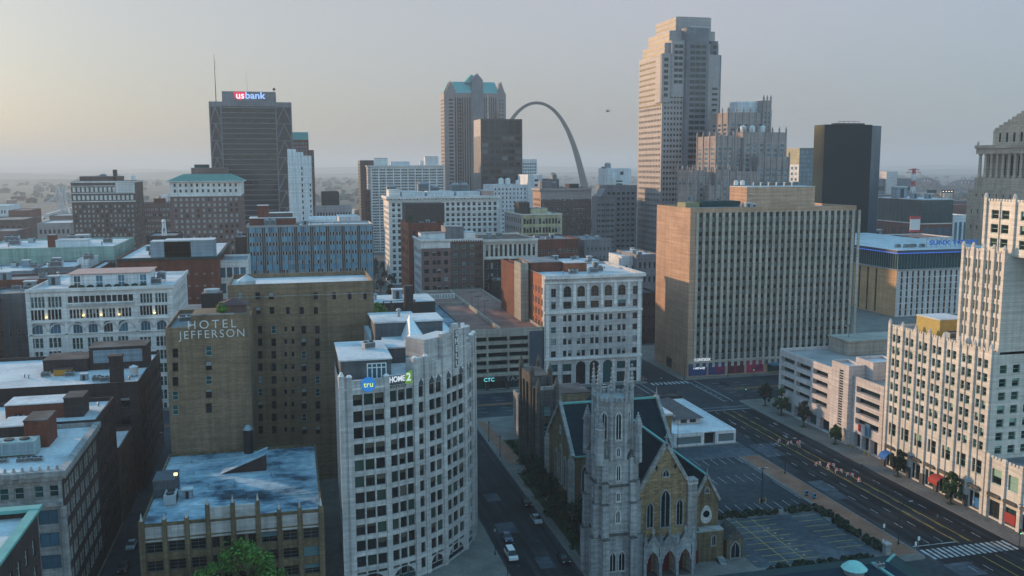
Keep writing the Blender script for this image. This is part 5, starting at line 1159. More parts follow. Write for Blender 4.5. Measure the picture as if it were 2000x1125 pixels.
for k in range(10):
    a0, a1 = k*0.6283, (k+1)*0.6283; m_.poly(((-7, 1.9*math.cos(a0), 3.0+1.9*math.sin(a0)), (-7, 1.9*math.cos(a1), 3.0+1.9*math.sin(a1)), (7, 1.9*math.cos(a1), 3.0+1.9*math.sin(a1)), (7, 1.9*math.cos(a0), 3.0+1.9*math.sin(a0))))
m_.poly([(7, 1.9*math.cos(k*.6283), 3+1.9*math.sin(k*.6283)) for k in range(10)]); m_.poly([(-7, 1.9*math.cos(-k*.6283), 3+1.9*math.sin(-k*.6283)) for k in range(10)])
m_.build('tank', BLUEWHITE, tt); m_ = MB()
for x in (-6, 0, 6): m_.box(x-.2, x+.2, -1.5, 1.5, 0, 1.4)
m_.build('cradle', STEEL, tt)
def simple(name, label, xl, xr, yt, Y0, D, mats, nF=0, mF=0, style='far', wf=0.5, hf=0.5, top=2.0, bot=1.0, pat=None, nL=0, side='L', sc=None, pents=(), roof=None, ring=None, cat='building', group=None, par=0.8, **k):
    b = bpx(name, label, cat, xl, xr, yt, Y0, D, mats, roof=roof or GROOF, rec=0.2, parapet=par, group=group, **k)
    if nF: b.grid('F', (0.8, b.H-top), (b.W-0.8, bot), nF, mF, style, wf, hf, pat, m4=True)
    if nL: b.grid(side, (0.8, b.H-top), (b.D-0.8, bot), nL, mF, style, wf, hf, pat, m4=True)
    if ring: b.ring(b.H-ring[0], b.H, ring[1], ring[2], faces='F'+('L' if xl > 560 else 'R'), brackets=ring[3] if len(ring) > 3 else 0)
    b.finish()
    for (x0, x1, yt2, m, rf) in pents:
        a, c = atY(x0, yt2, Y0+4), atY(x1, yt2, Y0+4); y1 = min(D-1, 4+max(6, (c.x-a.x)*0.6))
        b.pent(max(0.5, a.x-b.X0), min(b.W-0.5, c.x-b.X0), 4, y1, a.z-(b.H-par), m, rf)
    if sc: scatter(b, sc[0], sc[1], sc[2], sc[3], sc=sc[4] if len(sc) > 4 else (0.8, 1.2))
    return b
STY['skyp'] = dict(frame=STEEL, glass=GSKY, fw=0.0, glass2=GSKY)
st_ = simple('brown_hotel', 'brown brick hotel with white banded upper floors left of the green roofed block', 137.5, 262, 354, 740, 42, [BROWNBR, TERRA], 14, 15, 'pale', 0.42, 0.55, 17, 2, nL=7, side='R', pents=((155, 235, 345, BROWNBR, GROOF), (220, 226, 332, DARKBR, DROOF)), sc=('the brown hotel roof', 5, ['tank', 'cool', 'ac'], 2), ring=(1.2, 0.8, TERRA))
for z0, z1 in ((st_.H-15.5, st_.H-14.7), (st_.H-9.2, st_.H-8.6), (st_.H-3.9, st_.H-3.4)):
    m_ = MB(); m_.box(-0.35, st_.W+0.35, -0.35, -0.01, z0, z1); m_.build('stone_band', TERRA, st_.t)
for k in range(14): 
    for z in (st_.H-14, st_.H-8): m_ = MB(); m_.box(1.2+k*st_.W/14.4, 3.0+k*st_.W/14.4, -0.12, -0.01, z, z+3.4); m_.build('white_window_surround', TERRA, st_.t)
m_ = MB(); m_.box(st_.W*0.7, st_.W+0.1, -0.15, -0.005, st_.H-8.5, st_.H-1.3); m_.build('corner_panel', TERRA, st_.t)
ln = bpx('green_roofed_block', 'mauve brick block with white attic storeys and a green hipped roof', 'building', 330.5, 470, 354, 650, 46, [PURPBR, TERRA], roof=GROOF, parapet=0, rec=0.2)
ln.paint('F', 0, ln.W, ln.H-9.5, ln.H, 1); ln.paint('R', 0, 46, ln.H-9.5, ln.H, 1)
ln.grid('F', (1.5, ln.H-0.8), (ln.W-1.5, ln.H-8.4), 12, 2, 'far', 0.4, 0.55, m4=True); ln.grid('F', (1.5, ln.H-10.5), (ln.W-1.5, 1), 12, 17, 'pale', 0.42, 0.55, m4=True); ln.grid('R', (1.5, ln.H-10.5), (45, 1), 9, 17, 'far', 0.42, 0.55, m4=True)
ln.fbox('F', 0, ln.W, ln.H-10.2, ln.H-9.4, 0.5, 1); ln.finish()
m_ = MB(); o, w, d, h = 1.8, ln.W, 46, ln.H
E1 = [(-o, -o, h), (w+o, -o, h), (w+o, d+o, h), (-o, d+o, h)]; E2 = [(8, 9, h+4.6), (w-8, 9, h+4.6), (w-8, d-9, h+4.6), (8, d-9, h+4.6)]
for k in range(4): m_.poly((E1[k], E1[(k+1) % 4], E2[(k+1) % 4], E2[k]))
m_.poly(E2); m_.build('hipped_roof', DKCOPPER if False else rough_mat('verdigris_roof', ((0.3, (0.07, 0.20, 0.17)), (0.7, (0.12, 0.27, 0.23))), 0.4, 0.7), ln.t)
m_ = MB(); m_.box(-o, w+o, -o, d+o, h-0.5, h-0.01); m_.build('eaves', TERRA, ln.t)
m_ = MB(); m_.box(13, 36, 12, 30, h+4.61, h+8.4); oo = m_.build('roof_house', PURPBR, ln.t); m_ = MB(); m_.box(12.7, 36.3, 11.7, 30.3, h+8.41, h+8.8); m_.build('roof', GROOF, oo); m_ = MB(); m_.box(15, 24, 14, 24, h+8.81, h+11); m_.build('plant_box', DKCOPPER, ln.t)
simple('brown_flats', 'plain dark mauve brick block between the brown hotel and the green roofed block', 268, 333, 397, 800, 30, [PURPBR], 8, 11, 'pale', 0.5, 0.45, 3, 1, P2, pents=((300, 322, 388, REDBRICK, GROOF),), sc=('the dark mauve block roof', 2, ['tank', 'v'], 6))
# bank tower with corner trusses
ub = bpx('bank_tower', 'dark bank tower with triangular corner trusses and a lit bank sign on top', 'tower', 407.4, 569, 198, 830, 50, [BRONZE, GREYPANEL], roof=DROOF, parapet=1.0, rec=0.1)
uw = ub.W; tl = ub.P('F', 435, 300)[0]; tr_ = ub.P('F', 542, 300)[0]; nfl = 30; fh = (ub.H-6)/nfl
for k in range(nfl):
    z = ub.H-4.5-k*fh; ub.fbox('F', tl+.4, tr_-.4, z-0.55, z, 0.15, 1)
    ub.win('F', tl+0.5, tr_-0.5, z-fh+0.2, z-0.7, 'black', None, 0)
ub.fbox('F', 0.02, uw-0.02, ub.H-3.6, ub.H, 0.3, 1)
for u in (0.0, tl-.5, tr_-0.5, uw-1.0): ub.fbox('F', u, u+1.0, 0, ub.H-3.6, 0.8, 1)
for k in range(9):
    z = ub.H-4-k*14.4
    for (a, c) in ((0.8, tl-.4), (tr_+.4, uw-.8)):
        m = (a+c)/2
        if z-14 > 0:
            ub.mb.bar((a, -0.6, z-13.5), (m, -0.6, z-0.4), 0.42, 1); ub.mb.bar((c, -0.6, z-13.5), (m, -0.6, z-0.4), 0.42, 1); ub.mb.bar((a, -0.6, z), (c, -0.6, z), 0.36, 1)
ub.finish()
a, c = atY(433, 178, 832), atY(538, 178, 832); m_ = MB(); m_.box(a.x-ub.X0, c.x-ub.X0, 2, 34, ub.H-1, a.z); m_.build('sign_house', GREYPANEL, ub.t)
pt_ = atY(463, 187, 832); rs_ = MB(); rs_.poly([(x*1.0, -0.05, z) for x, z in ((-4.6, 3.3), (4.6, 3.3), (5.2, 2.2), (4.2, -1.6), (0, -3.9), (-4.2, -1.6), (-5.2, 2.2))][::-1]); rs_.box(-4.4, 4.4, -0.04, 0.1, -1.6, 3.2)
sh_ = rs_.build('shield', glow('red_shield', (0.75, 0.01, 0.06), 0.8), ub.t, (atY(468, 187, 832).x-ub.X0, 1.8, pt_.z)); gw = glow('white_sign', (0.9, 0.92, 1.0), 1.0)
text_mesh('lettering', 'us', 8.2, gw, ub.t, (atY(469, 187, 832).x-ub.X0, 1.5, pt_.z+0.2), bold=0.12); text_mesh('lettering', 'bank', 8.2, glow('blue_white_sign', (0.35, 0.55, 1.0), 1.0), ub.t, (atY(498, 187, 832).x-ub.X0, 1.5, pt_.z+0.2), sx=1.05, bold=0.12)
an = thing('antenna_mast', 'tall thin antenna mast on the left corner of the bank tower', 'antenna', (atY(422, 198, 835).x, 835, ub.H-1)); m_ = MB(); zt = atY(420, 106, 835).z-ub.H+1; m_.bar((0, 0, 0), (0, 0, zt), 0.35, 0, 0.12)
for z in (0.72, 0.78, 0.84): m_.bar((0, 0, zt*z), (1.3, 0, zt*z), 0.14)
m_.build('mast', DKMET, an); m_ = MB(); m_.box(-1, 1, -1, 1, 0, 1.2); m_.build('base', DKMET, an)
an = thing('antenna_mast', 'faint thin whip aerial above the lit bank sign', 'antenna', (atY(483, 178, 842).x, 842, a.z)); m_ = MB(); m_.bar((0, 0, 0), (0, 0, atY(483, 140, 842).z-a.z), 0.12, 0, 0.06); m_.build('mast', STEEL, an); m_ = MB(); m_.box(-.5, .5, -.5, .5, 0, .6); m_.build('base', DKMET, an)
an = thing('radio_dish', 'dark dish mount on the right corner of the bank sign house', 'dish', (atY(535, 178, 834).x, 834, a.z)); m_ = MB(); m_.bar((0, 0, 0), (0, 0, 2.5), 0.2); m_.build('mount', DKMET, an); m_ = MB(); m_.cone(0, 0, 1.5, 3.5, 1.5, 0.9, 10); m_.build('dish', DKMET, an)
# pale slab tower in three steps, red tower behind
ps = bpx('pale_slab_tower', 'narrow pale blue white slab tower with a stepped top beside the bank tower', 'tower', 561, 578, 291, 575, 22, [BLUEWHITE], roof=WROOF, rec=0.2); ps.finish()
q = subpx(ps, 'middle_step', 578.1, 592, 297, 575.5, 21, [BLUEWHITE], roof=WROOF); q.grid('F', (q.W*0.55, q.H-8), (q.W-0.3, 2), 1, 24, 'dark', 0.5, 0.55, m4=True); q.finish()
q = subpx(ps, 'low_step', 592.1, 608, 304, 576, 20, [BLUEWHITE], roof=WROOF); q.grid('F', (q.W*0.6, q.H-16), (q.W-0.4, 2), 1, 22, 'dark', 0.5, 0.5, m4=True); q.finish()
rt = bpx('red_tower', 'red brown tower with a pale teal top peeping out behind the pale slab', 'tower', 570, 602.5, 273, 940, 40, [REDBRICK], roof=GROOF, parapet=0.5); rt.grid('F', (1, rt.H-2), (rt.W-1, 60), 5, 14, 'fars', 0.6, 0.5, m4=True); rt.finish()
m_ = MB(); hh = atY(570, 258, 940).z-rt.H; m_.box(0, rt.W, 0, 39, rt.H+0.01, rt.H+hh); m_.build('teal_crown', TEALROOF, rt.t)
q = subpx(rt, 'lower_step', 602.6, 613, 293, 939, 38, [REDBRICK]); q.grid('F', (0.5, q.H-1.5), (q.W-.5, 50), 2, 16, 'fars', 0.6, 0.5, m4=True); q.finish()
# left middle: teal wall, red brick with cornice, grid block, grey roofs
simple('green_painted_building', 'long low pale green painted building with tiny round openings', -60, 223, 487, 470, 60, [TEALWALL], 22, 1, 'dark', 0.16, 0.08, 5, 4, nL=6, side='R', roof=WROOF, sc=('the roof of the pale green painted building', 9, ['ac', 'hut', 'ac', 'v'], 5, (1.2, 2.4)), pents=((108, 171, 470, BLUEWHITE, WROOF), (92, 106, 460, REDBRICK, GROOF), (64, 92, 487, BLUEWHITE, WROOF)))
rc = simple('red_brick_hall', 'dark red brick hall with a green cornice and a big grey roof house', 228, 425, 505, 425, 85, [REDBRICK], 12, 3, 'sashw', 0.3, 0.14, 5, 22, roof=WROOF, ring=(1.1, 1.2, DKCOPPER), pents=((293, 372, 473, BLUEBOX, WROOF), (320, 418, 471, BLUEBOX, WROOF)), sc=('the roof of the dark red brick hall', 6, ['v', 'ac', 'hut'], 9))
simple('white_grid_building', 'low white building with large square gridded windows left of the striped slab', 424, 484, 509, 440, 30, [TERRA], 4, 5, 'office', 0.78, 0.62, 2, 1, roof=GROOF)
simple('dark_brick_block', 'small plain dark brick block with a bare wall beside the striped slab', 459, 481, 463, 520, 25, [DARKBR], 0, 0, sc=('the small dark brick block roof', 2, ['hut', 'v'], 8))
for i, (xl, xr, yt, Y0, D, m, lab) in enumerate(((-40, 62, 531, 425, 30, BLUEBOX, 'blue grey flat roofed block behind the dark loft building'), (66, 148, 523, 430, 30, GREYPANEL, 'mauve grey low block with pale roof right of the blue grey block'), (150, 172, 507, 440, 22, BLUEWHITE, 'small white block with a few tall windows below the pale green building'), (174, 196, 524, 430, 35, REDBRICK, 'narrow red brick block beside the small white block'), (-30, 112, 548, 398, 20, REDBRICK, 'low dark red brick row at the left edge with white window patches'), (-30, 60, 575, 372, 22, SLATEBOX, 'low slate grey shed with pale blue roof at the left edge'))):
    simple('low_block', lab, xl, xr, yt, Y0, D, [m], 5, 1, 'sashw' if i > 1 else 'dark', 0.35, 0.1, 2, 8, roof=WROOF if i < 4 else GROOF, sc=('the '+lab.split(' with')[0], 4 if xr-xl > 50 else 1, ['ac', 'hut', 'v', 'ac'], 20+i, (0.8, 1.8)))
lt_ = thing('lattice_tower', 'white lattice pyramid mast on the roof behind the dark red brick hall', 'mast', (atY(321, 459, 520).x, 520, 30)); zt = atY(321, 433, 520).z-30; zb = atY(321, 459, 520).z-30; m_ = MB()
for sx, sy in ((-1, -1), (1, -1), (1, 1), (-1, 1)): m_.bar((sx*2.0, sy*2.0, 0), (sx*0.6, sy*0.6, zt), 0.16)
for k in range(5):
    t0, t1 = k/5, (k+1)/5; a, c = 2.0-1.4*t0, 2.0-1.4*t1
    for s in (-1, 1): m_.bar((-a, s*a, zt*t0), (c, s*c, zt*t1), 0.1); m_.bar((a, s*a, zt*t0), (-c, s*c, zt*t1), 0.1)
m_.build('frame', WHITE, lt_); m_ = MB(); m_.cone(0, 0, zt, zt+1.2, 1.0, 0.8, 8); m_.build('head', WHITE, lt_)
simple('low_block', 'low dark block carrying the white lattice mast', 285, 345, 461, 515, 30, [DARKBR], 6, 3, 'dark', 0.4, 0.3, 2, 1)
# far left, low city
for i, (xl, xr, yt, Y0, D, m, rf, lab) in enumerate(((-30, 13, 402, 1250, 60, BLUEWHITE, WROOF, 'pale round cornered block at the far left edge'), (16, 58, 411, 1150, 50, REDBRICK, GROOF, 'red brick warehouse far left near the river'), (-40, 44, 430, 900, 60, BROWNBR, GROOF, 'long brown brick warehouse in the haze at far left'), (72, 138, 436, 860, 50, PINKGRAN, WROOF, 'grey mauve block with pale roof left of the brown hotel'), (-30, 30, 452, 700, 40, PURPBR, GROOF, 'mauve brick shed at the left edge above the pale green building'), (96, 140, 421, 1120, 40, PURPBR, WROOF, 'low shed with pale roof beside the elevated road'))):
    simple('distant_warehouse', lab, xl, xr, yt, Y0, D, [m], 7, 3, 'far', 0.5, 0.35, 2, 1, roof=rf, group=None)
eb = thing('elevated_road', 'long pale elevated road running to the river bridge at far left', 'elevated road'); m_ = MB(); pts = [atZ(40, 452, 9), atZ(75, 437, 10), atZ(105, 425, 12), atZ(135, 414, 14)]
for p, q in zip(pts, pts[1:]):
    d = (q-p).normalized(); n = Vector((-d.y, d.x, 0))*7; m_.poly((p-n, p+n, q+n, q-n)); m_.poly((p-n-Vector((0, 0, 2)), p-n, q-n, q-n-Vector((0, 0, 2)))); m_.poly((p+n, p+n-Vector((0, 0, 2)), q+n-Vector((0, 0, 2)), q+n))
m_.build('deck', CONC, eb); m_ = MB()
for p, q in zip(pts, pts[1:]):
    for t in (0.25, 0.75): c = p.lerp(q, t); m_.cone(c.x, c.y, -0.2, c.z-2, 1.6, 1.6, 8)
m_.build('pier', CONC, eb)
cb = thing('cable_bridge', 'hazy cable stayed bridge with two pale towers crossing the river at far left', 'bridge'); YB = 1560
for x in (116, 128):
    p = atY(x, 420, YB); zt = atY(x, 363, YB).z; m_ = MB(); m_.bar((p.x-4, YB, 0), (p.x-1.2, YB, zt), 2.0, 0, 1.2); m_.bar((p.x+4, YB, 0), (p.x+1.2, YB, zt), 2.0, 0, 1.2); m_.build('pylon', PALECONC, cb)
    m_ = MB()
    for k in range(9): m_.bar((p.x, YB, zt*(0.95-0.04*k)), (p.x-6-k*4.6 if x == 116 else p.x+4+k*3.5, YB-k*14, 15), 0.22)
    for k in range(9): m_.bar((p.x, YB, zt*(0.95-0.04*k)), (p.x+2+k*2.0, YB+k*16, 15), 0.22)
    m_.build('cables', PALECONC, cb)
a, c = atY(90, 420, YB-120), atY(150, 420, YB+150); m_ = MB(); m_.bar((a.x, YB-120, 14), (c.x, YB+150, 14), 3.0); m_.build('deck', PALECONC, cb)
# centre gap
simple('cube_block', 'dark purple brown cube building standing alone in the centre gap', 629, 662, 375, 820, 24, [DARKBR], 4, 3, 'far', 0.3, 0.2, 3, 30, pents=())
simple('long_low_block', 'long low mauve stone block at the foot of the dark cube', 616, 687, 403, 800, 16, [PINKGRAN], 12, 4, 'far', 0.5, 0.4, 2, 1)
simple('dark_slab_tower', 'thin dark brown slab tower left of the white gridded tower', 703, 730, 313, 1000, 30, [BRONZE], 5, 26, 'far', 0.5, 0.4, 3, 1, nL=5)
simple('narrow_red_house', 'narrow dark red brick house at the foot of the thin slab tower', 712, 724, 371, 900, 14, [REDBRICK], 3, 8, 'far', 0.5, 0.4, 2, 1, pents=())
for xl, xr, yt, Y0, lab in ((588, 617, 436, 610, 'low white roofed block peeping out right of the pale slab tower'), (662, 704, 424, 700, 'low white roofed shed right of the striped slab roof tank')): simple('low_block', lab, xl, xr, yt, Y0, 40, [BLUEWHITE], 5, 2, 'far', .5, .4, 2, 1, roof=WROOF)
wg = simple('gridded_white_tower', 'white tower with a tight grid of dark windows in the middle distance', 723.5, 868, 323, 890, 46, [TERRA], 10, 30, 'far', 0.6, 0.55, 3, 1, P4, nL=6, roof=WROOF, pents=((732, 757, 309, TERRA, GROOF), (765, 800, 316, BLUEWHITE, WROOF), (830, 856, 306, TERRA, GROOF)), ring=(1.3, 1.0, TERRA), sc=('the gridded white tower roof', 3, ['v', 'ac', 'tank'], 4))
wa = bpx('arched_white_block', 'wide white block with a row of round arched windows and a crested cornice', 'building', 758.5, 976, 384, 640, 34, [TERRA, GRAYSTONE], roof=GROOF, rec=0.25); n = 21
def wz(y): return wa.P('F', 870, 120+y*0.28441)[1]
for y0, y1, ar in ((968, 992, None), (1003, 1026, None), (1042, 1065, 'round'), (1078, 1100, None), (1112, 1134, None)):
    z1, z0 = wz(y0), wz(y1)
    for i in range(10): wa.grid('F', (1.5+(wa.W-3)*i/10, z1), (1.5+(wa.W-3)*(i+1)/10, z0), 2, 1, 'sashw', 0.62 if ar else 0.56, 1.0, None, .5, ar, m4=True)
zz = wz(1134)-1.6
for k in range(9): wa.grid('F', (1.5, zz-k*4.3), (wa.W-1.5, zz-k*4.3-2.7), 20, 1, 'sashw', 0.56, 1.0, m4=True)
wa.grid('L', (1, wa.H-6), (33, 3), 8, 14, 'far', 0.5, 0.55, m4=True); wa.grid('F', (1, wz(938)), (wa.W-1, wz(947)), 30, 1, 'dark', 0.4, 1, m4=True)
wa.ring(wa.H-1.6, wa.H, 1.6, TERRA, faces='FL', brackets=1.8); wa.fbox('F', 0, wa.W, wz(1034), wz(1030), 0.4); wa.fbox('F', 0, wa.W, wz(962), wz(955), 0.35); wa.finish()
for x0, x1, h, m in ((1, 9, 5.2, TERRA), (10, 26, 3.6, BLUEWHITE), (28, 47, 3.8, BLUEWHITE), (49, 66, 3.4, BLUEWHITE), (67, 76, 4.2, SALMON)): wa.pent(x0, x1, 6, 22, h, m, WROOF)
roofstuff(wa, 'the back roof of the wide arched white block', [('cool', 5, 28, 0, 1.6), ('cool', 28, 28, 0, 2.0), ('cool', 52, 28, 0, 1.8), ('cool', 58, 28, 0, 1.8), ('cool', 37, 30, 0, 1.4)])
nt_ = bpx('narrow_red_tower', 'narrow dark red brick block with a black roof box and sunlit orange flank', 'building', 797.5, 866, 436, 510, 37, [REDBRICK, ORBRICK], roof=DROOF); nt_.paint('L', 0, 37, 0, nt_.H, 1); nt_.grid('L', (4, nt_.H-3), (34, 4), 5, 8, 'dark', 0.4, 0.5, m4=True); nt_.grid('F', (1, nt_.H-3), (18, 4), 4, 9, 'dark', .4, .5, m4=True); nt_.finish()  # left side painted orange for the sun falling on it
a = atY(789, 398, 524); c = atY(868, 398, 524); nt_.pent(0.3, c.x-nt_.X0, 14, 30, a.z-nt_.H+.8, BLACKMET, DROOF)
roofstuff(nt_, 'the roof of the narrow dark red block', [('ac', 8, 5, 0, .8), ('hut', 12, 8, 0, .9), ('v', 4, 5, 0, 1), ('ac', 15, 5, 0, .7)])
make_tree('roof_tree', 'small green tree on the roof corner of the narrow dark red block', 5.5, 2.2, LF_MID, 5, (nt_.X0+2, 514, nt_.H-.8), None, 260, 0.2, 0.5)
ap_ = bpx('brown_apartments', 'brown grey apartment block with pale corner and green fire escapes', 'apartment block', 822, 943, 468, 455, 27, [PURPBR, TERRA, BROWNBR], roof=GROOF, rec=0.25)
u1 = ap_.P('F', 880, 520)[0]; ap_.paint('F', u1, ap_.W, 0, ap_.H, 2); ap_.paint('F', 0, u1, ap_.H-4.5, ap_.H, 1); ap_.paint('L', 0, 27, 0, ap_.H, 1)
ap_.grid('F', (0.4, ap_.H-5.2), (u1*0.33, 2), 1, 9, 'sash', 0.55, 0.52, m4=True); ap_.grid('F', (u1*0.33, ap_.H-5.2), (u1*0.72, 2), 1, 9, 'sash', 0.8, 0.52, P2, m4=True); ap_.grid('F', (u1*0.72, ap_.H-5.2), (u1-.3, 2), 1, 9, 'sash', 0.55, 0.52, m4=True)
ap_.grid('F', (u1+.5, ap_.H-2), (ap_.W-3.5, 2), 3, 10, 'teal', 0.42, 0.5, m4=True); ap_.grid('L', (1, ap_.H-4), (26, 2), 6, 9, 'dark', .4, .5, m4=True)
for k in range(10):
    z = ap_.H-5-k*3.9
    if z > 4: ap_.fbox('F', ap_.W-3.6, ap_.W-0.6, z, z+0.15, 1.3, 2); ap_.fbox('F', ap_.W-3.6, ap_.W-0.6, z+1.0, z+1.1, 1.3, 2); ap_.mb.bar((ap_.W-3.4, -1.2, z), (ap_.W-0.8, -1.2, z+3.9), 0.1, 2)
ap_.ring(ap_.H-0.8, ap_.H, 0.8, TERRA, faces='FL', brackets=1.2); ap_.finish()
a, c = atY(822, 451, 460), atY(866, 451, 460); ap_.pent(0.6, 13, 4, 14, 3.6, BLUEWHITE, GROOF); ap_.pent(13.2, 22.5, 4, 18, 6.5, GREYPANEL, BLUEROOF if False else GROOF); ap_.pent(22.7, 28.5, 5, 14, 3.6, TERRA, WROOF)
cc = bpx('colonnaded_block', 'cream block with tall recessed upper windows between slender piers', 'building', 943.5, 1050, 468, 460, 45, [CREAM, DARKBR], roof=rough_mat('brown_roof', ((0.3, (0.10, 0.06, 0.05)), (0.7, (0.17, 0.10, 0.08))), 0.2), rec=0.5)
z1 = cc.P('F', 1000, 477)[1]; z0 = cc.P('F', 1000, 500)[1]; cc.grid('F', (0.8, z1), (cc.W-.8, z0), 11, 1, 'sash', 0.55, 1.0, m4=True); cc.paint('F', 0.4, cc.W-.4, 0, z0-1.6, 1)
cc.grid('F', (0.8, z0-2.2), (cc.W-.8, 2), 11, 6, 'sashw', 0.5, 0.58, m4=True); cc.ring(cc.H-1.2, cc.H, 1.0, CREAM, faces='FL', brackets=1.0); cc.fbox('F', 0, cc.W, z0-1.4, z0-0.7, 0.4); cc.finish()
scatter(cc, 'the brown roof of the cream colonnaded block', 3, ['hut', 'v', 'ac'], 3)
simple('red_brick_row', 'low dark red brick row with paired white windows behind the white office block', 1050, 1130, 468, 520, 40, [REDBRICK], 6, 3, 'sashw', .5, .3, 3, 12, P2, roof=BLUEROOF if False else GROOF, sc=('the low dark red brick row', 4, ['ac', 'hut', 'v'], 7))
simple('grey_mauve_block', 'plain grey mauve block with a bare stained flank right of the red brick row', 1142, 1195, 468, 530, 35, [GREYPANEL], 6, 5, 'dark', .3, .3, 3, 8, nL=4, sc=('the grey mauve block', 4, ['hut', 'ac', 'v'], 12))
simple('low_dark_block', 'low dark block with long pale roof right behind the white office block', 1062, 1185, 512, 420, 22, [DARKBR], 0, 0, roof=BLUEROOF if False else WROOF, sc=('the low dark block with long pale roof', 6, ['hut', 'ac', 'v', 'ac'], 13))
simple('small_dark_block', 'small dark building with a blue grey roof on the far side of the parking deck', 962, 1012, 548, 452, 8, [DARKBR], 3, 3, 'dark', .4, .4, 2, 8, sc=('the small dark building by the parking deck', 2, ['ac', 'ac'], 14))
yb = bpx('yellow_block', 'pale yellow brick block with large dark paired windows', 'building', 1019, 1098, 418, 590, 50, [YELLOW, PINKGRAN], roof=WROOF, rec=0.25); yb.paint('L', 0, 50, 0, yb.H, 1); yb.grid('F', (0.8, yb.H-2), (yb.W-.8, 2), 4, 8, 'sash', .9, .62, ((0.06, .30), (.37, .61), (.68, .92)), m4=True); yb.grid('L', (1, yb.H-2), (49, 2), 9, 8, 'dark', .6, .5, m4=True); yb.ring(yb.H-.8, yb.H, .6, CREAM, faces='FL'); yb.finish()
yb.pent(0.5, 8, 10, 22, 8, DARKBR, DROOF); yb.pent(8.5, 20, 8, 20, 4, YELLOW, GROOF); roofstuff(yb, 'the pale yellow block roof', [('cool', 14, 14, 0, .9), ('ac', 24, 8, 0, .8), ('v', 22, 5, 0, 1)])
db = bpx('brown_office_block', 'dark brown grey office block with paired windows and a pale crested cornice', 'building', 1056, 1155, 368, 700, 24, [BROWNBR, PINKGRAN, ORANGEBR], roof=GROOF, rec=0.25); db.paint('F', 0, db.W, db.H-9, db.H, 1); db.paint('L', 0, 24, 0, db.H, 2)
db.grid('F', (1, db.H-7.5), (db.W-1, 1), 10, 15, 'sashw', .8, .5, P2, m4=True); db.grid('L', (2, db.H-7), (22, 1), 5, 14, 'far', .5, .5, m4=True); db.ring(db.H-1.5, db.H, 1.2, PINKGRAN, faces='FL', brackets=1.8); db.finish()

db.pent(3, 11, 8, 20, 6, GREYPANEL, GROOF); db.pent(26, 34, 8, 20, 4, DARKBR, GROOF); roofstuff(db, 'the brown grey office block roof', [('cool', 5, 14, 0, 1.2), ('cool', 14, 12, 0, 1.1), ('ac', 20, 10, 0, 1.1), ('ac', 36, 8, 0, 1)])
wt = bpx('white_tank_block', 'plain white block with three round roof tanks and a taller right bay', 'building', 962, 1031, 361, 790, 40, [BLUEWHITE], roof=WROOF); wt.grid('F', (1, wt.H-2), (wt.W-1, 4), 9, 16, 'sash', .35, .5, m4=True); wt.finish()
q = subpx(wt, 'tall_bay', 1031.2, 1059, 341, 788, 36, [BLUEWHITE], roof=GROOF); q.grid('F', (q.W*.4, q.H-3), (q.W*.8, 4), 1, 16, 'dark', .7, .45, m4=True); q.finish()
roofstuff(wt, 'the plain white block', [('tank', 9, 6, 0, 1.1), ('tank', 15, 6, 0, 1.1), ('tank', 24, 6, 0, .8)])
simple('dark_stepped_block', 'dark stepped roof block behind the plain white block', 1040, 1092, 350, 900, 40, [SLATEBOX], 8, 10, 'far', .5, .4, 2, 40, sc=('the dark stepped block', 4, ['cool', 'ac'], 15, (1, 1.8)))
simple('pale_glass_block', 'pale glass block right of the black office cube', 1019, 1049, 311, 1150, 40, [BLUEWHITE], 6, 12, 'fars', .7, .5, 4, 40, roof=WROOF)
# tower with the green pointed roofs
ms = bpx('green_roofed_tower', 'tall pinkish tower with teal gabled roofs and a central pointed bay', 'tower', 867, 988, 181, 1080, 26, [PLUM, GREYPANEL], roof=TEALROOF, parapet=0, rec=0.25)
W_ = ms.W; cb0, cb1 = ms.P('F', 922, 250)[0], ms.P('F', 943, 250)[0]
ms.grid('F', (3, ms.H-6), (cb0-9.5, 2), 2, 38, 'far', .5, .5, m4=True); ms.grid('F', (W_-9, ms.H-6), (W_-2, 2), 2, 38, 'far', .5, .5, m4=True)
for (a, c) in ((12, cb0-1), (cb1+1, W_-11)):
    k = max(2, int((c-a)/2.6))
    for i in range(k): ms.win('F', a+(c-a)*(i+.2)/k, a+(c-a)*(i+.8)/k, 40, ms.H-5, 'dark', None, 0)
ms.grid('L', (3, ms.H-6), (24, 2), 5, 38, 'far', .5, .5, m4=True); ms.fbox('F', cb0, cb1, 0, ms.H+4, 1.8, 1); ms.finish()
zt = atY(930, 159, 1080).z-ms.H; gb = MB(); g2 = MB()
def gable(mb, x0, x1, y0, y1, zb, h, m=0):
    xm = (x0+x1)/2; mb.poly(((x0, y0, zb), (x1, y0, zb), (xm, y0, zb+h)), m); mb.poly(((x1, y1, zb), (x0, y1, zb), (xm, y1, zb+h)), m)
    mb.poly(((x0, y0, zb), (xm, y0, zb+h), (xm, y1, zb+h), (x0, y1, zb)), m); mb.poly(((x1, y0, zb), (x1, y1, zb), (xm, y1, zb+h), (xm, y0, zb+h)), m)
h = ms.H
gb.poly(((8, -0.5, h), (W_-8, -0.5, h), (W_-12, 8, h+zt), (12, 8, h+zt))); gb.poly(((-.5, 22, h), (-.5, 4, h), (6, 8, h+zt), (6, 18, h+zt))); gb.poly(((12, 8, h+zt), (W_-12, 8, h+zt), (W_-12, 20, h+zt), (12, 20, h+zt))); gb.poly(((W_+.5, 4, h), (W_+.5, 22, h), (W_-6, 18, h+zt), (W_-6, 8, h+zt)))
gb.build('teal_roof', TEALROOF, ms.t); g2 = MB(); gable(g2, 0, 16, -0.3, 14, h-3, zt+3.5); gable(g2, W_-12, W_, -0.3, 14, h-3, zt+3.5); g2.build('corner_gable', PLUM, ms.t)
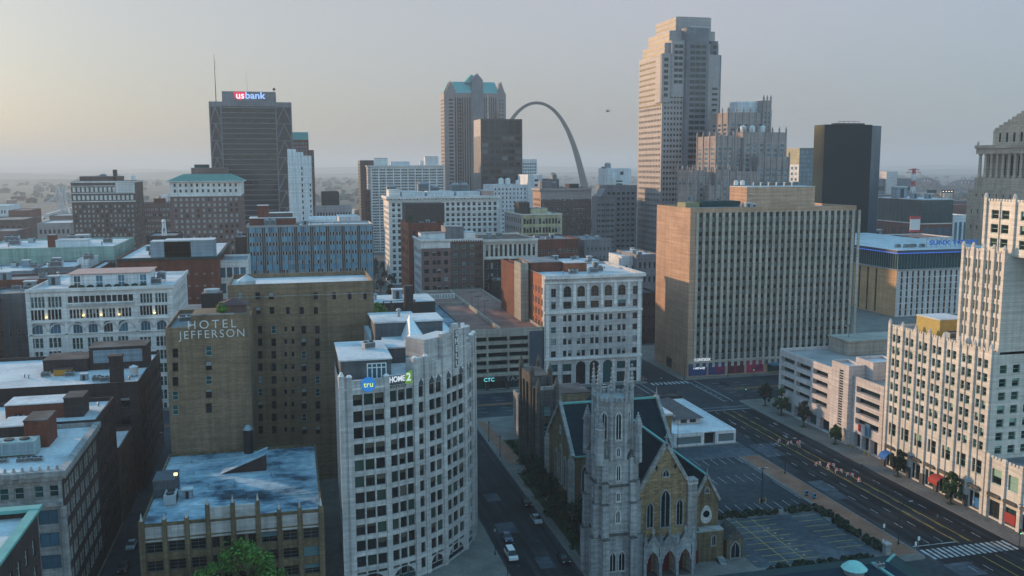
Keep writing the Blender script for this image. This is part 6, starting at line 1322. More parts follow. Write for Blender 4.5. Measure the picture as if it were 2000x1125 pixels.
zc = atY(932, 143, 1078).z; g3 = MB(); g3.box(cb0, cb1, -1.8, 20, h+4.01, h+zt+1); gable(g3, cb0-.3, cb1+.3, -2, 20, h+zt+1.01, zc-h-zt-1); g3.build('central_bay', GREYPANEL, ms.t)
g3 = MB(); gable(g3, cb0-8, cb1-3, 4, 24, h+zt*0.9, zc-h-zt*.95); g3.build('teal_roof', TEALROOF, ms.t)
lg = bpx('black_office_cube', 'dark bronze office tower with a blank louvred top standing before the teal roofed tower', 'tower', 938.5, 1020, 232, 860, 33, [BRONZE, PINKGRAN], roof=DROOF, parapet=1.5, rec=0.2)
lg.paint('L', 0, 33, 0, lg.H, 1); lw_ = lg.W
for i in range(6):
    lg.win('F', 1+(lw_-2)*(i+.08)/6, 1+(lw_-2)*(i+.92)/6, lg.H-14.5, lg.H-1.5, 'black', None, 0)
    for j in range(17): lg.win('F', 1+(lw_-2)*(i+.08)/6, 1+(lw_-2)*(i+.92)/6, lg.H-20.6-j*6.2+0.6, lg.H-15.4-j*6.2-(1.0 if j else 1), 'black' if rnd.random() < .75 else 'grey', None, None)
lg.grid('L', (1, lg.H-16), (32, 1), 7, 1, 'dark', .4, 1.0, m4=True); lg.finish()
STY['grey'] = dict(frame=FRAMED, glass=glass('grey_glass', (0.09, 0.10, 0.11)), fw=0.1, cols=3, rows=2)
an = thing('antenna_mast', 'white mast with a lattice bundle on the roof of the dark bronze tower', 'antenna', (lg.X0+9, 868, lg.H-1)); m_ = MB(); m_.bar((0, 0, 0), (0, 0, 25), 0.25, 0, .12); m_.build('mast', WHITE, an); m_ = MB()
for k in range(6): m_.bar((6+k*.8, 0, 0), (6+k*.8, 0, 9-abs(k-2.5)), 0.12); m_.bar((5.5, 0, 2+k*1.2), (11, 0, 2+k*1.2), 0.1)
m_.build('lattice', DKMET, an)
# grey postmodern block, hotel with round emblem
gp = bpx('grey_gabled_block', 'blue grey stepped office block with a small gabled front bay', 'office building', 1182, 1244, 362, 640, 20, [GREYPANEL], roof=GROOF); gp.grid('F', (1, gp.H-4), (gp.W-1, 2), 6, 16, 'far', .6, .45, m4=True); gp.finish()
q = subpx(gp, 'front_wing', 1163, 1203, 384, 632, 8, [GREYPANEL]); q.grid('F', (1, q.H-4), (q.W-1, 2), 4, 14, 'far', .55, .4, P2, m4=True); q.finish()
m_ = MB(); gable(m_, atY(1174, 384, 630).x-gp.X0, atY(1190, 384, 630).x-gp.X0, -10, 4, q.H, 6); m_.build('gable', GREYPANEL, gp.t)
wh = simple('white_hotel', 'white hotel block with balcony bands and a dark round emblem near its top', 1187, 1233, 329, 930, 30, [BLUEWHITE, CREAM], 1, 9, 'dark', .3, .5, 12, 40, roof=WROOF, sc=('the white hotel block', 4, ['cool', 'ac', 'v'], 31, (1, 1.6)))
m_ = MB()
for k in range(6): m_.box(1.0, wh.W*.4, -.5, -.01, wh.H-12-k*3.4, wh.H-11-k*3.4)
m_.build('balcony', CREAM, wh.t)
m_ = MB(); m_.cone(0, 0, -.1, .1, 2.0, 2.0, 14); o = m_.build('emblem', DKMET, wh.t, (wh.W*.6, -.15, wh.H-5)); o.rotation_euler = (math.pi/2, 0, 0)
simple('low_white_block', 'low pale block with a white lift tower behind the wide tan slab', 1214, 1246, 500, 455, 20, [BLUEWHITE], 2, 3, 'dark', .4, .3, 2, 6, roof=WROOF); simple('low_grey_block', 'low blue grey block with dark windows beside the wide tan slab', 1243, 1286, 497, 450, 30, [GREYPANEL], 4, 4, 'dark', .4, .4, 2, 4, roof=WROOF, sc=('the low blue grey block', 3, ['hut', 'ac'], 32))
simple('low_dark_block', 'low black block in the shadow between the white block and the tan slab', 1250, 1286, 572, 395, 20, [DARKBR], 3, 3, 'dark', .4, .3, 2, 3, roof=DROOF)
# --- stepped granite skyscraper
XA = atY(1293, 200, 620).x; DA = atX(1246, 300, XA).y-620
at_ = B('granite_skyscraper', 'very tall pinkish granite skyscraper with rounded stepped crown and golden lit flank', 'skyscraper', XA, atY(1404, 200, 620).x, 620, DA, atY(1293, 104, 620).z, [PINKGRAN, GREYPANEL], roof=GREYPANEL, rec=0.25, parapet=0)
WA, HA = at_.W, at_.H; b0 = at_.P('F', 1343, 200)[0]; b1 = at_.P('F', 1386, 200)[0]
at_.grid('L', (1.5, HA-36), (DA-1.5, 2), 15, 30, 'far', .55, .42, m4=True)
for k in range(9): at_.win('L', 1.5, DA-1.5, HA-5-k*3.9, HA-3.6-k*3.9, 'gold', None, 0)  # bands coloured as if reflecting the sunny sky
at_.grid('F', (1.2, HA-28), (b0-1.2, 2), 7, 34, 'far', .6, .45, m4=True); at_.grid('F', (b1+.8, HA-22), (WA-.5, 2), 1, 36, 'far', .75, .45, m4=True)
at_.grid('F', (1, HA-3), (b0-8, HA-26), 2, 6, 'far', .7, .6, m4=True)
STY['gold'] = dict(frame=FRAMED, glass=GGOLD, fw=0); at_.finish()
def atier(nm, xl, xr, yt, y0, y1, zb, grid=None, m=PINKGRAN, ch=2.0):
    a, c = atY(xl, yt, 620+y0), atY(xr, yt, 620+y0); x0, x1 = a.x-XA, c.x-XA; m_ = MB()
    m_.prism([(x0+ch, y0), (x1-ch, y0), (x1-ch*.3, y0+ch*.3), (x1, y0+ch), (x1, y1-ch), (x1-ch, y1), (x0+ch, y1), (x0, y1-ch), (x0, y0+ch), (x0+ch*.3, y0+ch*.3)], zb, a.z, 0, 1)
    if grid:
        n, k, fh, g4 = grid
        for j in range(k):
            for i in range(n):
                w = (x1-x0-2*ch)/n; m_.box(x0+ch+w*(i+.07), x0+ch+w*(i+.93), y0-.12, y0-.01, a.z-grid[3]-j*fh-2.3, a.z-grid[3]-j*fh, 2)
    return m_.build(nm, [m, GREYPANEL, GDARK if nm == 'front_bay' else GBLACK], at_.t)
def block(nm, x0, x1, y0, y1, zb, zt, gold=0):
    m_ = MB(); x0 -= XA; x1 -= XA; c = 1.6
    m_.prism([(x0+c, y0), (x1-c, y0), (x1, y0+c), (x1, y1), (x0, y1), (x0, y0+c)], zb, zt, 0, 1)
    for j in range(gold): m_.box(x0-.12, x0-.01, y0+c+.6, y1-.6, zt-3.2-j*3.6, zt-1.9-j*3.6, 2)
    return m_.build(nm, [PINKGRAN, GREYPANEL, GGOLD], at_.t)
block('crown', 273.5, atY(1390, 33, 628).x, 7, 45.2, HA-4, atY(1336, 33, 628).z, 4); block('upper_tier', 267.5, atY(1399, 54, 624).x, 4, 45.5, HA-5, atY(1311, 59, 624).z, 3); block('middle_tier', 263.2, atY(1406, 80, 622).x, 2, 45.8, HA-6, atY(1300, 83, 622).z, 3)
atier('front_bay', 1341, 1389, 53, -3.5, 14, 0, (3, 40, 4.05, 12), GREYPANEL, 3)
atier('shoulder', 1312, 1340, 78, -1.2, 12, HA-30, (2, 7, 4.1, 3)); atier('shoulder', 1292.5, 1311, 104, -1.0, 12, HA-34, (2, 7, 4.1, 3))
atier('shoulder', 1388, 1412.5, 107, 2.2, 24, 0, (2, 44, 4.05, 3), GREYPANEL, 3); atier('shoulder', 1388, 1405, 80, 1.0, 18, HA-20, (2, 5, 4.1, 3), GREYPANEL)
m_ = MB()
for k in range(9): x = b0+1.5+k*1.6; m_.bar((x, -1, atY(1360, 53, 616).z), (x, -1, atY(1360, 53, 616).z+1.2), .15)
m_.build('railing', WHITE, at_.t)
# --- gothic setback tower
gt = bpx('setback_gothic_tower', 'pale stone setback tower with many gothic pinnacles and round white roof tanks', 'tower', 1453, 1537, 258, 560, 34, [GOTHIC, PINKGRAN], roof=GROOF, rec=0.25)
def goth(b, n, m, fl='F', topgap=7):
    L = b.fc[fl][2]; b.grid(fl, (0.6, b.H-topgap), (L-.6, max(b.z0+1, 1)), n, m, 'fars', .5, .55, m4=True); k = n+1
    o, ud, _ = b.fc[fl]; nn = (ud[1], -ud[0])
    for i in range(k):
        u = 0.6+(L-1.2)*i/n; b.fbox(fl, max(0, u-.45), min(L, u+.45), b.z0+.1, b.H+1.2, .5); b.mb.cone(o[0]+ud[0]*u+nn[0]*.1, o[1]+ud[1]*u+nn[1]*.1, b.H+1.2, b.H+3.6, .8, .1, 5)
goth(gt, 6, 30); goth(gt, 4, 30, 'L'); gt.finish()
for nm, xl, xr, yt, Y0, D, n, m in (('left_wing', 1400, 1434, 265, 559, 30, 3, 30), ('link_bay', 1434.2, 1452, 268, 562, 30, 1, 28), ('upper_tower', 1423, 1507, 219, 574, 26, 6, 38), ('front_wing', 1481, 1543, 306, 552, 8, 5, 24), ('corner_turret', 1490, 1507, 196, 573, 14, 2, 40), ('low_wing', 1354, 1377, 333, 555, 25, 2, 20), ('low_wing', 1377.2, 1400, 336, 556, 24, 2, 20), ('low_wing', 1340, 1361, 361, 551, 12, 2, 16), ('low_wing', 1399, 1424, 331, 551, 9, 2, 20), ('low_wing', 1424.2, 1481, 335, 551.5, 9, 4, 20), ('low_wing', 1384, 1411, 362, 547, 6, 2, 16)):
    q = subpx(gt, nm, xl, xr, yt, Y0, D, [GOTHIC], roof=GROOF, rec=.2); goth(q, n, m)
    if D > 20: goth(q, max(2, D//8), m, 'L')
    q.finish()
a, c = atY(1441, 198, 580), atY(1487, 198, 580); m_ = MB(); m_.box(a.x-gt.X0, c.x-gt.X0, 20, 32, atY(1441, 219, 580).z-1, a.z); m_.build('plant_house', BLUEWHITE, gt.t)
roofstuff(gt, 'the pale stone setback tower', [('tank', 3, 7, 0, .9), ('tank', 9.5, 7, 0, .9), ('tank', 17.5, 7, 0, .9)], gt.H-.8)
tg = bpx('teal_glass_block', 'teal glass block with a yellowish lit flank behind the gothic tower', 'building', 1562, 1600, 289, 920, 60, [GTEAL, BLUEWHITE, YELLOW], roof=GTEAL, parapet=0); tg.paint('L', 0, 60, tg.H-18, tg.H, 2); tg.paint('L', 0, 60, 0, tg.H-18, 1); tg.grid('L', (1, tg.H-19), (58, 20), 7, 10, 'fars', .5, .5, m4=True); tg.grid('F', (.5, tg.H-2), (tg.W-.5, 30), 9, 14, 'blueg', .85, .8, m4=True); tg.finish()
STY['blueg'] = dict(frame=STEEL, glass=GBLUE, fw=0.0)
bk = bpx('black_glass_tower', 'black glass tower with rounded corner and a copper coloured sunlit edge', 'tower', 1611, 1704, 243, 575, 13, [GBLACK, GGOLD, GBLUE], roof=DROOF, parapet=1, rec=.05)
bk.paint('L', 0, 13, 0, bk.H, 1)  # sunlit left edge painted gold over the black glass
for k in range(32): bk.fbox('F', 0.02, bk.W-.02, 2+k*3.35, 2.12+k*3.35, .04, 0)
for k in range(20): bk.fbox('F', bk.W*k/20+.02, bk.W*k/20+.1, 0, bk.H, .05, 0)
bk.finish(); c1 = atY(1719, 245, 584).x-bk.X0; m_ = MB(); m_.prism([(bk.W+.01, 0.2), (bk.W+4, 1.5), (c1-2, 4.5), (c1, 8), (c1, 13), (bk.W+.01, 13)], 0, bk.H-.5, 0, 1); m_.build('curved_corner', [glass('deep_blue_glass', (0.02, 0.05, 0.085), 0.12, 0.5), DROOF], bk.t); m_ = MB(); m_.box(12, 34, 4, 11, bk.H-1, bk.H+1.2); m_.build('plant_house', BLACKMET, bk.t)
m_ = MB()
for k in range(5): m_.bar((14+k*4, 5, bk.H+1.2), (14+k*4, 5, bk.H+2.6), .12)
m_.bar((14, 5, bk.H+2.4), (30, 5, bk.H+2.4), .12); m_.build('railing', DKMET, bk.t)
# --- glass topped brick block by the ballpark and others to the right
bp = bpx('glass_loft_block', 'brick based block with two storeys of dark glass and cluttered white roof boxes', 'building', 1801, 1860, 436, 720, 67, [REDBRICK, CREAM], roof=WROOF, parapet=0); bp.grid('F', (1, bp.H-1.5), (bp.W-1, 2), 4, 1, 'office', .8, .8, m4=True); bp.grid('L', (2, bp.H-3), (65, 2), 6, 1, 'dark', .55, .85, m4=True); bp.fbox('F', 0, bp.W, bp.H-1.0, bp.H-.2, .4, 1); bp.fbox('L', 0, 67, bp.H-1.0, bp.H-.2, .4, 1); bp.finish()
zt = atY(1801, 391, 720).z; m_ = MB(); m_.box(.3, bp.W-.3, .3, 66, bp.H+.01, zt); m_.build('glass_storeys', GTEAL, bp.t); m_ = MB()
for k in range(9): m_.box(.3+k*(bp.W-.8)/8, .6+k*(bp.W-.8)/8, .1, .29, bp.H+.02, zt)
for k in range(12): m_.box(.1, .29, .4+k*5.8, .8+k*5.8, bp.H+.02, zt)
m_.box(.05, bp.W-.1, .05, .28, bp.H+(zt-bp.H)*.48, bp.H+(zt-bp.H)*.53); m_.build('mullion', DKMET, bp.t); m_ = MB(); m_.box(-.3, bp.W+.3, -.3, 67.3, zt+.01, zt+.8); m_.build('roof', WROOF, bp.t)
roofstuff(bp, 'the glass topped brick block', [('hut', 4, 40, 0, 4.5), ('hut', 5, 20, 0, 2.2), ('hut', 14, 12, 0, 2), ('ac', 20, 20, 0, 2)], zt+.8)
bb = thing('billboard', 'white lit sign board with red edges in front of the glass topped brick block', 'billboard', (atY(1787, 440, 700).x, 700, 20)); m_ = MB(); zz = atY(1787, 438, 700).z-20; m_.box(-5, 5, -.2, .2, zz-5, zz+4.5); m_.build('board', WHITE, bb); m_ = MB(); m_.box(-5.3, 5.3, -.3, .3, zz+4.5, zz+7); m_.box(-5.3, 5.3, -.3, .3, zz-7, zz-5); m_.build('red_edge', plain('red_sign', (0.5, 0.03, 0.04)), bb); m_ = MB(); m_.box(-3.5, -3, -.2, .2, -20, zz-7); m_.box(3, 3.5, -.2, .2, -20, zz-7); m_.build('post', DKMET, bb)
simple('arcaded_deck', 'long low white arcaded deck below the glass topped brick block', 1722, 1862, 466, 640, 40, [BLUEWHITE], 13, 1, 'dark', .7, .18, 2, 4, roof=PINKROOF); simple('white_columned_block', 'small white block with tall dark bays right of the glass topped brick block', 1862, 1892, 420, 745, 30, [BLUEWHITE], 3, 1, 'office', .6, .8, 4, 2, roof=WROOF)
simple('dark_canopy_block', 'black roofed low block with pale skylights behind the blue roof line', 1672, 1795, 467, 575, 26, [SLATEBOX], 0, 0, roof=DROOF, sc=('the black roofed low block', 3, ['hut', 'hut', 'ac'], 41, (1.5, 3)))
sd_ = simple('ballpark_stand', 'grey concrete ballpark stand with a square lift tower and open decks', 1700, 1782, 349, 1080, 40, [GREYPANEL], 1, 4, 'black', .94, .4, 6, 2, sc=None); m_ = MB(); a, c = atY(1731, 335, 1078), atY(1752, 335, 1078); m_.box(a.x-sd_.X0, c.x-sd_.X0, -3, 14, 0, a.z); m_.build('lift_tower', PALECONC, sd_.t)
pt = thing('pylon_mast', 'red and white painted lattice pylon with crossarms behind the glass topped block', 'pylon', (atY(1782, 390, 880).x, 880, 0)); zt = atY(1782, 329, 880).z; m_ = MB(); n = 12
for k in range(n):
    t0, t1 = k/n, (k+1)/n; r0, r1 = 3.4-2.4*t0, 3.4-2.4*t1; m = k % 2
    for sx, sy in ((-1, -1), (1, -1), (1, 1), (-1, 1)): m_.bar((sx*r0, sy*r0, zt*t0), (sx*r1, sy*r1, zt*t1), .32, m)
    for s in (-1, 1): m_.bar((-r0, s*r0, zt*t0), (r1, s*r1, zt*t1), .2, m); m_.bar((r0, s*r0, zt*t0), (-r1, s*r1, zt*t1), .2, m); m_.bar((s*r0, -r0, zt*t0), (s*r1, r1, zt*t1), .2, m)
m_.build('lattice', [WHITE, plain('red_paint', (0.55, 0.06, 0.05))], pt); m_ = MB()
for z, w in ((.985, 7), (.94, 9)): m_.bar((-w, 0, zt*z), (w, 0, zt*z), .3); m_.bar((-w, 0, zt*z), (0, 0, zt), .15); m_.bar((w, 0, zt*z), (0, 0, zt), .15)
m_.build('crossarm', plain('red_paint', (0.55, 0.06, 0.05)), pt)
for xl, xr in ((1812, 1828), (1840, 1862)):
    a, c = atY(xl, 372, 900), atY(xr, 372, 900); t = thing('floodlight_frame', 'dark ballpark floodlight frame above the glass topped block', 'floodlight', (a.x, 900, 0), 0, 'ballpark floodlight frames'); m_ = MB(); w = c.x-a.x; zt = atY(xl, 370, 900).z; m_.bar((0, 0, 0), (0, 0, zt), .5); m_.bar((w, 0, 0), (w, 0, zt), .5); m_.build('post', DKMET, t); m_ = MB(); m_.box(-.5, w+.5, -.6, .4, zt-4, zt-.5); m_.build('lamp_frame', DKMET, t); m_ = MB()
    if xl > 1830:
        for k in range(4): m_.box(1+k*w/4, 1.5+k*w/4, -.75, -.62, zt-2.6, zt-2.0)
        m_.build('lamp', LAMPW, t)
tb_ = thing('truss_bridge', 'grey steel truss bridge with two arched spans across the river in the haze', 'bridge')
for x0, x1, ytop in ((1770, 1838, 348), (1842, 1925, 352)):
    YB = 2000; a, c = atY(x0, 385, YB), atY(x1, 385, YB); zc2 = atY((x0+x1)/2, ytop, YB).z; zd = 18; n = 12; m_ = MB(); P_ = []
    for k in range(n+1):
        t = k/n; P_.append((a.x+(c.x-a.x)*t, zd+(zc2-zd)*(1-(2*t-1)**2)**0.75 if 0 < k < n else zd+8))
    for yy in (YB-6, YB+6):
        for k in range(n):
            m_.bar((P_[k][0], yy, P_[k][1]), (P_[k+1][0], yy, P_[k+1][1]) , 1.7); m_.bar((P_[k][0], yy, zd), (P_[k][0], yy, P_[k][1]), 1.0); m_.bar((P_[k][0], yy, zd if k % 2 else P_[k][1]), (P_[k+1][0], yy, P_[k+1][1] if k % 2 else zd), .8)
        m_.bar((a.x, yy, zd), (c.x, yy, zd), 2.2)
    m_.build('truss_span', GREYPANEL, tb_); m_ = MB(); m_.box(a.x-3, a.x+3, YB-8, YB+8, -.5, zd); m_.build('pier', CONC, tb_)
simple('red_rail_shed', 'long dark red rail structure in front of the truss bridge', 1838, 1895, 400, 980, 30, [REDBRICK], 8, 1, 'far', .5, .4, 2, 2)
for xl, xr, yt, Y0 in ((1716, 1770, 381, 1000), (1862, 1896, 392, 1050)): simple('low_dark_block', 'low hazy dark block '+('beside the black glass tower' if xl < 1800 else 'left of the court tower'), xl, xr, yt, Y0, 40, [SLATEBOX], 8, 3, 'far', .6, .4, 2, 2)
# --- the great arch
ar = thing('steel_arch', 'giant stainless steel catenary arch rising hazily beyond the dark bronze tower', 'arch'); YB = 1500; apx = atY(1048, 198, YB); sc = 1.0
d = Vector((math.cos(R(16)), -math.sin(R(16)), 0)); per = Vector((d.y, -d.x, 0)); m_ = MB(); N = 56; prof = []
Ht = apx.z; half = 90.5*0.98; cc_ = None
lo2, hi2 = 20.0, 80.0
for _ in range(60):
    mid_ = (lo2+hi2)/2
    if mid_*(math.cosh(half/mid_)-1) > Ht-2.5: lo2 = mid_
    else: hi2 = mid_
cc_ = lo2; base = Vector((apx.x, YB, 0))
for k in range(N+1):
    s = -1+2*k/N; x = half*(abs(s)**0.8)*(1 if s > 0 else -1); z = Ht-2.5-cc_*(math.cosh(x/cc_)-1); sl = -math.sinh(x/cc_); tv = Vector((d.x, d.y, sl)).normalized(); nv = tv.cross(per).normalized()
    if nv.z < 0: nv = -nv
    sz = 5.2+11.3*max(0, 1-z/Ht); c = base+d*x; c = Vector((c.x, c.y, z)); h = sz*.866
    prof.append((c+nv*h*.5+per*sz*.5, c+nv*h*.5-per*sz*.5, c-nv*h*.5))
for a, c in zip(prof, prof[1:]):
    for i in range(3): j = (i+1) % 3; m_.poly((a[i], a[j], c[j], c[i]))
ao = m_.build('arch_leg', plain('brushed_stainless', (0.33, 0.345, 0.37), 0.38, 0.75), ar)
ao.name = 'arch_body'
# far small houses on the plain
fg_ = random.Random(77)
for k in range(46):
    x = fg_.choice([fg_.uniform(0, 330), fg_.uniform(610, 730), fg_.uniform(1050, 1240), fg_.uniform(1720, 1900)]); Y0 = fg_.uniform(1050, 1330) if k < 26 else fg_.uniform(1900, 2700)
    p = atY(x, 360, Y0); w, d_, h = fg_.uniform(14, 46), fg_.uniform(14, 30), fg_.uniform(5, 15); m = fg_.choice([REDBRICK, PINKGRAN, BLUEWHITE, PURPBR, CONC])
    yr = 1330+(p.x+2600)*.17
    if yr-60 < Y0 < yr+300: continue
    g = 'low hazy buildings near the river' if Y0 < 1400 else 'low hazy buildings beyond the river'
    t = thing('distant_building', 'small low building in the haze '+('on this side of the river' if Y0 < 1400 else 'beyond the river'), 'building', (p.x, Y0, 0), 0, g)
    m_ = MB(); m_.box(0, w, 0, d_, 0, h, 0, False); n = int(w/4)
    for i in range(n): m_.box(w*(i+.25)/n, w*(i+.7)/n, -.1, .0-.01, h*.35, h*.7, 1)
    m_.build('wall', [m, GDARK], t); m_ = MB(); m_.box(-.3, w+.3, -.3, d_+.3, h+.01, h+.5); m_.build('roof', WROOF if fg_.random() < .6 else GROOF, t)
# ------------------------------------------------------------------ the church
ch = thing('gothic_church', 'gothic stone church with pale pinnacled tower, golden gable and red doors', 'church', (56, 163, 0)); OX, OY = 56, 163
def lancet(mb, o, ud, u0, u1, z0, z1, mat=0, out=0.06, frame=None, N=6):
    """pointed window as a glass sheet with a raised stone moulding round it"""
    n = (ud[1], -ud[0]); w = u1-u0; hh = w*0.9; pts = [(u0, z0)]
    for k in range(N+1): th = (math.pi/3)*k/N; pts.append((u0+w*(1-math.cos(th)), z1-hh+hh*math.sin(th)/0.866))
    for k in range(N-1, -1, -1): th = (math.pi/3)*k/N; pts.append((u1-w*(1-math.cos(th)), z1-hh+hh*math.sin(th)/0.866))
    pts.append((u1, z0))
    P = lambda u, z, d: (o[0]+ud[0]*u+n[0]*d, o[1]+ud[1]*u+n[1]*d, z)
    mb.poly([P(u, z, out) for u, z in pts][::-1], mat)
    if frame is not None:
        pr = pts[1:-1]
        full = [pts[0]]+pr+[pts[-1]]
        for a, c in zip(full, full[1:]):
            mb.bar(P(a[0], a[1], out), P(c[0], c[1], out), 0.14, frame)
        mb.bar(P((u0+u1)/2, z0, out), P((u0+u1)/2, z1-hh*.3, out), 0.07, frame); mb.bar(P(u0-.15, z0, out), P(u1+.15, z0, out), 0.16, frame)
def lan(name, o, ud, u0, u1, z0, z1, stone=OLDSTONE):
    mb = MB(); lancet(mb, o, ud, u0, u1, z0, z1, 0, .06, 1); return mb.build(name, [GBLACK, stone], ch)
MATC = [CHURCHST, OLDSTONE, DARKSTONE, GBLACK]
# tower: shaft, buttresses, belfry, lantern, pinnacles
cx, cy, hw_ = 5.0, 4.6, 3.7
m_ = MB(); m_.box(cx-hw_, cx+hw_, cy-hw_, cy+hw_, 0, 24.5, 0); m_.box(cx-hw_-.25, cx+hw_+.25, cy-hw_-.25, cy+hw_+.25, 9.6, 10.1, 2); m_.box(cx-hw_-.2, cx+hw_+.2, cy-hw_-.2, cy+hw_+.2, 19.6, 20.1, 2)
m_.box(cx-hw_-.1, cx+hw_+.1, cy-hw_-.1, cy+hw_+.1, 24.5, 25.0, 1)
m_.build('tower_shaft', MATC, ch.t if hasattr(ch, 't') else ch)
m_ = MB(); TW = m_
for sx in (-1, 1):
    for sy in (-1, 1):
        for ax in (0, 1):
            bx0 = cx+sx*(hw_-0.8); by0 = cy+sy*(hw_-0.8)
            for z0, z1, e in ((0, 9.4, 1.7), (9.4, 16.4, 1.25), (16.4, 20.6, 0.95), (20.6, 25.6, 0.6)):
                if ax == 0: x0, x1, y0, y1 = bx0-0.65, bx0+0.65, by0, by0+sy*(0.8+e)
                else: x0, x1, y0, y1 = bx0, bx0+sx*(0.8+e), by0-0.65, by0+0.65
                x0, x1 = min(x0, x1), max(x0, x1); y0, y1 = min(y0, y1), max(y0, y1)
                m_.box(x0, x1, y0, y1, z0+.005, z1, 0); g = 0.06; m_.prism([(x0-g, y0-g), (x1+g, y0-g), (x1+g, y1+g), (x0-g, y1+g)], z1+.004, z1+0.14, 2)
                cxx, cyy = (x0+x1)/2, (y0+y1)/2
                pm = (cxx, cyy-sy*0.4 if ax == 0 else cyy, z1+1.3)
                c4 = [(x0, y0, z1+.14), (x1, y0, z1+.14), (x1, y1, z1+.14), (x0, y1, z1+.14)]
                for k in range(4): m_.poly((c4[k], c4[(k+1) % 4], pm), 2)
m_.build('buttress', MATC, ch)
m_ = MB(); r8 = 3.75
def octo(r, ph=math.pi/8): return [(cx+r*math.cos(ph+k*math.pi/4), cy+r*math.sin(ph+k*math.pi/4)) for k in range(8)]
m_.prism(octo(r8), 25.0, 36.3, 0); m_.prism(octo(r8+.25), 27.9, 28.4, 1, 1, True, True); m_.prism(octo(r8+.3), 36.0, 36.7, 1, 1, True, True)
for k in range(24):
    a = math.pi/8+k*math.pi/12; q = (cx+(r8+.05)*math.cos(a), cy+(r8+.05)*math.sin(a)); m_.box(q[0]-.3, q[0]+.3, q[1]-.3, q[1]+.3, 36.7, 37.5, 0)
m_.build('lantern', MATC, ch)
def crocket(m_, x, y, z0, z1, r):
    h = z1-z0; m_.cone(x, y, z0, z0+h*.35, r, r*.9, 6, 0); m_.cone(x, y, z0+h*.35, z0+h*.40, r*1.35, r*1.2, 6, 0); m_.cone(x, y, z0+h*.40, z1, r*.85, .04, 6, 0)
    for k in range(4):
        zz = z0+h*(.48+.11*k); rr = r*.95*(1-k*.19); m_.cone(x, y, zz, zz+h*.035, rr+.12, rr+.02, 6, 0)
    m_.cone(x, y, z1-.35, z1-.1, .2, .2, 5, 0)
for k in range(8):
    a = math.pi/8+k*math.pi/4; x, y = cx+r8*math.cos(a), cy+r8*math.sin(a)
    m_ = MB(); m_.cone(x, y, 25.0, 36.6, .48, .42, 6, 0); crocket(m_, x, y, 36.6, 43.6, .44); m_.build('spirelet', MATC, ch)
for sx in (-1, 1):
    for sy in (-1, 1):
        x, y = cx+sx*3.9, cy+sy*3.9; m_ = MB(); m_.cone(x, y, 24.5, 30.0, .95, .85, 8, 0); crocket(m_, x, y, 30.0, 34.5, .85); m_.build('pinnacle', MATC, ch)
for (z0, z1, w) in ((12.2, 15.0, 1.0), (16.6, 18.7, .9), (20.8, 24.2, 1.0)):
    for o, ud in (((cx-w/2, cy-hw_), (1, 0)), ((cx-hw_, cy+w/2), (0, -1))): lan('tower_window', o, ud, 0, w, z0, z1, GRAYSTONE)
for o, ud in (((cx-1.9, cy-hw_), (1, 0)), ((cx-hw_, cy+1.9), (0, -1))): lan('tower_window', o, ud, .2, 1.6, 2.2, 6.4, GRAYSTONE); lan('tower_window', o, ud, 2.1, 3.5, 2.2, 6.4, GRAYSTONE)
for k in range(8):
    a = math.pi/4*k; ux, uy = -math.sin(a), math.cos(a); q = r8*math.cos(math.pi/8); L = 2*r8*math.sin(math.pi/8)
    o = (cx+q*math.cos(a)-ux*L/2, cy+q*math.sin(a)-uy*L/2)
    lan('tower_window', o, (ux, uy), L/2-.62, L/2+.62, 29.0, 34.6, GRAYSTONE); lan('tower_window', o, (ux, uy), L/2-.45, L/2+.45, 25.6, 27.7, GRAYSTONE)
# nave with its golden gable
gx = 71.9-OX; hwg = 5.6; ez, rz_ = 17.6, 26.6; y0 = 3.0
m_ = MB(); m_.poly(((gx-hwg, y0, 0), (gx+hwg, y0, 0), (gx+hwg, y0, ez), (gx, y0, rz_), (gx-hwg, y0, ez))); m_.poly(((gx+hwg, y0, 0), (gx+hwg, 49, 0), (gx+hwg, 49, ez), (gx+hwg, y0, ez))); m_.poly(((gx-hwg, 49, 0), (gx-hwg, y0, 0), (gx-hwg, y0, ez), (gx-hwg, 49, ez))); m_.poly(((gx+hwg, 49, 0), (gx-hwg, 49, 0), (gx-hwg, 49, ez), (gx, 49, rz_), (gx+hwg, 49, ez)))
m_.build('nave_wall', GOLDSTONE, ch)
m_ = MB(); k_ = (rz_-ez)/hwg
m_.poly(((gx+hwg+.5, y0+.4, ez-.5*k_+.12), (gx+hwg+.5, 49.3, ez-.5*k_+.12), (gx, 49.3, rz_+.12), (gx, y0+.4, rz_+.12))); m_.poly(((gx-hwg-.5, 49.3, ez-.5*k_+.12), (gx-hwg-.5, y0+.4, ez-.5*k_+.12), (gx, y0+.4, rz_+.12), (gx, 49.3, rz_+.12))); nr_ = m_.build('nave_roof', SLATE, ch)
m_ = MB(); m_.box(gx-.22, gx+.22, y0+.4, 49, rz_+.05, rz_+.4); m_.build('copper_ridge', COPPER, ch)
m_ = MB()
for s in (-1, 1):
    m_.bar((gx+s*(hwg+.4), y0+.1, ez-.4*k_), (gx, y0+.1, rz_+.35), .38, 0)
    for q in range(16): t = (q+.5)/16; m_.cone(gx+s*hwg*(1-t), y0-.1, ez+(rz_-ez)*t+.35, ez+(rz_-ez)*t+.8, .16, .05, 5, 0)
m_.cone(gx, y0, rz_+.3, rz_+2.4, .3, .08, 6, 0); m_.box(gx-.45, gx+.45, y0-.1, y0+.1, rz_+1.5, rz_+1.75, 0)
m_.build('gable_coping', OLDSTONE, ch)
O = (0, y0); U = (1, 0)
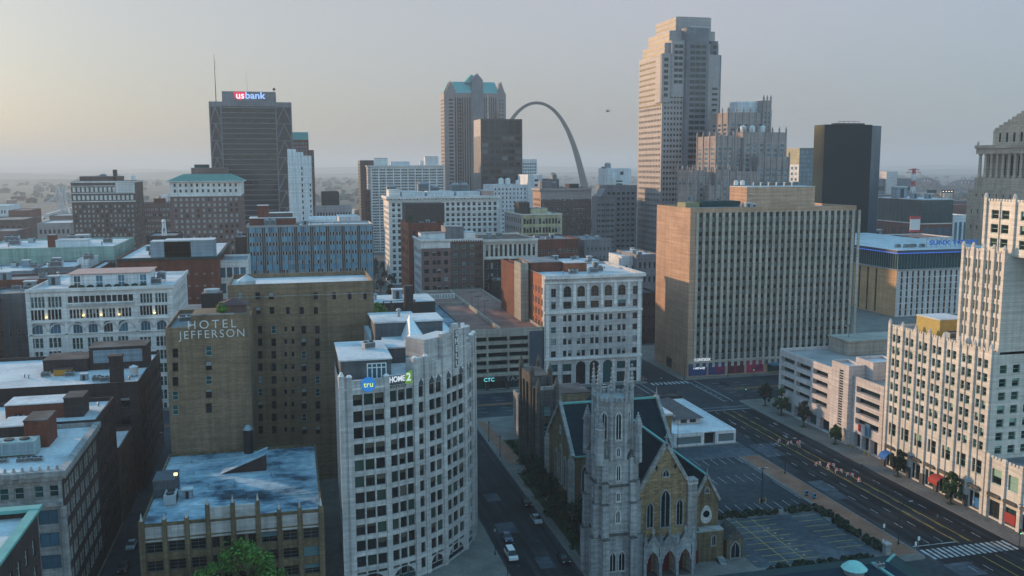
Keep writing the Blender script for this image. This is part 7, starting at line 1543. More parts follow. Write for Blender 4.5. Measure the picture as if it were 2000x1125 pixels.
for c, w, z0, z1 in ((gx-3.3, 1.5, 9.6, 15.0), (gx, 2.1, 9.4, 17.4), (gx+3.1, 1.5, 9.6, 15.2)): lan('lancet_window', O, U, c-w/2, c+w/2, z0, z1)
lan('lancet_window', O, U, gx-.75, gx+.75, 20.0, 21.7)
for s in (-1, 1): m_ = MB(); m_.box(gx+s*2.0-.1, gx+s*2.0+.1, y0-.08, y0-.01, 21.4, 22.6); m_.box(gx+s*2.0-.3, gx+s*2.0+.3, y0-.075, y0-.011, 21.9, 22.2); m_.build('cross_opening', GBLACK, ch)
# west porch: three gabled portals with red doors
m_ = MB(); m_.box(gx-hwg+.3, gx+hwg-.2, .2, y0-.01, 6.9, 7.6, 1); m_.box(gx-hwg+.3, gx+hwg-.2, .4, y0-.01, 0, .25, 2)
pc = (gx-3.6, gx-.1, gx+3.3)
for x in (gx-5.2, gx-1.9, gx+1.7, gx+5.1): m_.box(x-.28, x+.28, .2, y0-.02, .1, 7.0, 0); crocket(m_, x, .4, 7.0, 9.4, .24)
for c, w in zip(pc, (2.6, 3.0, 2.6)):
    a, b = c-w/2, c+w/2; N = 7; hh = w*.95; zc = 5.9; pts = []
    for k in range(N+1): th = (math.pi/3)*k/N; pts.append((a+w*(1-math.cos(th)), zc-hh+hh*math.sin(th)/.866))
    pts += [(2*c-u, z) for u, z in pts[-2::-1]]
    for (u0, q0), (u1, q1) in zip(pts, pts[1:]):
        m_.poly(((u0, .25, q0), (u1, .25, q1), (u1, .25, 6.95), (u0, .25, 6.95)), 0); m_.poly(((u0, .25, q0), (u0, y0-.05, q0), (u1, y0-.05, q1), (u1, .25, q1)), 1)
        m_.bar((u0, .2, q0), (u1, .2, q1), .13, 0)
    m_.poly(((a-.1, .18, 6.6), (b+.1, .18, 6.6), (c, .18, 9.0)), 0); m_.poly(((a-.1, .18, 6.6), (c, .18, 9.0), (c, 1.4, 9.0), (a-.1, 1.4, 6.6)), 2); m_.poly(((b+.1, .18, 6.6), (b+.1, 1.4, 6.6), (c, 1.4, 9.0), (c, .18, 9.0)), 2)
    for s in (-1, 1): m_.bar((c+s*(w/2+.1), .15, 6.6), (c, .15, 9.1), .13, 0)
    crocket(m_, c, .25, 9.0, 10.6, .2)
m_.build('porch', MATC, ch)
for c, w in zip(pc, (1.5, 2.3, 1.4)):
    m_ = MB(); m_.box(c-w/2, c+w/2, y0-.12, y0-.03, .25, 4.0); m_.build('door', plain('red_door', (0.16, 0.012, 0.012), 0.5), ch)
for c in pc[1:]:
    m_ = MB(); m_.cone(c, y0-1.2, 4.35, 4.75, .14, .2, 8); m_.build('lamp', LAMPY, ch)
m_ = MB(); m_.box(gx+hwg-1.0, gx+hwg+1.0, 2.2, 4.2, 0, 18.6); m_.build('corner_turret', OLDSTONE, ch)
m_ = MB()
for q in range(6): m_.box(gx+hwg-1.1+q*.4, gx+hwg-.9+q*.4, 2.1, 4.3, 18.6, 19.2)
m_.box(gx+hwg-1.1, gx+hwg+1.1, 2.1, 4.3, 18.3, 18.6); m_.build('turret_cap', GRAYSTONE, ch)
# transept
tx0, tx1, ty0, ty1, tm = 60.2-OX, 84.3-OX, 191.3-OY, 210.7-OY, 201-OY
m_ = MB(); m_.poly(((tx0, ty1, 0), (tx0, ty0, 0), (tx0, ty0, ez), (tx0, tm, rz_+.3), (tx0, ty1, ez))); m_.poly(((tx1, ty0, 0), (tx1, ty1, 0), (tx1, ty1, ez), (tx1, tm, rz_+.3), (tx1, ty0, ez))); m_.poly(((tx0, ty0, 0), (tx1, ty0, 0), (tx1, ty0, ez), (tx0, ty0, ez))); m_.poly(((tx1, ty1, 0), (tx0, ty1, 0), (tx0, ty1, ez), (tx1, ty1, ez))); m_.build('transept_wall', DRABSTONE, ch)
m_ = MB(); m_.poly(((tx0+.3, ty0-.5, ez-.3), (tx1-.3, ty0-.5, ez-.3), (tx1-.3, tm, rz_+.2), (tx0+.3, tm, rz_+.2))); m_.poly(((tx0+.3, tm, rz_+.2), (tx1-.3, tm, rz_+.2), (tx1-.3, ty1+.5, ez-.3), (tx0+.3, ty1+.5, ez-.3))); m_.build('transept_roof', SLATE, ch)
m_ = MB(); m_.box(tx0+.3, tx1-.3, tm-.25, tm+.25, rz_+.15, rz_+.6); m_.box(tx0+.3, tx1-.3, ty0-.7, ty0-.45, ez-.5, ez-.2); m_.build('copper_ridge', COPPER, ch)
for x in (tx0, tx1):
    m_ = MB(); m_.bar((x, ty0-.6, ez-.3), (x, tm, rz_+.8), .4); m_.bar((x, ty1+.6, ez-.3), (x, tm, rz_+.8), .4); m_.cone(x, tm, rz_+.6, rz_+3.0, .3, .05, 6); m_.build('gable_coping', OLDSTONE, ch)
for yy in (ty0, ty1): m_ = MB(); m_.box(tx0-.9, tx0+.4, yy-.7, yy+.7, 0, ez-1.5); m_.cone(tx0-.25, yy, ez-1.5, ez+1.2, .8, .1, 4, 0, .785); m_.build('corner_buttress', OLDSTONE, ch)
lan('lancet_window', (tx0, ty1), (0, -1), 6, 8, 8, 15.5); lan('lancet_window', (tx0, ty1), (0, -1), 9.5, 11.5, 8, 17.5); lan('lancet_window', (tx0, ty1), (0, -1), 13, 15, 8, 15.5); lan('lancet_window', (tx0, ty0), (1, 0), 2.2, 4.2, 8.5, 15.0); lan('lancet_window', (tx0, ty1), (0, -1), 9.6, 10.6, 20, 22)
# aisles and side chapel
m_ = MB(); m_.box(gx-hwg-4.5, gx-hwg-.02, 9, ty0-.02, 0, 7.5); m_.build('aisle_wall', DRABSTONE, ch); m_ = MB(); m_.poly(((gx-hwg-5, 8.6, 7.2), (gx-hwg, 8.6, 12.5), (gx-hwg, ty0, 12.5), (gx-hwg-5, ty0, 7.2))[::-1]); m_.poly(((gx-hwg-5, 8.6, 7.2), (gx-hwg, 8.6, 7.2), (gx-hwg, 8.6, 12.5))); m_.build('aisle_roof', SLATE, ch)
for yy in (13, 20, 27): m_ = MB(); m_.box(gx-hwg-5.6, gx-hwg-4.5, yy-.5, yy+.5, 0, 6.5); m_.bar((gx-hwg-5, yy, 6.8), (gx-hwg-.3, yy, 13.6), .35); m_.build('flying_buttress', DRABSTONE, ch)
q0, q1, qa, qe, qy = 80.2-OX, 85.6-OX, 17.8, 12.8, 7.0; qm = (q0+q1)/2
m_ = MB(); m_.poly(((q0, qy, 0), (q1, qy, 0), (q1, qy, qe), (qm, qy, qa), (q0, qy, qe))); m_.poly(((q1, qy, 0), (q1, 40, 0), (q1, 40, qe), (q1, qy, qe))); m_.box(gx+hwg+.02, q0, 4.5, 26, 0, 7.4); m_.box(q0+.2, q1+.4, 5.0, 6.98, 0, 6.6); m_.build('chapel_wall', DRABSTONE, ch)
m_ = MB(); m_.poly(((q0-.3, qy+.3, qe-.3), (qm, qy+.3, qa+.1), (qm, 40, qa+.1), (q0-.3, 40, qe-.3))[::-1]); m_.poly(((q1+.4, qy+.3, qe-.4), (q1+.4, 40, qe-.4), (qm, 40, qa+.1), (qm, qy+.3, qa+.1))); m_.poly(((gx+hwg, 4.3, 7.6), (q0+.3, 4.3, 7.0), (q0+.3, 26, 10.4), (gx+hwg, 26, 11))); m_.poly(((gx+hwg, 26, 11), (q0+.3, 26, 10.4), (q0+.3, 40, 10.4), (gx+hwg, 40, 11))); m_.build('chapel_roof', SLATE, ch)
m_ = MB(); m_.box(qm-.2, qm+.2, qy+.3, 40, qa+.05, qa+.4); m_.box(gx+hwg+.1, q0+.3, 4.1, 4.35, 7.0, 7.3); m_.build('copper_ridge', COPPER, ch)
m_ = MB()
for s, x in ((-1, q0), (1, q1)): m_.bar((x+s*.3, qy, qe-.3), (qm, qy, qa+.4), .28)
m_.cone(qm, qy, qa+.3, qa+2.0, .22, .04, 6); m_.build('gable_coping', OLDSTONE, ch); m_ = MB(); m_.box(q0, q1+.3, 4.9, 6.9, 6.62, 7.0); m_.build('parapet', OLDSTONE, ch)
m_ = MB(); pts = []
for k in range(20): a = 2*math.pi*k/20; pts.append((qm+1.25*math.sin(a)*(1-.25*math.cos(a)), qy-.05, 9.6+2.0*math.cos(a)))
m_.poly(pts, 0); o = m_.build('rose_panel', GRAYSTONE, ch); m_ = MB(); m_.poly([(qm+.75*math.sin(2*math.pi*k/16), qy-.1, 9.7+.75*math.cos(2*math.pi*k/16)) for k in range(16)]); m_.build('rose_window', GBLACK, ch)
lan('lancet_window', (0, qy), (1, 0), qm-.5, qm+.5, 14.2, 15.6); lan('lancet_window', (0, 4.5), (1, 0), gx+hwg+1.2, gx+hwg+2.0, 3.4, 5.6); lan('lancet_window', (0, 5.0), (1, 0), q0+3, q0+4, 3.5, 6)
m_ = MB(); m_.box(gx+hwg+1.1, gx+hwg+2.6, 4.4, 4.48, .2, 3.0); m_.build('door', plain('red_door', (0.16, 0.012, 0.012), 0.5), ch)
m_ = MB(); e0, e1 = q1+1.2, q1+5.0; m_.box(e0, e1, 5, 10, 0, 4.2); m_.build('side_porch', DRABSTONE, ch); m_ = MB(); m_.poly(((e0-.2, 4.9, 4.2), (e1+.2, 4.9, 4.2), ((e0+e1)/2, 4.9, 7.0))); m_.poly(((e0-.2, 4.9, 4.2), ((e0+e1)/2, 4.9, 7), ((e0+e1)/2, 10, 7), (e0-.2, 10, 4.2))); m_.poly(((e1+.2, 4.9, 4.2), (e1+.2, 10, 4.2), ((e0+e1)/2, 10, 7), ((e0+e1)/2, 4.9, 7))); m_.build('side_porch_roof', DARKSTONE, ch); lan('lancet_window', (0, 5), (1, 0), e0+.8, e1-.8, .2, 3.9)
m_ = MB(); m_.box(85.8-OX, 91-OX, 44, 52, 0, 20.5); m_.build('stair_block', DRABSTONE, ch); m_ = MB(); m_.box(85.6-OX, 91.2-OX, 43.8, 52.2, 20.5, 21); m_.build('stair_block_roof', WROOF, ch)
m_ = MB()
for k in range(5): m_.box(q1-1.2, q1+.3, 2.6+k*.42, 4.9, .13, .3+k*.17)
m_.build('steps', OLDSTONE, ch)
# parish house tower and hall behind the church
c0 = atY(1051, 760, 224); c1 = atY(1087, 760, 224); yb_ = atX(1018, 738, c0.x).y
pz = B('battlemented_tower_house', 'dark sooty stone tower house with battlements and corner pinnacles behind the church', 'tower house', c0.x, c1.x, 224, yb_-224, atY(1060, 762, 224).z, [DARKSTONE, OLDSTONE], roof=WROOF, rec=.3, parapet=.8); pw, pd = pz.W, pz.D
for z in (pz.H-4.5, pz.H-8.8, pz.H-15.6, pz.H-20): pz.win('F', pw/2-.8, pw/2+.8, z-2.4, z, 'teal', None, 4 if z > pz.H-5 else 0)
for k in range(5): u = pd*(k+.5)/5; pz.win('L', u-.7, u+.7, 12, 15, 'dark'); pz.fbox('L', max(0, u-pd/10-.3), u-pd/10+.3, 0, pz.H, .5)
pz.mb.box(-.1, pw+.1, pd*.35, pd, pz.H-.5, pz.H+2.4, 0)
for x in (0, pw):
    for y, h in ((0, pz.H), (pd*.35, pz.H+2.4), (pd, pz.H+2.4)):
        pz.mb.cone(x, y, 0, h+1.4, .8, .7, 8, 0); pz.mb.cone(x, y, h+1.4, h+3.4, .75, .05, 6, 0)
for k in range(5): pz.mb.box(.9+k*(pw-1.8)/4.6, 1.5+k*(pw-1.8)/4.6, -.12, .3, pz.H, pz.H+.9, 1)
pz.finish()
pv = B('parish_hall', 'stone parish hall with pale blue flat roof, traceried windows and a brown box on top', 'hall', c1.x+.05, c1.x+21, 236, 36, 13.0, [OLDSTONE, DRABSTONE], roof=roofm('pale_blue_roof', (0.22, 0.30, 0.36), (0.40, 0.48, 0.53), (0.52, 0.58, 0.62)), rec=.3, parapet=.9)
for k in range(5): pv.win('F', 1.5+k*3.9, 3.5+k*3.9, 7.5, 10.6, 'dark', 'pointed')
pv.finish(); pv.pent(8, 18, 14, 26, 4.2, DRABSTONE, DROOF)
# small bank with the hipped roof house
bn = B('low_bank', 'small white single storey bank with shuttered bays and a brown hipped roof lantern', 'bank', 107.4, 127.2, 242.5, 38, 4.2, [BLUEWHITE, FRAMEG], roof=WROOF, parapet=.25, rec=.3)
STY['roll'] = dict(frame=FRAMEG, glass=plain('blue_grey_shutter', (0.13, 0.20, 0.23), 0.6), fw=.1, rows=5)
bn.win('F', .8, 8.6, .8, 3.0, 'roll'); bn.win('F', 9.6, 13.2, .2, 3.9, 'dark', dep=1.5); bn.win('F', 14.2, 19.2, .8, 3.2, 'roll'); bn.finish()
m_ = MB(); m_.box(5.5, 13, 10, 31, 3.96, 5.6); lh = m_.build('lantern_wall', PALECONC, bn.t); m_ = MB(); e = [(4.6, 9), (13.9, 9), (13.9, 32), (4.6, 32)]; r1, r2 = (9.25, 15), (9.25, 26)
for pts in ((e[0], e[1], r1), (e[1], e[2], r2, r1), (e[2], e[3], r2), (e[3], e[0], r1, r2)): m_.poly([(p[0], p[1], 5.6 if p in e else 8.3) for p in pts])
m_.build('hipped_roof', masonry('brown_shingles', (0.15, 0.125, 0.125), (0.12, 0.10, 0.10), .5, .3, .8, .2), bn.t); m_ = MB()
for k in range(5): m_.box(5.42, 5.49, 12+k*4, 14+k*4, 4.3, 5.4)
for k in range(2): m_.box(6.5+k*3, 8.5+k*3, 9.9, 9.99, 4.3, 5.4)
m_.build('lantern_window', GDARK, lh)
bd = B('black_roof_shed', 'low black roofed annex behind the small white bank', 'shed', 117, 128, 283, 5, 4.5, [DARKBR], roof=DROOF, parapet=.2); bd.win('F', 1, 4, .5, 2.8, 'dark'); bd.finish()
# near building with the green copper roof at the bottom edge
lib = thing('copper_roofed_hall', 'large hall with dark green metal roof and teal ridge along the bottom edge', 'building', (64, 84, 0)); m_ = MB(); w, d, h = 41.2, 55.1, 11.0
m_.box(0, w, 0, d, 0, h); m_.build('wall', DARKSTONE, lib); m_ = MB(); A = [(-.8, -.8, h), (w+.8, -.8, h), (w+.8, d+.8, h), (-.8, d+.8, h)]; r = 5.0; Bq = [(r, r, h+1.8), (w-r, r, h+1.8), (w-r, d-r, h+1.8), (r, d-r, h+1.8)]
for k in range(4): m_.poly((A[k], A[(k+1) % 4], Bq[(k+1) % 4], Bq[k]))
m_.build('sloping_roof', DKCOPPER, lib); m_ = MB(); m_.poly(Bq); m_.box(-.9, w+.9, d+.3, d+.95, h-.6, h-.02); m_.box(w+.3, w+.95, -.9, d+.29, h-.6, h-.02); m_.build('flat_roof', plain('navy_roof', (0.012, 0.032, 0.05), .85, 0, .1), lib)
m_ = MB(); m_.bar(Bq[2], A[2], .22); m_.bar(Bq[3], A[3], .22); m_.bar((w-r-3, 30, h+1.9), (w-r-3, d-r, h+1.9), .25); m_.build('copper_ridge', COPPER, lib)
p = atZ(1668, 1118, 13); cu = thing('roof_cupola', 'small pale teal domed cupola on the dark green metal roof', 'cupola', (p.x, p.y, 12.8)); m_ = MB(); m_.cone(0, 0, 0, 1.0, 1.7, 1.7, 12); m_.build('drum', STEEL, cu); m_ = MB(); m_.cone(0, 0, 1.0, 1.9, 2.2, 1.2, 12); m_.cone(0, 0, 1.9, 2.3, 1.2, .1, 12); m_.build('dome', rough_mat('pale_copper', ((0.3, (0.22, 0.50, 0.47)), (0.7, (0.32, 0.60, 0.55))), .8, .6), cu)
p = atZ(1718, 1107, 12.9); place(AC, 'small teal grey unit on the dark green metal roof', (p.x, p.y, 12.8), 0, None, .5)
# ------------------------------------------------------------------ trees and planting
make_tree('street_tree', 'bright green leafy tree in front of the pinnacled tan building at the bottom edge', 18.0, 8.6, LF_BRIGHT, 42, (-10.8, 159.0, .13), None, 11000, 0.22, 0.34, cr=.62)
make_tree('street_tree', 'smaller bright green tree beside the big one at the bottom edge', 11.5, 5.2, LF_BRIGHT, 44, (-18.6, 157.5, .13), None, 3200, 0.25, 0.34, cr=.65)
for k, (x, y, H, lab) in enumerate(((157.0, 279, 8.5, 'tall dark conifer shaped street tree at the far corner of the pale parking structure'), (156.0, 266.5, 9.5, 'large street tree second from the far corner of the pale parking structure'), (155.8, 252.5, 8.5, 'round street tree in front of the red shop of the parking structure'), (155.0, 234, 6.0, 'small slim street tree by the stair tower of the parking structure'), (154.6, 204.5, 7.5, 'street tree beside the blue awning of the cream tower'), (154.3, 184, 8.2, 'street tree beside the red awning of the cream tower'))):
    t = make_tree('street_tree', lab, H, H*.30, LF_MID if k % 2 else LF_DARK, 60+k, (x, y, .13), None, 1700, .2, .36)
    gp_ = tag(sheet('tree_pit', rect(x-.9, y-.9, x+.9, y+.9), .1365, GRASS), kind='structure')
for k, (x, y, H) in enumerate(((58.2, 221, 9), (58.5, 212, 10), (58.4, 203, 9.5), (58.0, 194, 8.5), (58.6, 185, 9), (57.8, 176, 7.5))):
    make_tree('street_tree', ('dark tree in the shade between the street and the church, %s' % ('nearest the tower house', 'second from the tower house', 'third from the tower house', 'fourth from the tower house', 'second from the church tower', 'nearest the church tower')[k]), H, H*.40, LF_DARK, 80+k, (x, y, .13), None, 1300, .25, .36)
for k, (x0, y0, x1, y1, n) in enumerate(((119.6, 163, 122.2, 189, 90), (94, 187.8, 121, 190.6, 70), (92, 159.5, 118, 162, 60), (61, 241, 66, 258, 30))):
    g_ = random.Random(100+k); m_ = MB()
    for q in range(n): blob(m_, (g_.uniform(x0, x1), g_.uniform(y0, y1), .5+g_.random()*.3), g_.uniform(.4, .75), g_.uniform(.35, .6), g_, 26)
    lab = ('dark hedge between the yellow lined lot and the brick pavement', 'low dark hedge between the two parking lots', 'low dark hedge at the near edge of the yellow lined lot', 'dark shrubs on the small lawn beside the tower house')[k]
    tag(m_.build('hedge', LF_DARK), lab, 'hedge')
g_ = random.Random(9)
for k in range(4): q = MB(); blob(q, (0, 0, 1.0), 1.5, 1.0, g_, 90); o = tag(q.build('roof_shrub', LF_BRIGHT), 'bright green shrub on the hotel roof beside the red roofed stair house', 'shrub') if k == 0 else None
o = [x for x in COL.objects if x.name.startswith('roof_shrub')][0]; o.location = (-15.2, 216.5, 49.3)
for k in range(24):
    g_ = random.Random(300+k); x, y, z = ((-22+g_.uniform(0, 20), 900+g_.uniform(0, 60), 0) if False else (g_.uniform(25, 62), g_.uniform(560, 760), 0)); 
    if k < 9: make_tree('street_tree', 'dark street tree in the narrow canyon street right of the striped slab', 9, 3.6, LF_DARK, 200+k, (52+g_.uniform(-2, 12)+k*1.5, 520+k*28, 0), 'trees in the canyon street', 260, .3, .8)
for k in range(26):
    g_ = random.Random(400+k); Y0 = g_.uniform(1000, 1400); x = g_.choice([g_.uniform(40, 140), g_.uniform(620, 730), g_.uniform(1060, 1200)]); p = atY(x, 400, Y0)
    make_tree('far_tree', 'hazy dark tree among the low buildings near the river', g_.uniform(12, 18), g_.uniform(6, 10), LF_MID, 500+k, (p.x, Y0, 0), 'hazy trees near the river', 150, .2, 2.2)
# ------------------------------------------------------------------ street furniture
def mk_lamp(h=9.0, arm=2.4):
    t = thing('street_lamp', 'street lamp', 'street lamp'); m_ = MB(); m_.cone(0, 0, 0, h, .11, .07, 8); m_.cone(0, 0, 0, .5, .22, .2, 8); m_.build('post', DKMET, t); m_ = MB(); m_.bar((0, 0, h-.2), (arm, 0, h+.5), .06); m_.build('arm', DKMET, t); m_ = MB(); m_.box(arm-.3, arm+.6, -.18, .18, h+.42, h+.6); m_.build('lamp_head', STEEL, t); return t
def mk_short():
    t = thing('street_lamp', 'street lamp', 'street lamp'); m_ = MB(); m_.cone(0, 0, 0, 5.2, .1, .06, 8); m_.cone(0, 0, 0, .6, .2, .16, 8); m_.build('post', DKMET, t); m_ = MB(); m_.cone(0, 0, 5.2, 5.9, .18, .26, 8); m_.build('lamp_head', STEEL, t); m_ = MB(); m_.cone(0, 0, 5.9, 6.2, .3, .05, 8); m_.build('cap', DKMET, t); return t
def mk_twin():
    t = thing('parking_lot_lamp', 'lamp', 'lamp'); m_ = MB(); m_.cone(0, 0, 0, 8.6, .13, .09, 8); m_.cone(0, 0, 0, .9, .35, .35, 10); m_.build('pole', DKMET, t); m_ = MB(); m_.box(-1.0, 1.0, -.06, .06, 8.45, 8.6); m_.build('arm', DKMET, t)
    for s in (-1, 1): m_ = MB(); m_.box(s*1.0-.4, s*1.0+.4, -.28, .28, 8.5, 8.75); m_.build('lamp_head', STEEL, t)
    return t
L1, L2_, L3_ = mk_lamp(), mk_short(), mk_twin()
place(L3_, 'twin headed black lamp pole in the upper parking lot with yellow bollards at its foot', (110.3, 196.1, .14))
for s in (-1, 1):
    bo = thing('bollard', 'yellow bollard at the foot of the parking lot lamp', 'bollard', (110.3+s*.8, 195.6, .14), 0, 'bollards by the lot lamp'); m_ = MB(); m_.cone(0, 0, 0, 1.2, .14, .14, 8); m_.build('post', plain('yellow_paint', (0.55, 0.36, 0.03)), bo); m_ = MB(); m_.cone(0, 0, 1.2, 1.3, .14, .03, 8); m_.build('cap', plain('yellow_paint', (0.55, 0.36, 0.03)), bo)
for x, y, rz, lab in ((126.6, 166.0, 0, 'cobra headed street lamp on the brick pavement above the crosswalk'), (153.2, 158.5, 3.14, 'street lamp on the pavement before the low wing of the cream tower'), (127, 214, 0, 'street lamp on the brick pavement beside the upper parking lot'), (146.5, 322, -1.57, 'street lamp at the corner of the wide tan slab'), (165, 322.5, -1.57, 'street lamp in front of the glowing shop screens'), (107.5, 240, 1.57, 'thin dark lamp post before the small white bank'), (97, 321.5, -1.57, 'street lamp on the pavement before the pale stone office block'), (-38.6, 262, 0, 'street lamp at the mouth of the dark alley left of the hotel'), (122.6, 286, 1.57, 'tall signal lamp at the corner by the small white bank')): place(L1, lab, (x, y, .13), rz)
for k, (x, y) in enumerate(((40, 206.5), (40.2, 182), (40.1, 170), (56.2, 247), (56.2, 262))): place(L2_, 'slim dark lamp post on the side street by the curved tower' if k < 3 else 'slim dark lamp post on the brick pavement by the tower house lawn', (x, y, .13), 0, 'lamp posts by the curved tower' if k < 3 else 'lamp posts by the lawn')
for x, y, lab in ((128.9, 290.5, 'green lit traffic signal at the far left corner of the crossing'), (172.5, 316, 'black traffic signal on the kerb opposite the glowing screens'), (149.8, 157.2, 'black traffic signal at the near right corner by the crosswalk'), (154.6, 288.5, 'black traffic signal at the corner by the conifer shaped tree')):
    t = thing('traffic_signal', lab, 'traffic light', (x, y, .02)); m_ = MB(); m_.cone(0, 0, 0, 4.6, .09, .07, 8); m_.build('post', DKMET, t); m_ = MB(); m_.box(-.2, .2, -.16, .16, 3.5, 4.7); m_.build('housing', DKMET, t); m_ = MB(); m_.cone(0, 0, 0, .04, .11, .11, 10); o = m_.build('lamp', glow('signal_green', (0.1, 0.9, 0.4), 3.0), t, (0, -.17, 3.75)); o.rotation_euler = (math.pi/2, 0, 0)
ORG = plain('barrier_orange', (0.72, 0.11, 0.04), .7)
def mk_barr():
    t = thing('road_barrier', 'barrier', 'barrier'); m_ = MB()
    for x in (-1, 1): m_.bar((x, -.35, 0), (x, 0, 1.25), .05); m_.bar((x, .35, 0), (x, 0, 1.25), .05)
    m_.build('leg', WHITE, t)
    for z in (.55, 1.0):
        m_ = MB()
        for k in range(6): m_.box(-1.25+k*.417, -1.25+(k+1)*.417, -.06-.02*(k % 2 == 0), .06, z, z+.26, 1 if k % 3 == 1 else 0)
        m_.build('striped_board', [ORG, WHITE], t)
    return t
BR_ = mk_barr(); g_ = random.Random(4)
for grp, pts in (('striped barriers round the far road patch', [(139.8, 239.6), (141.8, 237.0), (143.6, 234.6), (144.6, 236.8)]), ('striped barriers round the near road patch', [(139.4, 218), (140.4, 214.6), (141.4, 211.2), (142.4, 207.6), (142.2, 216)])):
    for x, y in pts: place(BR_, 'orange and white striped barrier at the '+('far' if 'far' in grp else 'near')+' road patch', (x, y, .02), g_.uniform(0, 3), grp, .85)
t = thing('road_barrel', 'orange barrel at the near end of the barriers in the avenue', 'barrel', (142.6, 203.8, .02)); m_ = MB(); m_.cone(0, 0, .05, 1.1, .34, .26, 12, 0); m_.build('barrel', ORG, t); m_ = MB(); m_.cone(0, 0, .4, .6, .325, .305, 12); m_.cone(0, 0, .8, .95, .295, .285, 12); m_.cone(0, 0, 0, .08, .45, .45, 12); m_.build('white_band', WHITE, t)
for k, (x, y, lab, w) in enumerate(((126.9, 160.8, 'small white street sign on the brick corner by the crosswalk', .5), (129.3, 163.0, 'white regulatory sign on the kerb above the crosswalk', .55), (126.5, 171, 'low white sign in the hedge by the brick pavement', .5), (121, 163.6, 'small sign post at the near corner of the yellow lined lot', .4))):
    t = thing('street_sign', lab, 'sign', (x, y, .13)); m_ = MB(); m_.cone(0, 0, 0, 2.6, .04, .04, 6); m_.build('post', STEEL, t); m_ = MB(); m_.box(-w/2, w/2, -.06, -.02, 1.8, 2.7); m_.build('panel', WHITE, t)
for x, y, lab in ((123.4, 197.5, 'blue newspaper box on the brick pavement'), (124.2, 195.3, 'pale blue newspaper box beside the other on the brick pavement')):
    t = thing('newspaper_box', lab, 'newspaper box', (x, y, .14)); m_ = MB(); m_.box(-.35, .35, -.3, .3, .3, 1.3); m_.build('cabinet', plain('box_blue', (0.03, 0.25, 0.42)), t); m_ = MB(); m_.box(-.3, .3, -.25, .25, 0, .3); m_.build('foot', DKMET, t); m_ = MB(); m_.box(-.28, .28, -.33, -.305, .7, 1.2); m_.build('window', GDARK, t)
pl = thing('gate_pier', 'pale stone gate pier in the hedge at the corner of the yellow lined lot', 'pier', (120.6, 161.8, .1)); m_ = MB(); m_.box(-.6, .6, -.6, .6, 0, 2.4); m_.build('shaft', OLDSTONE, pl); m_ = MB(); m_.box(-.75, .75, -.75, .75, 2.4, 2.75); m_.build('cap', GRAYSTONE, pl)
# ------------------------------------------------------------------ cars
def mk_car(paint, van=False):
    t = thing('parked_car', 'car', 'car'); L, Wd, h = (4.9, 1.95, 1.9) if van else (4.6, 1.85, 1.45)
    prof = [(-L/2, .35), (-L/2, .85), (-L/2+.15, .95), (-L*.18, 1.0), (L/2-.1, .98), (L/2, .8), (L/2, .35)] if not van else [(-L/2, .35), (-L/2, .9), (-L/2+.9, 1.05), (L/2-.05, 1.1), (L/2, .9), (L/2, .35)]
    cab = [(-L*.18-.35, .98), (-L*.05, h), (L*.27, h), (L*.44, .98)] if not van else [(-L/2+.8, 1.04), (-L/2+1.5, h), (L/2-.2, h), (L/2-.03, 1.08)]
    m_ = MB()
    def ext(pf, w, m, tap=1.0, side=0):
        n = len(pf); i = len(m_.v); zc = max(z for _, z in pf)
        for s in (-1, 1):
            for x, z in pf: m_.v.append((x, s*w*(tap if z >= zc-.02 else 1), z))
        for k in range(n):
            j = (k+1) % n; m_.f.append((i+k, i+j, i+n+j, i+n+k)); m_.m.append(m)
        m_.f.append(tuple(i+k for k in range(n))); m_.m.append(m); m_.f.append(tuple(i+n+k for k in reversed(range(n)))); m_.m.append(m)
    ext(prof, Wd/2, 0); m_.build('body', paint, t); m_ = MB(); ext(cab, Wd/2-.08, 0, .82); m_.build('window_band', GDARK, t)
    m_ = MB(); z = h+.01; x0, x1 = cab[1][0]+.05, cab[2][0]-.05; m_.box(x0, x1, -Wd*.36, Wd*.36, h-.03, h+.03); m_.build('roof', paint, t)
    for sx in (-1, 1):
        for sy in (-1, 1):
            m_ = MB(); N = 12
            pts = [(.33*math.cos(2*math.pi*k/N), .33*math.sin(2*math.pi*k/N)) for k in range(N)]
            for k in range(N): a, c = pts[k], pts[(k+1) % N]; m_.poly(((a[0], -.11, a[1]), (c[0], -.11, c[1]), (c[0], .11, c[1]), (a[0], .11, a[1])))
            m_.poly([(p[0], -.11, p[1]) for p in pts]); m_.poly([(p[0], .11, p[1]) for p in pts][::-1]); m_.build('wheel', DKMET, t, (sx*L*.31, sy*(Wd/2-.1), .33))
    for sy in (-1, 1):
        m_ = MB(); m_.box(-L/2-.02, -L/2+.05, sy*Wd*.36-.18, sy*Wd*.36+.18, .62, .8); m_.build('headlight', WHITE, t); m_ = MB(); m_.box(L/2-.05, L/2+.02, sy*Wd*.38-.15, sy*Wd*.38+.15, .65, .85); m_.build('taillight', plain('tail_red', (0.4, 0.02, 0.02)), t)
    return t
CP = {k: plain('car_'+k, c, .3, .1, .5, .05) for k, c in (('black', (0.012, 0.013, 0.015)), ('silver', (0.38, 0.39, 0.41)), ('white', (0.7, 0.7, 0.7)), ('blue', (0.02, 0.05, 0.12)), ('red', (0.25, 0.02, 0.02)), ('grey', (0.10, 0.105, 0.11)))}
CARS = {k: mk_car(m) for k, m in CP.items()}; CARS['van'] = mk_car(CP['white'], True)
for o in list(CARS.values()): o.location = (0, 0, 0)
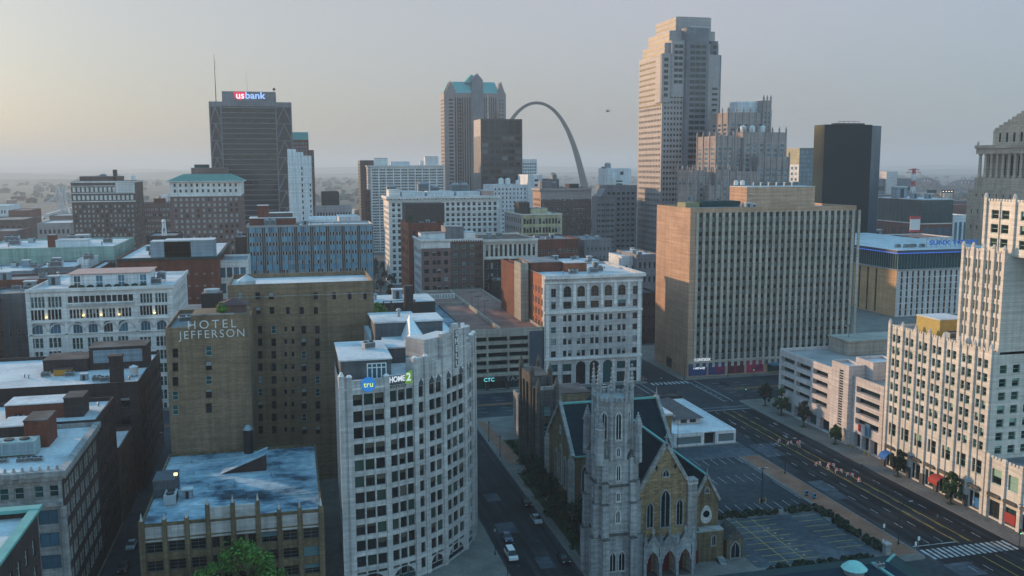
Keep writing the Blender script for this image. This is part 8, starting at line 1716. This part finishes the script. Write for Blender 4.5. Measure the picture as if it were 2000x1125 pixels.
for kd, x, y, rz, lab, grp in (('blue', 44.6, 189.5, 1.57, 'dark blue car on the street between the curved tower and the church', None), ('van', 43.3, 180.2, 1.57, 'white van at the foot of the curved tower, nearer than the dark blue car', None), ('black', 54.2, 209.2, 1.57, 'black car at the church kerb below the dark trees, farthest of that row', None), ('silver', 53.6, 198, 1.57, 'silver grey car at the church kerb among the dark trees', None), ('black', 53.6, 176, 1.57, 'black car at the church kerb nearest the church tower', None),
    ('silver', -35.6, 205.3, 1.57, 'silver car parked in the dark alley left of the stained roof', None), ('black', -35.4, 193.7, 1.57, 'black car parked in the dark alley in front of the silver one', None), ('grey', -35.5, 178, 1.57, 'grey car at the near end of the dark alley', None),
    ('white', 111.5, 316.8, 0, 'white car on the far side of the wide cross street behind the church tower', None), ('white', 113.5, 281, 1.57, 'white car beside the wall behind the small white bank', None), ('red', 130, 345, 1.57, 'red car with lit tail lights in the side street left of the tan slab', None), ('black', 130.6, 325.5, 1.57, 'black parked car in the side street nearest the crossing', 'dark cars parked left of the tan slab'), ('grey', 130.6, 331.5, 1.57, 'dark parked car in the row left of the tan slab', 'dark cars parked left of the tan slab'), ('black', 130.6, 337.5, 1.57, 'dark parked car in the row left of the tan slab', 'dark cars parked left of the tan slab'), ('silver', 64, 590, 1.57, 'pale car in the canyon street right of the striped slab', 'cars in the canyon street'), ('white', 66, 640, 1.57, 'pale car in the canyon street right of the striped slab', 'cars in the canyon street'), ('black', 62, 560, 1.57, 'dark car in the canyon street right of the striped slab', None), ('red', 64, 690, 1.57, 'red car far down the canyon street', None)):
    place(CARS[kd], lab, (x, y, .02), rz, grp)
for k in range(9): place(CARS[('black', 'grey', 'silver', 'blue', 'white', 'red')[k % 6]], 'parked car seen inside an open deck of the pale parking structure', (162.2, 225+k*5.2 if k < 2 else 240+k*3.6, 7.2+3.15*(k % 3)-.8), 0, 'cars inside the pale parking structure')
# ------------------------------------------------------------------ people
def person(name_label, loc, rz, shirt, legs, hair, stride=.22, bag=False, ride=False):
    t = thing('person', name_label, 'person', loc, rz); me = bpy.data.meshes.new('person_body')
    J = [(0, 0, .95), (0, 0, 1.15), (0, 0, 1.42), (0, 0, 1.53), (0, -.02, 1.66), (0, -.02, 1.74), (.1, 0, .9), (.11, -stride, .5), (.11, -stride*.6, .08), (.11, -stride*.6-.16, .04), (-.1, 0, .9), (-.11, stride*.5, .5), (-.11, stride*1.3, .1), (-.11, stride*1.3-.14, .05), (.19, 0, 1.40), (.25, .06, 1.14), (.25, -.05, .90), (.25, -.08, .80), (-.19, 0, 1.40), (-.25, -.06, 1.14), (-.25, -.16, .92), (-.25, -.19, .83)]
    E = [(0, 1), (1, 2), (2, 3), (3, 4), (4, 5), (0, 6), (6, 7), (7, 8), (8, 9), (0, 10), (10, 11), (11, 12), (12, 13), (2, 14), (14, 15), (15, 16), (16, 17), (2, 18), (18, 19), (19, 20), (20, 21)]
    Rr = [.15, .14, .16, .06, .1, .085, .1, .075, .045, .04, .1, .075, .045, .04, .065, .048, .035, .04, .065, .048, .035, .04]
    me.from_pydata(J, E, []); ob = bpy.data.objects.new('tmp', me); COL.objects.link(ob); sm = ob.modifiers.new('s', 'SKIN'); ob.modifiers.new('d', 'SUBSURF').levels = 1
    if not me.skin_vertices: me.attributes.new('skin_vertex', 'FLOAT', 'POINT') if False else None
    return t, ob, Rr, (shirt, legs, hair)
def grow(args):
    t, ob, Rr, (shirt, legs, hair) = args
    bpy.context.view_layer.objects.active = ob
    if not ob.data.skin_vertices: bpy.ops.mesh.customdata_skin_add()
    for v, r_ in zip(ob.data.skin_vertices[0].data, Rr): v.radius = (r_, r_); v.use_root = False
    ob.data.skin_vertices[0].data[0].use_root = True
    dg = bpy.context.evaluated_depsgraph_get(); dg.update(); me = bpy.data.meshes.new_from_object(ob.evaluated_get(dg)); bpy.data.objects.remove(ob)
    me.materials.clear()
    for m in (plain('skin', (0.30, 0.17, 0.12), .6), shirt, legs): me.materials.append(m)
    for p in me.polygons:
        z = p.center.z; p.material_index = 0 if z > 1.50 or (abs(p.center.x) > .2 and z < 1.12 and z > .7) else 1 if z > .93 else 2; p.use_smooth = True
    link('body', me, t); m_ = MB(); m_.cone(0, 0, 1.70, 1.80, .105, .05, 8); m_.cone(0, .02, 1.58, 1.70, .08, .105, 8); m_.build('hair', hair, t); return t
HB = plain('dark_hair', (0.02, 0.015, 0.012), .8); CW = plain('white_cloth', (0.55, 0.55, 0.55), .8); CB = plain('black_cloth', (0.015, 0.016, 0.02), .8); CT = plain('teal_cloth', (0.05, 0.14, 0.16), .8)
grow(person('person in a white top walking along the right lane of the avenue', (150.0, 213.5, .02), 2.8, CW, CB, HB))
grow(person('person in dark clothes walking beside another at the far crossing', (132.6, 312.8, .02), 3.3, CB, CB, HB)); grow(person('second person in dark clothes at the far crossing, on the right', (133.7, 312.4, .02), 3.1, CB, CB, HB, .15))
rd = grow(person('person in a teal top riding a bicycle down the avenue', (143.4, 174.8, .32), -.1, CT, CB, HB, .1))
bi = thing('bicycle', 'dark bicycle ridden by the person in the teal top', 'bicycle', (143.4, 174.8, .02), -.1); 
for y in (-.5, .5):
    m_ = MB()
    for k in range(14): a, c = 2*math.pi*k/14, 2*math.pi*(k+1)/14; m_.bar((0, y+.33*math.cos(a), .34+.33*math.sin(a)), (0, y+.33*math.cos(c), .34+.33*math.sin(c)), .03)
    m_.build('wheel', DKMET, bi)
m_ = MB(); m_.bar((0, -.5, .34), (0, -.36, .98), .025); m_.bar((0, -.38, .85), (0, .15, .85), .025); m_.bar((0, .15, .9), (0, .05, .34), .025); m_.bar((0, .05, .34), (0, .5, .34), .02); m_.bar((0, -.38, .82), (0, .05, .34), .025); m_.bar((0, .15, .82), (0, .5, .34), .02); m_.build('frame', DKMET, bi); m_ = MB(); m_.bar((-.3, -.34, 1.02), (.3, -.34, 1.02), .025); m_.build('handlebar', DKMET, bi); m_ = MB(); m_.box(-.08, .08, .03, .28, .9, .96); m_.build('saddle', DKMET, bi)
# ------------------------------------------------------------------ helicopter far off
hp = atY(1187, 217, 1000); he = thing('helicopter', 'tiny helicopter hovering in the sky right of the great arch', 'helicopter', hp, .5); m_ = MB()
for k, (x, r_) in enumerate(((-2.2, .2), (-1.6, .9), (0, 1.1), (1.2, .7), (2.0, .35), (5.0, .15))):
    if k: m_.bar((px_, 0, 0), (x, 0, 0), pr_, 0, r_)
    px_, pr_ = x, r_
m_.build('fuselage', GREYPANEL, he); m_ = MB(); m_.bar((0, 0, 1.0), (0, 0, 1.7), .12); m_.box(-4, 4, -.15, .15, 1.7, 1.78); m_.box(-.15, .15, -4, 4, 1.7, 1.78); m_.build('rotor', DKMET, he); m_ = MB(); m_.box(4.6, 5.3, -.1, .1, -.2, 1.2); m_.build('tail_fin', GREYPANEL, he)
# ------------------------------------------------------------------ windows: shown ones are parts, the rest one mass per building
for o in [x for x in COL.objects if x.parent is None and x.name.split('.')[0] in ('air_conditioner', 'roof_vent', 'roof_tank', 'cooling_tower', 'roof_hatch', 'street_lamp', 'parking_lot_lamp', 'road_barrier', 'parked_car')]:
    if o.location.length < 1.0:
        for c in list(o.children): bpy.data.objects.remove(c)
        bpy.data.objects.remove(o)
for c in ctw.children:
    if c.name.startswith('casing'): c.data = c.data.copy(); c.data.materials[0] = BLACKMET
bpy.context.view_layer.update()
dg = bpy.context.evaluated_depsgraph_get(); dg.update()
by = {}
for i, w in enumerate(WINS): by.setdefault(w[0].name, []).append(i)
def root_of(o):
    while o.parent: o = o.parent
    return o
count = {}
groups = {}
for nm, ids in by.items(): groups.setdefault(root_of(WINS[ids[0]][0]).name, []).extend(ids)
for rn, ids in groups.items():
    cand = []
    for i in ids:
        t, loc, az, w, h, st, var = WINS[i]
        M = t.matrix_world @ Matrix.Translation(loc) @ Matrix.Rotation(az, 4, 'Z'); c = M @ Vector((0, -0.02, h*0.5)); size = pxh(c, h)
        n = M.to_3x3() @ Vector((0, -1, 0)); vis = False
        if size > 4.0 and inframe(c) and (CAM-c).dot(n) > 0:
            c2 = c+n*0.7; d = c2-CAM; L = d.length
            hit = S.ray_cast(dg, CAM, d/L, distance=L-0.05); vis = not hit[0]
        if vis: cand.append((size*min(1, w/h+.3)*abs((CAM-c).normalized().dot(n)), i))
    cand.sort(reverse=True); show = set(i for _, i in cand[:100]); rest = {}
    for i in ids:
        t, loc, az, w, h, st, var = WINS[i]; fm, pm = win_mesh(st, w, h, var)
        if i in show:
            near = pxh(t.matrix_world @ loc, h) > 11 and t.parent is None
            o = bpy.data.objects.new('window', fm or pm); COL.objects.link(o); o.parent = t; o.location = loc; o.rotation_euler = (0, 0, az); o.scale = (w/max(.1, round(w, 1)), 1, h/max(.1, round(h, 1)))
            if fm:
                if t.parent is None: p = bpy.data.objects.new('pane', pm); COL.objects.link(p); p.parent = o
                else: p = bpy.data.objects.new('window_pane', pm); COL.objects.link(p); p.parent = t; p.location = loc; p.rotation_euler = (0, 0, az); p.scale = o.scale
        else: rest.setdefault(t.name, []).append(i)
    for tn, L in rest.items():
        V, F, MI, ml = [], [], [], []
        for i in L:
            t, loc, az, w, h, st, var = WINS[i]; M = Matrix.Translation(loc) @ Matrix.Rotation(az, 4, 'Z')
            for me in win_mesh(st, w, h, var):
                if me is None: continue
                b0 = len(V); V += [tuple(M @ v.co) for v in me.vertices]
                for p in me.polygons:
                    F.append(tuple(b0+k for k in p.vertices)); m = me.materials[p.material_index]
                    if m not in ml: ml.append(m)
                    MI.append(ml.index(m))
        me = bpy.data.meshes.new('windows'); me.from_pydata(V, [], F)
        for m in ml: me.materials.append(m)
        me.polygons.foreach_set('material_index', MI); me.update(); o = link('windows', me, bpy.data.objects[tn]); o['kind'] = 'stuff'
    count[rn] = (len(show), len(ids))
print('WINDOWS', sum(a for a, b in count.values()), sum(b for a, b in count.values()))
# ------------------------------------------------------------------ haze
def add_haze(dens):
    m = bpy.data.materials.new('haze'); m.use_nodes = True; t = m.node_tree; t.nodes.clear(); o = t.nodes.new('ShaderNodeOutputMaterial'); v = t.nodes.new('ShaderNodeVolumePrincipled')
    v.inputs['Color'].default_value = (0.62, 0.70, 0.78, 1); v.inputs['Density'].default_value = dens; v.inputs['Anisotropy'].default_value = 0.2
    t.links.new(v.outputs[0], o.inputs['Volume']); mb = MB(); mb.box(-32000, 32000, -600, 36000, -1.5, 260); h = mb.build('haze', m); h['kind'] = 'stuff'; h['label'] = 'pale morning haze over the whole city'; h['category'] = 'haze'
add_haze(0.00016)

_gc = {}
for o in COL.objects:
    if o.parent is None and 'group' in o: _gc.setdefault(o['group'], []).append(o)
for g_, L in _gc.items():
    if len(L) == 1: del L[0]['group']
